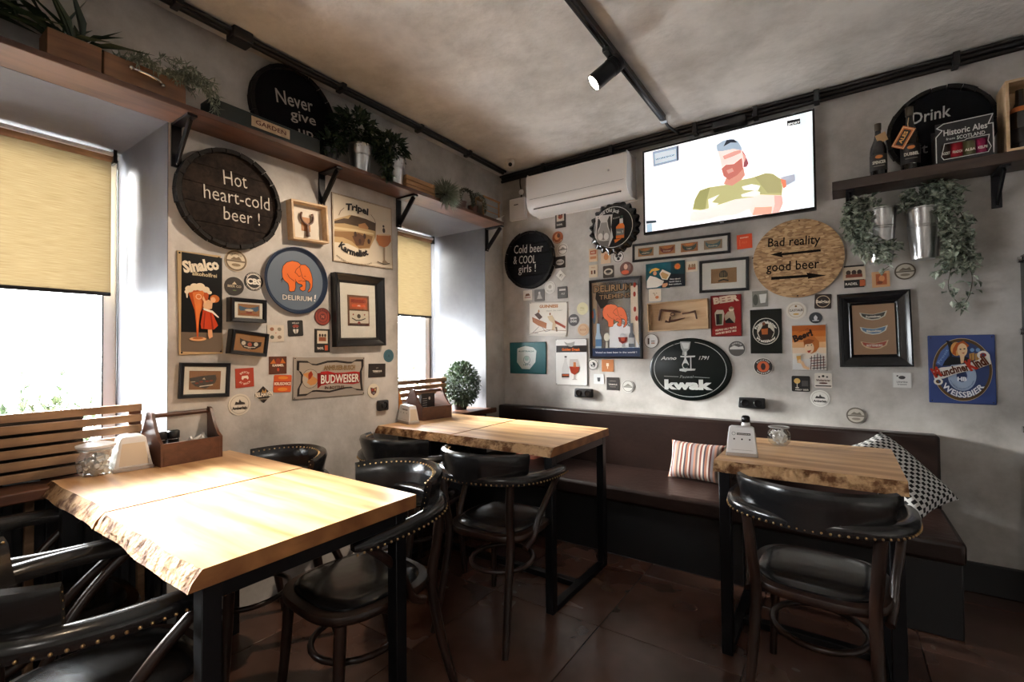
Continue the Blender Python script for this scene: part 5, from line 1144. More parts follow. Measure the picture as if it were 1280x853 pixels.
# corkscrew box
S=rect_sign('shadow_box','long pale wooden box with antique corkscrews, in the middle of the sign wall','box frame','B',(809,379.5),(884.5,372.8),(809.5,415),.05,snap=.5)
w,h=S.w,S.h; t=.007
for a in ((-w,w,-h,-h+t),(-w,w,h-t,h),(-w,-w+t,-h+t,h-t),(w-t,w,-h+t,h-t)): MB().box(a[0],a[1],-S.d,-.001,a[2],a[3]).build('side','light_wood',S.r,bevel=.001,seg=1)
MB().box(-w+t,w-t,-.008,-.001,-h+t,h-t).build('back_board','light_wood',S.r)
def corkscrew(pts,r_,name='corkscrew'): MB().tube(pts,r_,8).build(name,'walnut',S.r,smooth=True)
corkscrew([(-.115,-.02,.048),(-.02,-.018,.030),(.02,-.016,.022)],[.007,.008,.003]); corkscrew([(-.115,-.02,.050),(-.125,-.02,.0),(-.13,-.02,-.025)],[.008,.008,.006])
corkscrew([(-.06,-.02,-.034),(-.02,-.02,-.030),(.045,-.016,-.018)],[.008,.008,.002]); corkscrew([(-.085,-.02,-.032),(-.06,-.02,-.04),(-.05,-.02,-.0)],[.010,.008,.005])
k_=[(-.035+.014*math.cos(a),-.02,.012+.010*math.sin(a)) for a in [2*PI*i/14 for i in range(14)]]; MB().tube(k_,.0035,6,closed=True).build('corkscrew','walnut',S.r,smooth=True)
corkscrew([(.03,-.018,.012),(.08,-.02,.016),(.115,-.02,.022)],[.006,.006,.008]); corkscrew([(.11,-.02,.026),(.118,-.02,.0),(.122,-.02,-.03)],[.008,.006,.005])
# red BEER sign
S=rect_sign('tin_sign','dark red tin sign lettered BEER with a mug and a pale couple','sign','B',(888,370),(926.5,367.8),(889,421),.009)
plate(S,'#4c1210',bevel=.003); A=S.art(); z=(800,355,9.48); A.rect(-S.w+.006,S.w-.006,-S.h+.006,S.h-.006,'#8c1c1a')
A.text('BEER',S.P([(872,240)],z)[0],S.P([(1160,195)],z)[0],.040,'#e3cdb4',bold=.06); A.poly(S.P([(885,350),(910,310),(985,310),(1000,350),(985,490),(900,495)],z),'#d8cfc0'); A.poly(S.P([(900,360),(975,355),(970,480),(905,485)],z),'#2a211e'); A.poly(S.P([(940,365),(975,362),(972,475),(945,478)],z),'#4b5c33')
A.ell(*S.P([(1082,300)],z)[0],.015,.017,'#d9cbb2'); A.poly(S.P([(1040,330),(1110,320),(1130,400),(1125,460),(1050,460),(1010,430),(1000,380)],z),'#b9a88f'); A.poly(S.P([(1010,440),(1060,400),(1120,465),(1015,465)],z),'#1d1614'); A.ell(*S.P([(1082,285)],z)[0],.015,.008,'#7d6a52')
A.text('HELPING UGLY PEOPLE',S.P([(895,565)],z)[0],S.P([(1145,525)],z)[0],.012,'#e3cdb4',bold=.05); A.text('HAVE SEX SINCE 1862!',S.P([(900,603)],z)[0],S.P([(1145,562)],z)[0],.012,'#e3cdb4',bold=.05)
A.build(S.r,'tin_print'); rim(S,'#6d1614',.004,.002)
# oval sign
S=Sign('oval_sign','large dark green oval sign lettered kwak with a stirrup glass','sign','B',861,462,.012)
rx=radius('B',809.5,462,912.5,462,.012); rz=radius('B',861,423,861,501.5,.012)
N=64; V=[];F=[]; rows=[(0,-.012),(.93,-.012),(.985,-.009),(1,-.003)]
for q,y in rows:
    for k in range(N): a=2*PI*k/N; V.append((rx*q*math.cos(a),y,rz*q*math.sin(a)))
for i in range(3):
    for k in range(N): F.append((i*N+k,i*N+(k+1)%N,(i+1)*N+(k+1)%N,(i+1)*N+k))
MB().add(V,F,lin('#0b1413')).build('plate','tin_print',S.r,smooth=True); A=Art(.0122); z=(800,415,9.475)
A.ring(0,0,rz*.865,rz*.880,'#b9bcb8',asp=rx/rz,n=60,a0=100,a1=440)
A.poly(S.P([(475,115),(600,118),(585,200),(555,235),(560,275),(500,275),(505,230),(485,190)],z),'#a3a5a3'); A.poly(S.P([(490,130),(585,132),(570,200),(520,200)],z),'#cfd1cf')
A.poly(S.P([(527,235),(548,235),(548,320),(580,385),(560,430),(510,430),(497,390),(527,320)],z),'#d6d8d4'); A.ell(*S.P([(540,400)],z)[0],.018,.017,'#1c2a28'); A.poly(S.P([(480,285),(655,283),(650,300),(560,305),(480,300)],z),'#c9cbc8'); A.poly(S.P([(595,300),(608,300),(610,440),(597,440)],z),'#c9cbc8'); A.poly(S.P([(470,440),(520,432),(660,438),(650,458),(560,462),(540,475),(470,462)],z),'#c9cbc8')
A.text('Anno',S.P([(250,332)],z)[0],S.P([(430,330)],z)[0],.025,'#d9dbd8',bold=.015,slant=.35); A.text('1791',S.P([(685,330)],z)[0],S.P([(818,330)],z)[0],.025,'#d9dbd8',bold=.015,slant=.35); A.text('Pauwel',S.P([(470,548)],z)[0],S.P([(632,548)],z)[0],.020,'#8d9290',slant=.3)
A.line(S.P([(290,525),(455,532)],z),.004,'#8d9290'); A.line(S.P([(645,536),(825,545)],z),.004,'#8d9290')
A.text('kwak',S.P([(292,672)],z)[0],S.P([(825,682)],z)[0],.063,'#d3d4d0',bold=.055)
A.build(S.r,'tin_print')
for p in ((762,130),(348,745),(785,755),(405,150)):
    q=S.P([p],z)[0]; MB().sphere((q[0],-.012,q[1]),.0035,8,5).build('screw','black_metal',S.r,smooth=True)
# monk sign
S=rect_sign('tin_sign','upright black tin sign with a monk in a white oval ring','sign','B',(937.5,387.5),(977,386),(938,442),.008)
plate(S,'#1b1e1a',bevel=.003); A=S.art(); z=(930,360,5.333)
A.rect(-S.w+.005,S.w-.005,-S.h+.005,S.h-.005,'#11140f'); c_=S.P([(145,290)],z)[0]; A.ell(*c_,.074,.083,'#d6d2c6'); A.ell(*c_,.070,.079,'#1b1e1a'); A.ell(*c_,.048,.057,'#cfc8b8')
A.arc('Franziskaner',c_[0],c_[1],.052,165,15,.015,'#e3dfd4',bold=.035); A.arc('Weissbier',c_[0],c_[1],.069,215,325,.015,'#e3dfd4',bold=.035,bottom=True)
A.poly(S.P([(95,300),(115,270),(130,240),(160,240),(175,270),(200,295),(180,345),(115,350)],z),'#2a1d16'); A.ell(*S.P([(132,240)],z)[0],.009,.011,'#7d4a30'); A.poly(S.P([(115,275),(160,270),(158,310),(120,312)],z),'#b3602c'); A.ell(*S.P([(168,255)],z)[0],.006,.012,'#d9d2c0')
A.build(S.r,'tin_print')
# plaid woman sign
S=rect_sign('tin_sign','orange and white tin sign lettered Beer with a smiling woman in plaid','sign','B',(989.5,406.5),(1033.5,405.5),(989.5,463),.007)
plate(S,'#b9b3ab',bevel=.002); A=S.art(); z=(930,360,5.333)
for i,cc in enumerate(('#a8561c','#c06a28','#cf8448','#dba878','#e2c9ae','#e3d9cc','#dfdcd8','#dcdad8')):
    a=S.h-.004-(2*S.h-.008)*i/8; b=S.h-.004-(2*S.h-.008)*(i+1)/8; A.rect(-S.w+.004,S.w-.004,b,a,cc,l=1)
A.text('Have a cold',S.P([(362,300)],z)[0],S.P([(430,275)],z)[0],.008,'#4a2410'); A.text('Beer!',S.P([(335,362)],z)[0],S.P([(462,315)],z)[0],.038,'#2a120c',bold=.06,slant=.1)
A.poly(S.P([(395,345),(420,325),(470,325),(500,360),(500,395),(480,425),(450,440),(415,430),(400,390)],z),'#b5682f'); A.ell(*S.P([(435,400)],z)[0],.024,.034,'#e8c8a4'); A.poly(S.P([(395,355),(430,340),(470,350),(450,372),(405,378)],z),'#8c4a20'); A.poly(S.P([(420,420),(448,415),(440,432),(428,432)],z),'#b33a30'); A.ell(*S.P([(425,385)],z)[0],.003,.003,'#2a1a14'); A.ell(*S.P([(450,382)],z)[0],.003,.003,'#2a1a14')
A.poly(S.P([(440,470),(490,425),(530,450),(550,500),(548,545),(415,545),(430,520),(452,520)],z),'#d9d2c8')
for i in range(5): A.line(S.P([(450+i*20,440+abs(i-2)*8),(445+i*22,544)],z),.004,('#5a2a24','#33303a')[i%2]); A.line(S.P([(440+i*4,470+i*17),(535+i*3,462+i*17)],z),.004,('#33303a','#7a2f28')[i%2])
A.poly(S.P([(375,495),(395,490),(410,520),(440,535),(430,548),(395,535)],z),'#e0b890'); A.poly(S.P([(345,440),(380,438),(385,500),(355,503)],z),'#d8d2c4'); A.poly(S.P([(350,455),(378,453),(381,498),(358,500)],z),'#c9964a'); A.ell(*S.P([(372,490)],z)[0],.010,.012,'#e0b890')
A.build(S.r,'tin_print')
# big black frame with three labels
S=rect_sign('picture_frame','large glossy black frame with three smiling bottle labels on brown card','picture frame','B',(1046,368.5),(1138,361.5),(1050,459),.035,snap=.9)
iw,ih=frame(S,.068,step=True,col_mat='black_gloss',inner='#9c7350'); A=Art(.0122)
for i,(cc,c2,tx) in enumerate((('#26241f','#c9c2b0','Fonteinen'),('#56789a','#d8d6cc','Blauwbier'),('#a3391c','#d8b48a','ROTTENBURG'))):
    cz=ih*(.58-.58*i); A.poly([(a*iw*.66,cz+b*ih*.30) for a,b in ((-1,.4),(-.5,.2),(0,.1),(.5,.25),(1,.5),(.85,-.2),(.4,-.62),(-.1,-.7),(-.6,-.5),(-.9,-.1))],c2)
    A.poly([(a*iw*.58,cz+b*ih*.25) for a,b in ((-1,.35),(-.5,.15),(0,.05),(.5,.2),(1,.42),(.85,-.2),(.4,-.6),(-.1,-.68),(-.6,-.45),(-.9,-.1))],cc); A.ctext(tx,0,cz-ih*.06,.012,'#ede4d2',bold=.03,maxw=iw*.75)
A.build(S.r)
# blue Weissbier sign
S=rect_sign('tin_sign','square blue tin sign lettered WEISSBIER with a woman and beer mugs','sign','B',(1160,419.5),(1244.5,418.5),(1161,503),.009)
plate(S,'#3a4c84',bevel=.004); A=S.art(); z=(1150,410,7.754); c_=S.P([(405,405)],z)[0]; f=lambda x,y:S.P([(x,y)],z)[0]
k=abs(f(405,100)[1]-f(405,710)[1])/2; Q=abs(f(690,405)[0]-f(112,405)[0])/2/k
A.ell(*c_,Q*k*1.0,k*1.0,'#c9b48a',n=48); A.ell(*c_,Q*k*.985,k*.985,'#5a4222',n=48); A.ell(*c_,Q*k*.90,k*.90,'#33436e',n=48); A.poly([f(150,350),f(200,230),f(270,160),f(280,260),f(215,370)],'#4f6aa3')
A.ring(f(405,465)[0],f(405,465)[1],k*.18,k*.48,'#9fb0c9',n=40,asp=Q); A.ell(*f(405,480),Q*k*.16,k*.15,'#26345c'); A.ctext('HB',*f(405,495),.020,'#e6e8ee',bold=.05)
A.arc('HOFBRAU MUNCHEN BIER',*f(405,465),k*.44,200,340,.008,'#4a5c84',bottom=True,asp=Q)
A.poly([f(a,b) for a,b in ((250,120),(300,135),(330,160),(300,210),(310,280),(400,290),(430,280),(470,290),(465,345),(215,370),(240,320),(290,270),(280,190))],'#12141c')
A.ell(*f(350,205),Q*k*.19,k*.22,'#d9a25c'); A.poly([f(a,b) for a,b in ((320,200),(350,150),(420,125),(475,170),(460,190),(380,180),(345,230),(350,270),(310,250))],'#b5581f'); A.ell(*f(408,215),Q*k*.17,k*.21,'#e8c49a'); A.poly([f(a,b) for a,b in ((385,270),(430,270),(420,340),(395,345))],'#e8c49a'); A.poly([f(400,243),f(435,238),f(420,252)],'#a33a2c'); A.ell(*f(390,208),.004,.003,'#2a1f1a'); A.ell(*f(428,204),.004,.003,'#2a1f1a')
for a in (475,530): A.poly([f(a,250),f(a+50,240),f(a+52,310),f(a+4,325)],'#b98a4a'); A.line([f(a+20,255),f(a+22,310)],.004,'#8c6430'); A.ell(*f(a+28,215),Q*k*.07,k*.06,'#6f95c2')
A.poly([f(a,b) for a,b in ((120,420),(200,385),(330,370),(450,350),(560,310),(670,255),(685,350),(560,395),(450,420),(330,450),(230,490),(140,500))],'#e6e2da')
A.ring(*f(175,520),.010,.018,'#e6e2da'); A.ring(*f(608,265),.012,.022,'#e6e2da'); A.ring(*f(608,265),.006,.010,'#a3301c')
A.text('Munchner',f(150,475),f(480,412),.038,'#5c2a14',bold=.04,wave=-.003); A.text('Kindl',f(485,412),f(668,345),.046,'#5c2a14',bold=.05)
A.text('M',f(143,480),f(212,458),.048,'#b3301c',bold=.07); A.text('K',f(483,415),f(545,392),.052,'#b3301c',bold=.07)
A.arc('WEISSBIER',c_[0],c_[1],k*.88,217,323,k*.185,'#eef0f4',bold=.03,bottom=True,asp=Q)
A.text('Prosit',f(185,350),f(275,215),.012,'#8fb0dc')
A.build(S.r,'tin_print'); screws(S,.012,.003)
# ================================================================ television picture
A=Art(.0753); zt=(800,130,5.017)
def T(pts):
    out=[]
    for a,b in pts:
        p=hit(zt[0]+a/zt[2],zt[1]+b/zt[2],1,-.0755); out.append((p.x-TV.location.x,p.z-TV.location.z))
    return out
wS=(TX1-TX0)/2-.011; hS=(TZ1-TZ0)/2
A.rect(-wS,wS,-hS+.016,hS-.011,'#f3f3f6'); A.poly(T([(960,60),(1078,42),(1100,640),(990,660),(900,480),(960,300)]),'#e6eff2')
A.poly(T([(80,300),(240,262),(243,355),(85,395)]),'#8f9cae'); A.poly(T([(92,312),(225,282),(228,345),(95,378)]),'#c6d3de'); A.text('WORKSHOP',T([(98,355)])[0],T([(218,325)])[0],.012,'#39424f',bold=.02)
A.poly(T([(230,265),(242,262),(244,352),(232,356)]),'#39424f')
A.poly(T([(38,735),(102,730),(105,745),(40,752)]),'#2d3a44'); A.poly(T([(42,755),(75,750),(78,800),(45,808)]),'#9db4c2')
A.poly(T([(922,108),(1005,92),(1006,125),(924,140)]),'#17181a'); A.text('SPORT',T([(928,136)])[0],T([(1002,120)])[0],.012,'#f0f0f0',bold=.03); A.text('TV',T([(1012,112)])[0],T([(1042,105)])[0],.014,'#9fb6bd'); A.text('HD',T([(858,150)])[0],T([(890,143)])[0],.014,'#b9bcc0')
A.poly(T([(880,462),(972,440),(975,485),(915,515),(900,500)]),'#a9adba'); A.poly(T([(880,470),(915,480),(918,520),(900,532)]),'#d87a5c')
A.poly(T([(330,665),(345,600),(375,545),(430,525),(530,510),(620,480),(700,465),(790,435),(830,440),(880,470),(895,520),(890,575),(760,580),(600,610),(470,640),(400,670)]),'#b3b07c')
A.poly(T([(335,655),(345,600),(378,545),(440,525),(420,600),(410,668)]),'#97955f'); A.poly(T([(720,460),(790,435),(835,440),(885,475),(890,560),(800,560),(760,510)]),'#a5a070')
A.poly(T([(640,520),(700,505),(755,515),(740,545),(650,540)]),'#eeeeee'); A.poly(T([(635,570),(720,545),(755,555),(745,580),(640,585)]),'#ececec'); A.poly(T([(430,600),(500,570),(450,620),(495,625),(435,670)]),'#ececec')
A.poly(T([(300,745),(320,680),(420,660),(600,600),(720,585),(740,640),(600,700),(480,712),(380,752)]),'#e6e2da'); A.poly(T([(730,570),(890,575),(900,620),(880,680),(820,690),(700,700),(680,650)]),'#f0dcd2'); A.poly(T([(840,575),(892,578),(900,625),(870,680),(830,688),(845,630)]),'#e8b0a6'); A.poly(T([(720,650),(830,645),(825,690),(705,702)]),'#dfa590')
A.poly(T([(540,470),(600,440),(650,400),(660,450),(640,475),(580,515),(525,505)]),'#c98b7a')
A.poly(T([(490,290),(560,265),(620,265),(645,300),(655,360),(645,410),(610,450),(560,480),(525,455),(512,400),(500,350)]),'#edd6cf')
A.poly(T([(512,410),(540,385),(590,380),(640,340),(648,410),(610,450),(560,480),(525,455)]),'#b76b60'); A.poly(T([(545,420),(580,405),(590,425),(555,440)]),'#d89a90')
A.poly(T([(520,330),(590,300),(635,290),(636,310),(590,330),(530,352)]),'#d39a90'); A.poly(T([(480,262),(520,235),(570,222),(615,235),(640,275),(640,295),(585,285),(520,300),(485,300)]),'#9fb0c0'); A.poly(T([(525,270),(545,230),(590,225),(612,245),(570,245)]),'#262c36')
A.poly(T([(640,290),(660,320),(682,375),(670,398),(650,400),(655,350)]),'#8f4a50'); A.poly(T([(640,300),(668,340),(655,370)]),'#d8a095')
A.mb.build('screen_picture','screen_print',TV)
MB().box(-.012,.012,-.0795,-.079,-hS+.005,-hS+.009,lin('#b0b0b0')).build('badge','print',TV)
# ================================================================ plants
def leaf(mb,p,d,L,W,up=Vector((0,0,1)),fold=.25,col=None):
    d=d.normalized(); sx=d.cross(up)
    if sx.length<.05: sx=d.cross(Vector((1,0,0)))
    sx.normalize(); n=sx.cross(d)
    m=p+d*L*.45; t=p+d*L-n*L*.12
    mb.add([p,m+sx*W/2+n*W*fold,t,m-sx*W/2+n*W*fold,m-n*W*.02],[(0,4,1),(4,2,1),(0,3,4),(4,3,2)],col)
def foliage(name,parent,material,leaves,kind='stuff',xmin=None):
    mb=MB()
    for a in leaves:
        if xmin is not None and min((a[0]).x,(a[0]+a[1].normalized()*a[2]).x)<xmin: continue
        leaf(mb,*a)
    return mb.build(name,material,parent,kind=kind)
def rv(r_): return Vector((r_.uniform(-1,1),r_.uniform(-1,1),r_.uniform(-1,1)))
def stem_leaves(r_,pts,n,L,W,spread=.8):
    out=[]; C_=curve(pts,8)
    for i in range(n):
        k=int(r_.uniform(0,len(C_)-1.01)); p=C_[k]; t=(C_[k+1]-C_[k]).normalized(); d=(t*.5+rv(r_)*spread)
        out.append((p,d,L*r_.uniform(.6,1.2),W*r_.uniform(.7,1.2)))
    return out,C_
def bush(r_,c,rad,n,L,W,sc=(1,1,1)):
    out=[]
    for i in range(n):
        v=rv(r_); 
        while v.length>1 or v.length<.35: v=rv(r_)
        p=Vector((c[0]+v.x*rad*sc[0],c[1]+v.y*rad*sc[1],c[2]+v.z*rad*sc[2])); out.append((p,v+rv(r_)*.6,L*r_.uniform(.6,1.2),W*r_.uniform(.7,1.2)))
    return out
rn=random.Random(7)
def bucket(parent,loc,rt_,rb,h,name='bucket'):
    b=MB(); b.lathe([(0,.002),(rb,.002),(rb+.001,.006),(rt_,h-.008),(rt_+.005,h-.005),(rt_+.005,h),(rt_-.001,h),(rt_-.003,h-.006),(rb-.002,.01),(0,.01)],32)
    o=b.build(name,'galvanised',parent,smooth=True); o.location=loc
    g_=MB(); 
    for q in (.62,.66): rr_=rb+(rt_-rb)*q; g_.tube([((rr_+.001)*math.cos(2*PI*i/32),(rr_+.001)*math.sin(2*PI*i/32),h*q) for i in range(32)],.0022,6,closed=True)
    for i_,q in enumerate((.64,)):
        pass
    g_.build('hoop','galvanised',o,smooth=True,kind='stuff')
    MB().lathe([(0,h*.9),(rt_-.006,h*.9)],20).build('soil','soil',o)
    return o
# hanging buckets on the sign wall
def hang_bucket(px,ptop,pbot,label,fol,rt_=.07,rb=.05):
    yc=-.085; t=hit(px,ptop,1,yc); b_=hit(px,pbot,1,yc); h=t.z-b_.z
    r=thing('hanging_planter',label,'planter',(t.x,yc,b_.z)); bucket(r,(0,0,0),rt_,rb,h)
    MB().box(-.012,.012,.071,.084,h*.7,h*.95).build('wall_hook','black_metal',r)
    c0=Vector((t.x,yc,b_.z)); L=[]; st=MB()
    for pts,n in fol:
        P=[]
        for (x,y,yy) in pts: P.append(hit(x,y,1,yy)-c0)
        l,C_=stem_leaves(rn,P,n,.046,.034,.9); l=[(p+rv(rn)*.022,d,a,b2) for p,d,a,b2 in l]; L+=l; st.tube(C_,.0016,5)
    foliage('foliage',r,'leaf_mid',L); st.build('vine_stem','stem',r,kind='stuff'); return r
hang_bucket(1100,262,329,'left galvanised bucket planter under the right-hand shelf, trailing variegated leaves',[
 ([(1098,262,-.09),(1082,250,-.12),(1066,258,-.14),(1058,280,-.15)],110),([(1098,264,-.09),(1075,262,-.14),(1066,285,-.17),(1078,310,-.17)],150),([(1096,262,-.1),(1080,285,-.17),(1092,312,-.19),(1112,322,-.18)],150),([(1062,268,-.14),(1068,300,-.17),(1085,318,-.18)],90),([(1085,300,-.17),(1105,312,-.19),(1122,305,-.18)],60),([(1108,324,-.19),(1114,330,-.19),(1104,338,-.18)],8)])
hang_bucket(1153,261,325,'right galvanised bucket planter under the right-hand shelf, its vine hanging lowest',[
 ([(1153,258,-.09),(1140,244,-.1),(1130,250,-.12),(1133,262,-.13)],70),([(1153,258,-.09),(1160,235,-.09),(1180,232,-.09),(1198,240,-.08)],150),([(1160,256,-.1),(1185,250,-.12),(1205,275,-.13),(1208,310,-.12),(1200,335,-.11)],210),([(1165,256,-.12),(1185,275,-.16),(1190,310,-.16),(1185,330,-.14)],200),([(1180,260,-.14),(1198,300,-.15),(1212,325,-.13),(1215,335,-.12)],90),([(1195,318,-.13),(1188,340,-.12),(1186,362,-.11),(1200,383,-.10)],26),([(1205,320,-.12),(1215,345,-.11),(1212,368,-.10),(1203,385,-.10)],24),([(1185,322,-.13),(1180,335,-.13),(1175,340,-.12)],14)])
# ---- left shelf
def on_shelf(px,py,x=.10): return hit(px,py,0,x)
def wood_box(name,label,y0,y1,x0,x1,h,m,cat='planter',front='front_panel'):
    cy=(y0+y1)/2; r=thing(name,label,cat,((x0+x1)/2,cy,SHT)); w=(y1-y0)/2; d=(x1-x0)/2; t=.009
    MB().box(d-t,d,-w,w,0,h).build('panel',m,r,bevel=.0015,seg=1); MB().box(-d,-d+t,-w,w,0,h).build('panel',m,r,bevel=.0015,seg=1)
    MB().box(-d+t,d-t,-w,-w+t,0,h).build('panel',m,r,bevel=.0015,seg=1); MB().box(-d+t,d-t,w-t,w,0,h).build('panel',m,r,bevel=.0015,seg=1)
    MB().box(-d+t,d-t,-w+t,w-t,0,h*.8).build('soil','soil',r); return r
r=wood_box('planter_box','short wooden planter box with dark broad leaves, on the long shelf at upper left',-3.085*s,-2.928*s,.04,.150,.107,'planter_wood')
L=[]
for i in range(26):
    a=rn.uniform(-1.2,1.2); b_=rn.uniform(-.7,.7); d=Vector((b_*.7,a,rn.uniform(.35,1.1))); L.append((Vector((rn.uniform(-.03,.03),rn.uniform(-.05,.05),.09)),d,rn.uniform(.14,.24),rn.uniform(.022,.04)))
foliage('foliage',r,'leaf_dark',L)
r=wood_box('planter_box','longer wooden planter box with a curved handle and spiky rosemary, on the long shelf',-2.922*s,-2.636*s,.04,.150,.102,'planter_wood')
hd=MB(); hd.tube(curve([(.056,-.048,.075),(.070,-.035,.070),(.074,0,.066),(.070,.035,.060),(.056,.048,.056)]),.006,8); hd.sphere((.056,-.052,.077),.009); hd.sphere((.056,.052,.055),.009); hd.build('handle','chrome',r,smooth=True)
L=[]
for k in range(24):
    y0=rn.uniform(-.11,.12); dr=Vector((rn.uniform(.1,.9),rn.uniform(-.2,1.0),rn.uniform(.2,.9))); p0=Vector((0,y0,.09)); P=[p0,p0+dr*.05,p0+dr*.09+Vector((.01,.015,-.008)),p0+dr*.115+Vector((.03,.04,-.045))]
    l,C_=stem_leaves(rn,P,60,.032,.0062,.75); L+=l
for P in ([(0,.10,.1),(.05,.16,.13),(.07,.21,.09),(.075,.245,.02)],[(0,.10,.1),(.04,.14,.14),(.06,.22,.12),(.06,.27,.08)]):
    l,C_=stem_leaves(rn,[Vector(q) for q in P],110,.034,.0065,.75); L+=l
foliage('foliage',r,'leaf_pale',L)
# dark plant at far left edge
r=thing('potted_plant','dark plant at the very top left corner on the long shelf','plant',(.09,-3.28*s,SHT))
MB().lathe([(0,0),(.045,0),(.06,.09),(.056,.09),(.05,.01),(0,.01)],20).build('pot','black_plastic',r,smooth=True)
L=[(Vector((0,0,.09)),Vector((rn.uniform(-.3,.8),rn.uniform(-1,1),rn.uniform(-.1,1.1))),rn.uniform(.14,.28),rn.uniform(.02,.045)) for i in range(60)]
L+=bush(rn,(0.03,.03,.22),.12,140,.07,.03)
foliage('foliage',r,'leaf_dark',L,xmin=-.085)
# GARDEN trough
y0,y1=-2.536*s,-1.975*s
r=thing('garden_trough','long dark green trough with an orange plate lettered GARDEN, on the long shelf','planter',(.10,(y0+y1)/2,SHT)); w=(y1-y0)/2
mat('dark_green_paint',(.012,.020,.018),.5)
MB().box(.038,.05,-w,w,0,.088).build('front_panel','dark_green_paint',r,bevel=.002,seg=1); MB().box(-.05,-.038,-w,w,0,.088).build('back_panel','dark_green_paint',r,bevel=.002,seg=1)
for q in (-w,w-.01): MB().box(-.038,.038,q,q+.01,0,.088).build('end_panel','dark_green_paint',r,bevel=.002,seg=1)
MB().box(-.038,.038,-w+.01,w-.01,0.0,.01).build('bottom_panel','dark_green_paint',r)
a=hit(314,157,0,.15).y-(y0+y1)/2; b_=hit(362,175,0,.15).y-(y0+y1)/2
MB().box(.0502,.053,a,b_,.028,.075).build('name_plate','light_wood',r,bevel=.001,seg=1)
A=Art(.0532); A.text('GARDEN',(a+.018,.042),(b_-.018,.042),.021,'#5a2412',bold=.02); o=A.mb.build('lettering','print',r); o.rotation_euler=(0,0,PI/2)
# buckets with dark foliage
def shelf_bucket(px,py,label,seed,hh,rt_=.068):
    c=hit(px,py,0,.10); r=thing('bucket_planter',label,'planter',(.105,c.y,SHT)); bucket(r,(0,0,0),rt_,.050,hh); return r
r1=shelf_bucket(449,190,'left of two galvanised buckets with dark foliage on the long shelf',1,.165)
r2=shelf_bucket(492,200,'right of two galvanised buckets with dark foliage on the long shelf',2,.175)
foliage('foliage',r1,'leaf_dark',bush(rn,(.0,-.02,.25),.115,420,.055,.030,(.8,1.25,.85)))
L=bush(rn,(.0,-.03,.23),.10,260,.055,.030,(.8,1.1,.8)); l,_=stem_leaves(rn,[Vector(q) for q in ((0,-.03,.2),(.06,-.09,.16),(.085,-.12,.06),(.09,-.13,-.0))],150,.05,.028,.9); L+=[(p+rv(rn)*.02,d,a_,b_) for p,d,a_,b_ in l]; foliage('foliage',r2,'leaf_dark',L)
# small dark pot between trough and buckets
r=thing('potted_plant','low dark plant between the GARDEN trough and the left bucket','plant',(.12,hit(412,190,0,.12).y,SHT))
MB().lathe([(0,0),(.035,0),(.045,.07),(.042,.07),(.036,.008),(0,.008)],18).build('pot','black_plastic',r,smooth=True); foliage('foliage',r,'leaf_dark',bush(rn,(.0,0,.10),.06,120,.05,.02))
# crate with metal handle
ya,yb=hit(508,235,0,.15).y,hit(544,250,0,.15).y
r=thing('wooden_crate','small orange wooden crate with a dark wire handle, on the long shelf','crate',(.09,(ya+yb)/2,SHT)); w=(yb-ya)/2
for i in range(3):
    z=.003+i*.030; MB().box(.050,.060,-w,w,z,z+.027).build('slat','box_wood',r,bevel=.001,seg=1); MB().box(-.060,-.050,-w,w,z,z+.027).build('slat','box_wood',r,bevel=.001,seg=1)
    MB().box(-.050,.050,-w,-w+.01,z,z+.027).build('slat','box_wood',r,bevel=.001,seg=1); MB().box(-.050,.050,w-.01,w,z,z+.027).build('slat','box_wood',r,bevel=.001,seg=1)
MB().tube([(-.03,-w-.004,.065),(-.03,-w-.004,.125),(.03,-w-.004,.125),(.03,-w-.004,.065)],.004,6).build('wire_handle','black_metal',r)
# spiky ball plant
c=hit(556,246,0,.17)
r=thing('potted_plant','grey green spiky ball plant hanging over the shelf edge beside the wooden crate','plant',(.13,c.y,SHT)); 
MB().lathe([(0,0),(.03,0),(.04,.05),(.037,.05),(.03,.008),(0,.008)],18).build('pot','black_plastic',r,smooth=True)
L=[]
for i in range(700):
    v=rv(rn).normalized(); L.append((Vector((.045,0,.035))+v*.02,v,rn.uniform(.085,.12),.007))
foliage('foliage',r,'leaf_pale',[l for l in L if not(l[1].z<-.45 and l[1].x<.2)])
# curly wreath plants
for i,(px,py) in enumerate(((579,255),(594,262))):
    c=hit(px,py,0,.14); r=thing('potted_plant',('curly dark vine plant right of the spiky ball plant','curly dark vine plant beside the small wooden lantern')[i],'plant',(.12,c.y,SHT))
    MB().lathe([(0,0),(.03,0),(.042,.06),(.038,.06),(.03,.008),(0,.008)],18).build('pot','walnut',r,smooth=True)
    L=[];st=MB()
    for k in range(8):
        a=rn.uniform(-.6,.6); P=[Vector(q) for q in ((0,0,.06),(.03,-.03+a*.04,.12),(.05,a*.05,.145),(.07,.03+a*.05,.12),(.075,.045+a*.04,.06),(.08,.04+a*.03,.0+.04*rn.random()))]
        l,C_=stem_leaves(rn,P,26,.022,.009,.8); L+=l; st.tube(C_,.002,5)
    foliage('foliage',r,'leaf_mid' if i else 'leaf_dark',L); st.build('vine_stem','stem',r,kind='stuff')
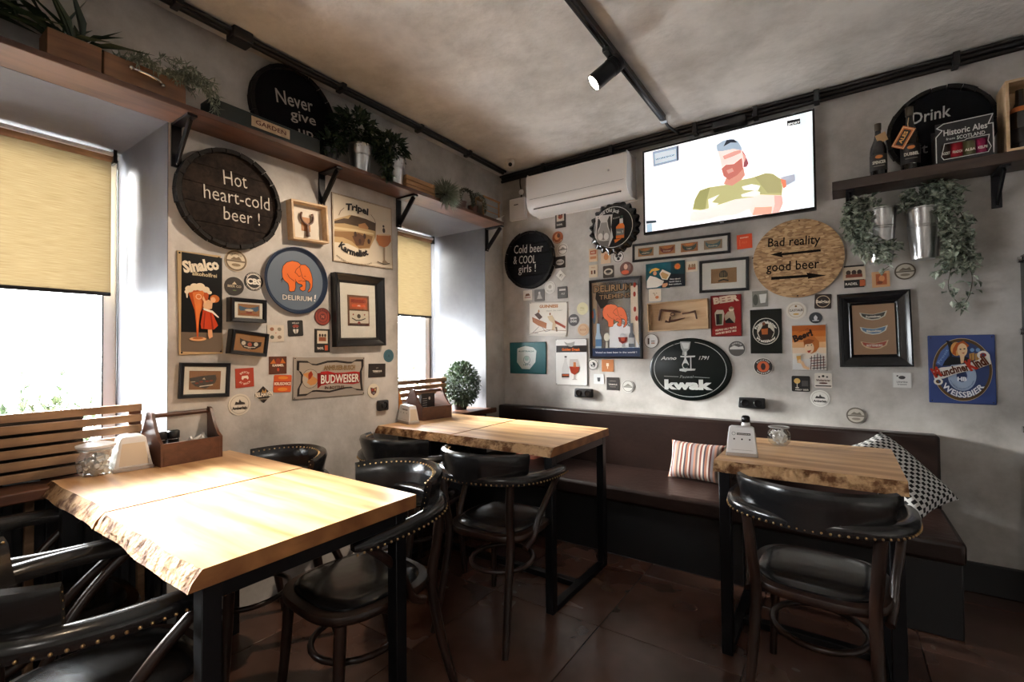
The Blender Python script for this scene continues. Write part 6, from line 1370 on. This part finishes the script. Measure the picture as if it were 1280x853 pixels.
# lantern
ya,yb=hit(604,278,0,.14).y,hit(624,283,0,.14).y
r=thing('lantern','small brown wooden lantern with a grey grid pane on the long shelf','lantern',(.10,(ya+yb)/2,SHT)); w=(yb-ya)/2; H=.155; t=.012
for q in ((-.045,-w),(.033,-w),(-.045,w-t),(.033,w-t)): MB().box(q[0],q[0]+t,q[1],q[1]+t,t,H).build('post','box_wood',r)
MB().box(-.05,.05,-w-.005,w+.005,0,t).build('base','box_wood',r,bevel=.001,seg=1); MB().box(-.05,.05,-w-.005,w+.005,H,H+t).build('lid','box_wood',r,bevel=.001,seg=1)
MB().box(.036,.0385,-w+t,w-t,t,H).build('pane',mat('frosted',(.28,.3,.3),.4),r)
for k in (1,2): MB().box(.0386,.041,-w+t,w-t,t+(H-t)*k/3-.003,t+(H-t)*k/3+.003).build('bar','box_wood',r)
r=thing('adaptor_plug','small white cable adaptor at the corner end of the long shelf','adaptor',(.15,-.282*s,SHT))
MB().box(-.02,.02,-.016,.016,0,.03).build('case','white_plastic',r,bevel=.005); MB().tube(curve([(-.02,.0,.02),(-.05,.03,.03),(-.08,.09,.05),(-.06,.16,.10)]),.0025,6).build('cable','white_plastic',r,smooth=True)
# ---- right shelf bottles, carton, crate
def bottle(px,label,r0,H,y,cap,lab,tagged=None):
    c=hit(px,200,1,y); r=thing('beer_bottle',label,'bottle',(c.x,y,RT)); cap=mat('dark_foil',(.05,.035,.02),.35,metal=.5)
    MB().lathe([(0,0),(r0*.95,0),(r0,.006),(r0,H*.48),(r0*.9,H*.56),(r0*.5,H*.70),(r0*.36,H*.80),(r0*.34,H*.93),(r0*.40,H*.94),(r0*.40,H*.97),(0,H*.97)],24).build('glass_body',mat('bottle_glass',(.010,.008,.007),.12,coat=.5),r,smooth=True)
    MB().lathe([(r0*.36,H*.86),(r0*.42,H*.88),(r0*.43,H),(0,H)],16).build('foil',cap,r,smooth=True)
    lb=MB(); V=[];F=[]
    for i in range(13):
        a=R(-180+15*i)+0; V+=[((r0+.0008)*math.cos(a),(r0+.0008)*math.sin(a),H*.10),((r0+.0008)*math.cos(a),(r0+.0008)*math.sin(a),H*.40)]
    for i in range(12): F.append((2*i,2*i+2,2*i+3,2*i+1))
    lb.add(V,F,lin(lab)).build('label','print',r)
    A=Art(r0+.0015); A.ctext('SPENCER' if tagged!=2 else 'DUBBEL',0,H*.24,.016,'#d8d2c6',bold=.03,maxw=r0*1.5); A.ell(0,H*.34,.016,.009,'#b86a2c'); A.line([(-r0*.6,H*.17),(r0*.6,H*.17)],.003,'#8c857c'); A.build(r,'print','label_print')
    t=MB(); 
    if tagged==1: t.box(-.022,.022,-.002,.002,-.030,.016,lin('#b08d62')); o=t.build('hang_tag','print',r); o.location=(.012,-r0*.75,H*.72); o.rotation_euler=(.5,R(-20),0)
    if tagged==2:
        t.box(-.028,.028,-.0015,.0015,-.075,.03,lin('#b5622a')); o=t.build('hang_tag','print',r); o.location=(-.02,-r0-.012,H*.56); o.rotation_euler=(.15,R(28),0)
        A=Art(.0016); A.rect(-.016,.016,-.062,.016,'#1d1512'); A.line([(-.024,-.07),(.024,-.07),(.024,.024),(-.024,.024)],.002,'#e8cfa4',closed=True); A.text('ALES',(.006,-.05),(.006,.008),.016,'#d9a25a',bold=.03); A.build(o,'print','tag_print')
        t2=MB(); t2.tube([(0,0,H*.90),(-.01,-r0*.8,H*.72),(-.01,-r0-.01,H*.62)],.002,5).build('tag_string','light_wood',r)
    return r
bottle(1098,'dark beer bottle with a cream neck tag at the left end of the right-hand shelf',.037,.285,-.13,'brass','#26221f',1)
bottle(1138,'dark beer bottle with a large orange hanging tag, in front of the Drink it lid',.040,.335,-.13,'brass','#1f1b1a',2)
# carton
a=hit(1170,205,1,-.185); b_=hit(1243,190,1,-.185); w=(b_.x-a.x)/2; H=.20
r=thing('beer_carton','black cardboard beer carton lettered Historic Ales from Scotland on the right-hand shelf','carton',((a.x+b_.x)/2,-.12,RT))
mat('black_card',(.02,.019,.019),.6)
ct=MB(); c_='black_card'
MB().box(-w,w,.058,.06,0,H).build('back_panel',c_,r); MB().box(-w,-w+.002,-.062,.058,0,H*.72).build('side_panel',c_,r); MB().box(w-.002,w,-.062,.058,0,H*.95).build('side_panel',c_,r); MB().box(-w,w,-.062,.058,0,.002).build('bottom_panel',c_,r)
fp=MB(); fp.box(-w,w,-.065,-.0625,0,.02); fp.box(-w,w,-.065,-.0625,.088,H*.98); fp.box(-w,-w+.022,-.065,-.0625,.02,.088); fp.box(w-.022,w,-.065,-.0625,.02,.088); fp.build('front_panel',c_,r)
A=Art(.0652); A.text('Historic Ales',(-w*.72,.132),(w*.80,.132),.030,'#d8d6d2',bold=.02); A.text('from',(-w*.62,.108),(-w*.3,.108),.012,'#d8d6d2'); A.text('SCOTLAND',(-w*.25,.104),(w*.72,.104),.018,'#d8d6d2',bold=.015)
A.line([(-w*.98,.004),(-w*.98,.13),(-w*.75,.16),(-w*.95,.175),(-w*.7,.192),(w*.98,.194),(w*.82,.15),(w*.98,.15),(w*.98,.01)],.004,'#d8d6d2'); A.line([(-w*.8,.03),(-w*.68,.092),(w*.02,.092),(w*.1,.098),(w*.85,.098),(w*.8,.07),(w*.9,.04),(w*.8,.016),(-w*.72,.014)],.003,'#d8d6d2',closed=True); A.build(r,'print','lettering')
for i,(cc,tx) in enumerate((('#3a2a22','GROZET'),('#a3202c','FRAOCH'),('#6b6a4a','ALBA'),('#8a1f48','KELPIE'))):
    x=-w+.036+i*(2*w-.072)/3; rb_=.024
    q=thing('ale_can',('brown','red','olive','purple')[i]+' labelled can seen through the carton window on the right-hand shelf','can',((a.x+b_.x)/2+x,-.12-.030,RT+.0025),0,'cans in the black carton')
    MB().lathe([(0,0),(rb_,0),(rb_,.125),(rb_*.8,.135),(0,.135)],20,col=lin(cc)).build('body','tin_print',q,smooth=True); A=Art(rb_+.001); A.ctext(tx,0,.045,.013,'#e6dfd4',bold=.03,maxw=.036); A.build(q,'print','label_print')
# wooden bottle box
a=hit(1256,185,1,-.15); 
r=thing('wooden_box','open pale wooden bottle box at the right end of the right-hand shelf','box',(a.x,-.11,RT)); H=.335; W_=.24
MB().box(0,.012,-.075,.085,0,H).build('side_panel','light_wood',r,bevel=.001,seg=1); MB().box(W_-.012,W_,-.075,.085,0,H).build('side_panel','light_wood',r,bevel=.001,seg=1)
MB().box(.012,W_-.012,-.075,.085,H-.012,H).build('top_panel','light_wood',r,bevel=.001,seg=1); MB().box(.012,W_-.012,-.075,.085,0,.012).build('bottom_panel','light_wood',r,bevel=.001,seg=1); MB().box(.012,W_-.012,.073,.085,.012,H-.012).build('back_panel','light_wood',r)
q=thing('beer_bottle','dark bottle with an orange neck band inside the pale wooden bottle box','bottle',(a.x+.062,-.115,RT+.0125))
MB().lathe([(0,0),(.038,0),(.040,.006),(.040,.15),(.034,.19),(.017,.23),(.015,.29),(0,.29)],24).build('glass_body','bottle_glass',q,smooth=True); MB().lathe([(.0402,.03),(.0408,.032),(.0408,.10),(.0402,.102)],24,col=lin('#2a2624')).build('label','print',q,smooth=True); MB().lathe([(.030,.205),(.034,.20),(.037,.18),(.034,.192)],24,col=lin('#b5622a')).build('neck_band','print',q,smooth=True)
# ================================================================ things on the tables
def tp(px,py,z=None): return hit(px,py,2,TT if z is None else z)
def caddy(corner,right,back,label,H=.20,Hb=.082,m='walnut'):
    """ corner: near-left bottom corner px, right: near-right bottom px, back: far-left bottom px """
    a=tp(*corner); b_=tp(*right); c_=tp(*back); X=(b_-a); L=X.length; X.normalize(); Y=Vector((-X.y,X.x,0)); D=max(.10,abs((c_-a).dot(Y)))
    r=thing('wooden_caddy',label,'caddy',(a+X*L/2+Y*D/2)) ; r.rotation_euler=(0,0,math.atan2(X.y,X.x)); l=L/2; d=D/2; t=.010
    MB().box(-l+t,l-t,-d,-d+t,0,Hb).build('side_panel',m,r,bevel=.001,seg=1); MB().box(-l+t,l-t,d-t,d,0,Hb).build('side_panel',m,r,bevel=.001,seg=1); MB().box(-l+t,l-t,-d+t,d-t,0,t).build('bottom_panel',m,r)
    P=[(-d,0),(d,0),(d,Hb)]+[(d*(1-.72*(i/6)**.6),Hb+(H-.02-Hb)*(i/6)) for i in range(1,7)]+[(d*.22,H-.005),(d*.12,H),(-d*.12,H),(-d*.22,H-.005)]+[(-d*(1-.72*(i/6)**.6),Hb+(H-.02-Hb)*(i/6)) for i in range(6,0,-1)]+[(-d,Hb)]
    MB().prism(P,-l,-l+t,'yz').build('end_panel',m,r,bevel=.001,seg=1); MB().prism(P,l-t,l,'yz').build('end_panel',m,r,bevel=.001,seg=1)
    MB().tube([(-l+t,0,H-.018),(l-t,0,H-.018)],.010,10).build('handle_rod',m,r,smooth=True)
    return r,l,d,t
r,l,d,t=caddy((201,585),(278,571),(184,574),'dark brown wooden caddy with a rod handle on the big table',H=.215,Hb=.092)
def in_caddy(r,x,y,z=.012): return r.matrix_basis@Vector((x,y,z)) if False else r.location+Matrix.Rotation(r.rotation_euler.z,3,'Z')@Vector((x,y,z))
for i,(x,y) in enumerate(((-.075,.0),(-.030,-.005))):
    o=thing('pepper_mill',('black pepper mill at the left end of the dark wooden caddy','black pepper mill in the middle of the dark wooden caddy')[i],'mill',in_caddy(r,x,y))
    MB().lathe([(0,0),(.019,0),(.021,.08),(.023,.085),(.023,.112),(.019,.116),(0,.117)],20).build('body','black_plastic',o,smooth=True); MB().lathe([(.0215,.079),(.024,.081),(.0215,.084)],20).build('collar','chrome',o,smooth=True)
o=thing('sugar_sachets','loose white sugar sachets in the dark wooden caddy','sachets',in_caddy(r,.055,0)); mb=MB()
for i in range(26):
    mb.T=Matrix.Translation((rn.uniform(-.045,.05),rn.uniform(-.03,.03),rn.uniform(.02,.075)))@Euler((rn.uniform(-1,1),rn.uniform(-1,1),rn.uniform(0,3))).to_matrix().to_4x4(); mb.box(-.018,.018,-.004,.004,-.010,.010)
mb.build('sachet_heap','sugar',o,kind='stuff')
def holder(bl,br,H,label,side=.075,rot=None,prints=True,flip=False):
    """ bl, br: bottom corners (px) of the face with the print """
    a=tp(*bl); b_=tp(*br); X=b_-a; L=X.length; X.normalize(); Y=Vector((-X.y,X.x,0)); D=side
    r=thing('napkin_holder',label,'napkin holder',(a+X*L/2+Y*D/2)); r.rotation_euler=(0,0,math.atan2(X.y,X.x)); l=L/2; d=D/2
    MB().box(-l,l,-d,d,0,.014).build('base',mat('holder_base',(.42,.36,.32),.5),r,bevel=.003)
    def ring(z,a_,b2): return [(-a_,-b2,z),(a_,-b2,z),(a_,b2,z),(-a_,b2,z)]
    V=[];R_=[(.0141,.95,.94),(H*.5,.88,.78),(H*.93,.78,.62),(H*.98,.72,.52),(H,.60,.35)]
    for z,p,q in R_: V+=ring(z,l*p,d*q)
    F=[(i*4+k,i*4+(k+1)%4,(i+1)*4+(k+1)%4,(i+1)*4+k) for i in range(4) for k in range(4)]+[(3,2,1,0),(16,17,18,19)]
    MB().add(V,F).build('cover','cream_plastic' if False else 'white_plastic',r,bevel=.003)
    # napkins showing in the side
    for sx in (1,-1):
        V=[(sx*(l*.955+.001),-d*.72,.022),(sx*(l*.955+.001),d*.72,.022),(sx*(l*.83+.001),d*.55,H*.80),(sx*(l*.83+.001),-d*.55,H*.80)]
        MB().add(V,[(0,1,2,3)]).build('napkins',mat('napkin',(.70,.60,.47),.7),r)
    if prints:
        ang=math.atan2(d*.94-d*.62,H*.93-.0141)
        A=Art(0); A.d=.0006; k='#2b2826'
        A.ring(-l*.48,H*.76,.006,.0072,k,n=20); A.rect(-l*.28,l*.55,H*.72,H*.79,k); A.text('GASTROPUB',(-l*.24,H*.737),(l*.50,H*.737),.004,'#e6e2dc',bold=.03)
        for x in (-.45,.03,.5): A.ell(l*x,H*.58,.0034,.0034,k)
        A.line([(-l*.62,H*.22),(l*.66,H*.22)],.0012,'#9a928c')
        o=A.build(r,'print','print'); o.location=(0,-d*.94-.0008,0); o.rotation_euler=(-ang,0,0); o.location.y+=.0
    return r
h3=holder((907,569.5),(948,573),.125,'white napkin holder with dark print on the right-hand table',.06)
h2=holder((495.5,527),(511,531.5),.115,'white napkin holder with dark print on the corner table',.075)
h1=holder((133.5,587),(141,593),.135,'white napkin holder beside the glass jar on the big table',.13)
def jar_glass():
    thin_glass('jar_glass',(.90,.92,.92)); nt=MATS['jar_glass'].node_tree
    for n in nt.nodes:
        if n.type=='MATH' and n.operation=='MULTIPLY_ADD': n.inputs[2].default_value=.12
jar_glass()
def jar(px,py,label,lid,sc=1):
    c=tp(px,py); r=thing('sugar_jar',label,'jar',c); r.scale=(sc,sc,sc)
    
    MB().lathe([(0,.001),(.030,.001),(.040,.012),(.044,.035),(.041,.052),(.034,.062),(.034,.068),(.038,.071),(.038,.075)],28).build('glass_body','jar_glass',r,smooth=True)
    MB().tube([(.038*math.cos(2*PI*i/28),.038*math.sin(2*PI*i/28),.074) for i in range(28)],.0025,6,closed=True).build('rim',mat('glass_rim',(.5,.5,.5),.1,spec=.8),r,smooth=True)
    if lid: MB().lathe([(0,.078),(.036,.078),(.044,.080),(.045,.086),(.02,.093),(.0,.094)],28).build('lid','white_plastic',r,smooth=True)
    mb=MB()
    for i in range(46):
        a=rn.uniform(0,6.28); q=rn.uniform(0,.026); z=rn.uniform(.010,.055); mb.T=Matrix.Translation((q*math.cos(a),q*math.sin(a),z))@Euler((rn.uniform(-1,1),rn.uniform(-1,1),rn.uniform(0,3))).to_matrix().to_4x4(); mb.box(-.010,.010,-.005,.005,-.006,.006)
    mb.build('sugar_cubes','sugar',r,kind='stuff'); return r
jar(120,594,'round glass jar of sugar with a white lid on the big table',True,1.35)
jar(974,556,'open round glass jar of sugar sachets on the right-hand table',False,1.12)
c=tp(931,556); o=thing('pepper_shaker','small shaker with a dark chrome top behind the napkin holder on the right-hand table','shaker',c+Vector((.0,.04,0)))
MB().lathe([(0,0),(.020,0),(.020,.09),(.016,.10),(0,.10)],20).build('body','white_plastic',o,smooth=True); MB().lathe([(.016,.10),(.019,.104),(.019,.125),(.013,.132),(0,.133)],20).build('top','black_gloss',o,smooth=True)
r,l,d,t=caddy((528,526.5),(564.5,521.5),(520.5,520),'brown wooden caddy holding black menus on the corner table',H=.20,Hb=.085,m='walnut')
o=thing('menu_folder','black folded menu with a white round mark standing in the corner table caddy','menu',in_caddy(r,.0,-.012)); 
MB().box(-.055,.055,-.003,.003,0,.155).build('cover','black_plastic',o,bevel=.001,seg=1); A=Art(.0032); A.ell(.01,.12,.008,.011,'#e6e4e0'); 
for i in range(5): A.line([(-.045,.06+i*.015),(-.012,.06+i*.015)],.004,'#b9b6b0')
A.build(o,'print'); o.rotation_euler=(0,0,r.rotation_euler.z)
o=thing('sauce_bottle','dark sauce bottle at the right end of the corner table caddy','bottle',in_caddy(r,.03,.028)); MB().lathe([(0,0),(.02,0),(.021,.08),(.012,.11),(.011,.15),(0,.152)],18).build('body','bottle_glass',o,smooth=True)
# things on the small window sill
def sp(px,py): return hit(px,py,2,SILL)
def card_stand(px,py,x,w,h,label,col,stripes,name='menu_stand',rz=.6):
    c=hit(px,py,0,x); o=thing(name,label,'menu',(x,c.y,SILL)); o.rotation_euler=(0,0,rz)
    MB().box(-w/2,w/2,-.002,.002,.0,h,lin(col)).build('card','print',o); A=Art(.0022)
    for i in range(stripes): A.rect(-w*.40,w*.42,h*(.22+.145*i),h*(.22+.145*i)+h*.06,'#1d1d1f')
    A.build(o,'print'); MB().box(-w*.3,w*.3,-.02,.02,0,.006).build('foot','black_plastic',o); return o
card_stand(508,485,-.05,.13,.125,'white menu card with black stripes on the small window sill','#dfe3e8',5)
o=card_stand(533,478,-.085,.11,.15,'plain grey card standing behind the corner table caddy','#8d959b',0,'grey_card')
o=thing('orange_bag','orange cone shaped bag at the left edge of the small window','bag',(-.07,hit(500,470,0,-.07).y-.02,SILL)); MB().lathe([(0,0),(.045,0),(.042,.05),(.030,.12),(.010,.20),(0,.21)],16).build('body',mat('orange_cloth',(.65,.22,.03),.7),o,smooth=True)
# bushy plant on small sill
c=hit(578,505,0,-.12); r=thing('potted_plant','bushy variegated plant on the small window sill beside the corner','plant',(-.13,c.y-.02,SILL))
MB().lathe([(0,0),(.055,0),(.072,.085),(.068,.085),(.055,.008),(0,.008)],24).build('pot','black_plastic',r,smooth=True)
foliage('foliage',r,'leaf_bush',bush(rn,(.02,0.0,.20),.142,2600,.032,.020,(1.0,.95,1.25)))
# magazine on the left sill
a=hit(0,604,2,SILL+.004); o=thing('magazine','magazine with a blue cover lettered TIME on the left window sill','magazine',(a.x-.035,a.y-.02,SILL+.0005)); o.rotation_euler=(0,0,R(80))
MB().box(-.13,.13,-.09,.09,0,.006,lin('#8fa6b8')).build('cover','tin_print',o,bevel=.001,seg=1)
A=Art(0); A.rect(-.13,.13,.045,.089,'#26201d'); A.text('TIME',(-.09,.050),(.105,.050),.030,'#e6e2dc',bold=.03); A.poly([(-.12,-.06),(-.03,-.01),(.06,-.03),(.12,.02),(.12,-.085),(-.12,-.085)],'#c9d3d8'); A.poly([(-.05,-.02),(.02,.01),(.04,-.02)],'#a3483a')
p_=A.build(o,'print'); p_.rotation_euler=(-PI/2,0,0); p_.location=(0,0,.0064)
# ================================================================ cushions and scarf
def cushion(name,label,m,w,h,t,loc,rot):
    N=14; V=[];F=[]
    for sgn in (1,-1):
        for i in range(N+1):
            for j in range(N+1):
                u=-1+2*i/N; v=-1+2*j/N; e=(1-u**4)*(1-v**4); 
                x=u*w/2*(1-.10*(1-abs(u))*0-.07*(1-v*v)*abs(u)); y=v*h/2*(1-.07*(1-u*u)*abs(v)); V.append((x,y,sgn*t/2*max(0,e)**.55+.004*math.sin(u*5+v*3)*e))
    n=(N+1)**2
    for b0,fl in ((0,0),(n,1)):
        for i in range(N):
            for j in range(N):
                q=(b0+i*(N+1)+j,b0+(i+1)*(N+1)+j,b0+(i+1)*(N+1)+j+1,b0+i*(N+1)+j+1); F.append(q if not fl else q[::-1])
    o=MB().add(V,F).build(name,m,None,smooth=True); o.location=loc; o.rotation_euler=rot; return tag(o,label,'cushion')
a=hit(872,577,1,-.20); cushion('cushion','striped brown and cream cushion leaning on the bench left of the right-hand table','stripe_fabric',.35,.24,.10,(a.x,-.20,SEAT+.115),(R(68),0,R(-3)))
a=hit(1150,600,1,-.36); T_=hit(1108,546,1,-.13); R2=hit(1200,626,2,SEAT+.09); e_=R2-T_; Lc=e_.length; eh=e_/Lc; u1=eh.cross(Vector((0,0,1))).normalized(); v1=eh.cross(u1)
fh=u1*math.cos(R(14))+v1*math.sin(R(14)); Hc=.30; cc=T_+e_/2+fh*Hc/2+Vector((-.02,0,.01)); nn=eh.cross(-fh)
ob=cushion('cushion','black and white patterned cushion lying tilted at the right end of the bench','check_fabric',Lc*1.08,Hc*1.08,.11,(0,0,0),(0,0,0))
ob.matrix_world=Matrix(((eh.x,-fh.x,nn.x,cc.x),(eh.y,-fh.y,nn.y,cc.y),(eh.z,-fh.z,nn.z,cc.z),(0,0,0,1)))
o=thing('red_scarf','small crumpled red cloth on the bench behind the corner table','cloth',(hit(660,521,1,-.22).x,-.22,SEAT+.0)); 
V=[];F=[];NN=16
for i in range(NN+1):
    for j in range(NN+1):
        u,v=i/NN-.5,j/NN-.5; q=max(0,1-4*(u*u+v*v)); V.append((u*.20,v*.16,.002+.13*q**.6*(.75+.25*math.sin(u*23+v*9))+.012*math.sin(v*31+u*11)*q))
for i in range(NN):
    for j in range(NN): F.append((i*(NN+1)+j,(i+1)*(NN+1)+j,(i+1)*(NN+1)+j+1,i*(NN+1)+j+1))
MB().add(V,F).build('cloth',mat('red_cloth',(.45,.04,.02),.8,col2=(.75,.35,.25),nscale=20),o,smooth=True)
# ================================================================ plants outside the windows
def outdoor(px,py,x,h,label,seed):
    c=hit(px,py,0,x); r_=random.Random(seed); r=thing('garden_plant',label,'plant',(x,c.y,-.35)); st=MB(); L=[]
    top=c.z+.35
    for k in range(7):
        P=[Vector(q) for q in ((r_.uniform(-.05,.05),r_.uniform(-.08,.08),0),(r_.uniform(-.08,.08),r_.uniform(-.12,.12),top*.6),(r_.uniform(-.12,.12),r_.uniform(-.22,.22),top*r_.uniform(.85,1.08)))]
        l,C_=stem_leaves(r_,P,60,.085,.03,.9); L+=[q for q in l if q[0].z>top*.55]; st.tube(C_,.003,5)
    foliage('foliage',r,'leaf_bright',L); st.build('stem','leaf_bright',r,kind='stuff')
outdoor(14,468,-.95,.3,'pale green garden plant outside the large window, at the left edge of the photo',3)
outdoor(50,475,-1.0,.3,'pale green garden plant outside the large window, second from the left',4)
outdoor(92,480,-1.05,.3,'low pale garden plant outside the large window, nearest to the window frame',5)
outdoor(506,455,-.95,.3,'pale green garden plant outside the small window, left one',6)
outdoor(533,457,-1.0,.3,'pale green garden plant outside the small window, right one',8)
# ================================================================ repeats share a group
GR={'beer_coaster':'beer coasters stuck on the walls','wall_card':'small printed cards stuck on the walls','tin_sign':'tin advertising signs on the walls','picture_frame':'black framed bottle labels on the walls','box_frame':'small deep black label frames','shadow_box':'wooden boxes of openers on the walls','barrel_lid_sign':'chalked barrel lids','dining_table':'live edge wooden tables','napkin_holder':'napkin holders on the tables','sugar_jar':'glass sugar jars on the tables','wall_socket':'black wall sockets','spotlight':'track spotlights','garden_plant':'garden plants outside the windows','hanging_planter':'hanging bucket planters','planter_box':'wooden planter boxes on the long shelf','bucket_planter':'bucket planters on the long shelf','wooden_caddy':'wooden caddies on the tables','pepper_mill':'pepper mills in the caddy','cushion':'cushions on the bench','wall_shelf':'wooden wall shelves','beer_bottle':'beer bottles on the right-hand shelf','cable_trunking':'cables along the top of the walls'}
for o in bpy.data.objects:
    if o.parent is None and o.get('label') and not o.get('group'):
        g_=GR.get(o.name.split('.')[0])
        if g_: o['group']=g_
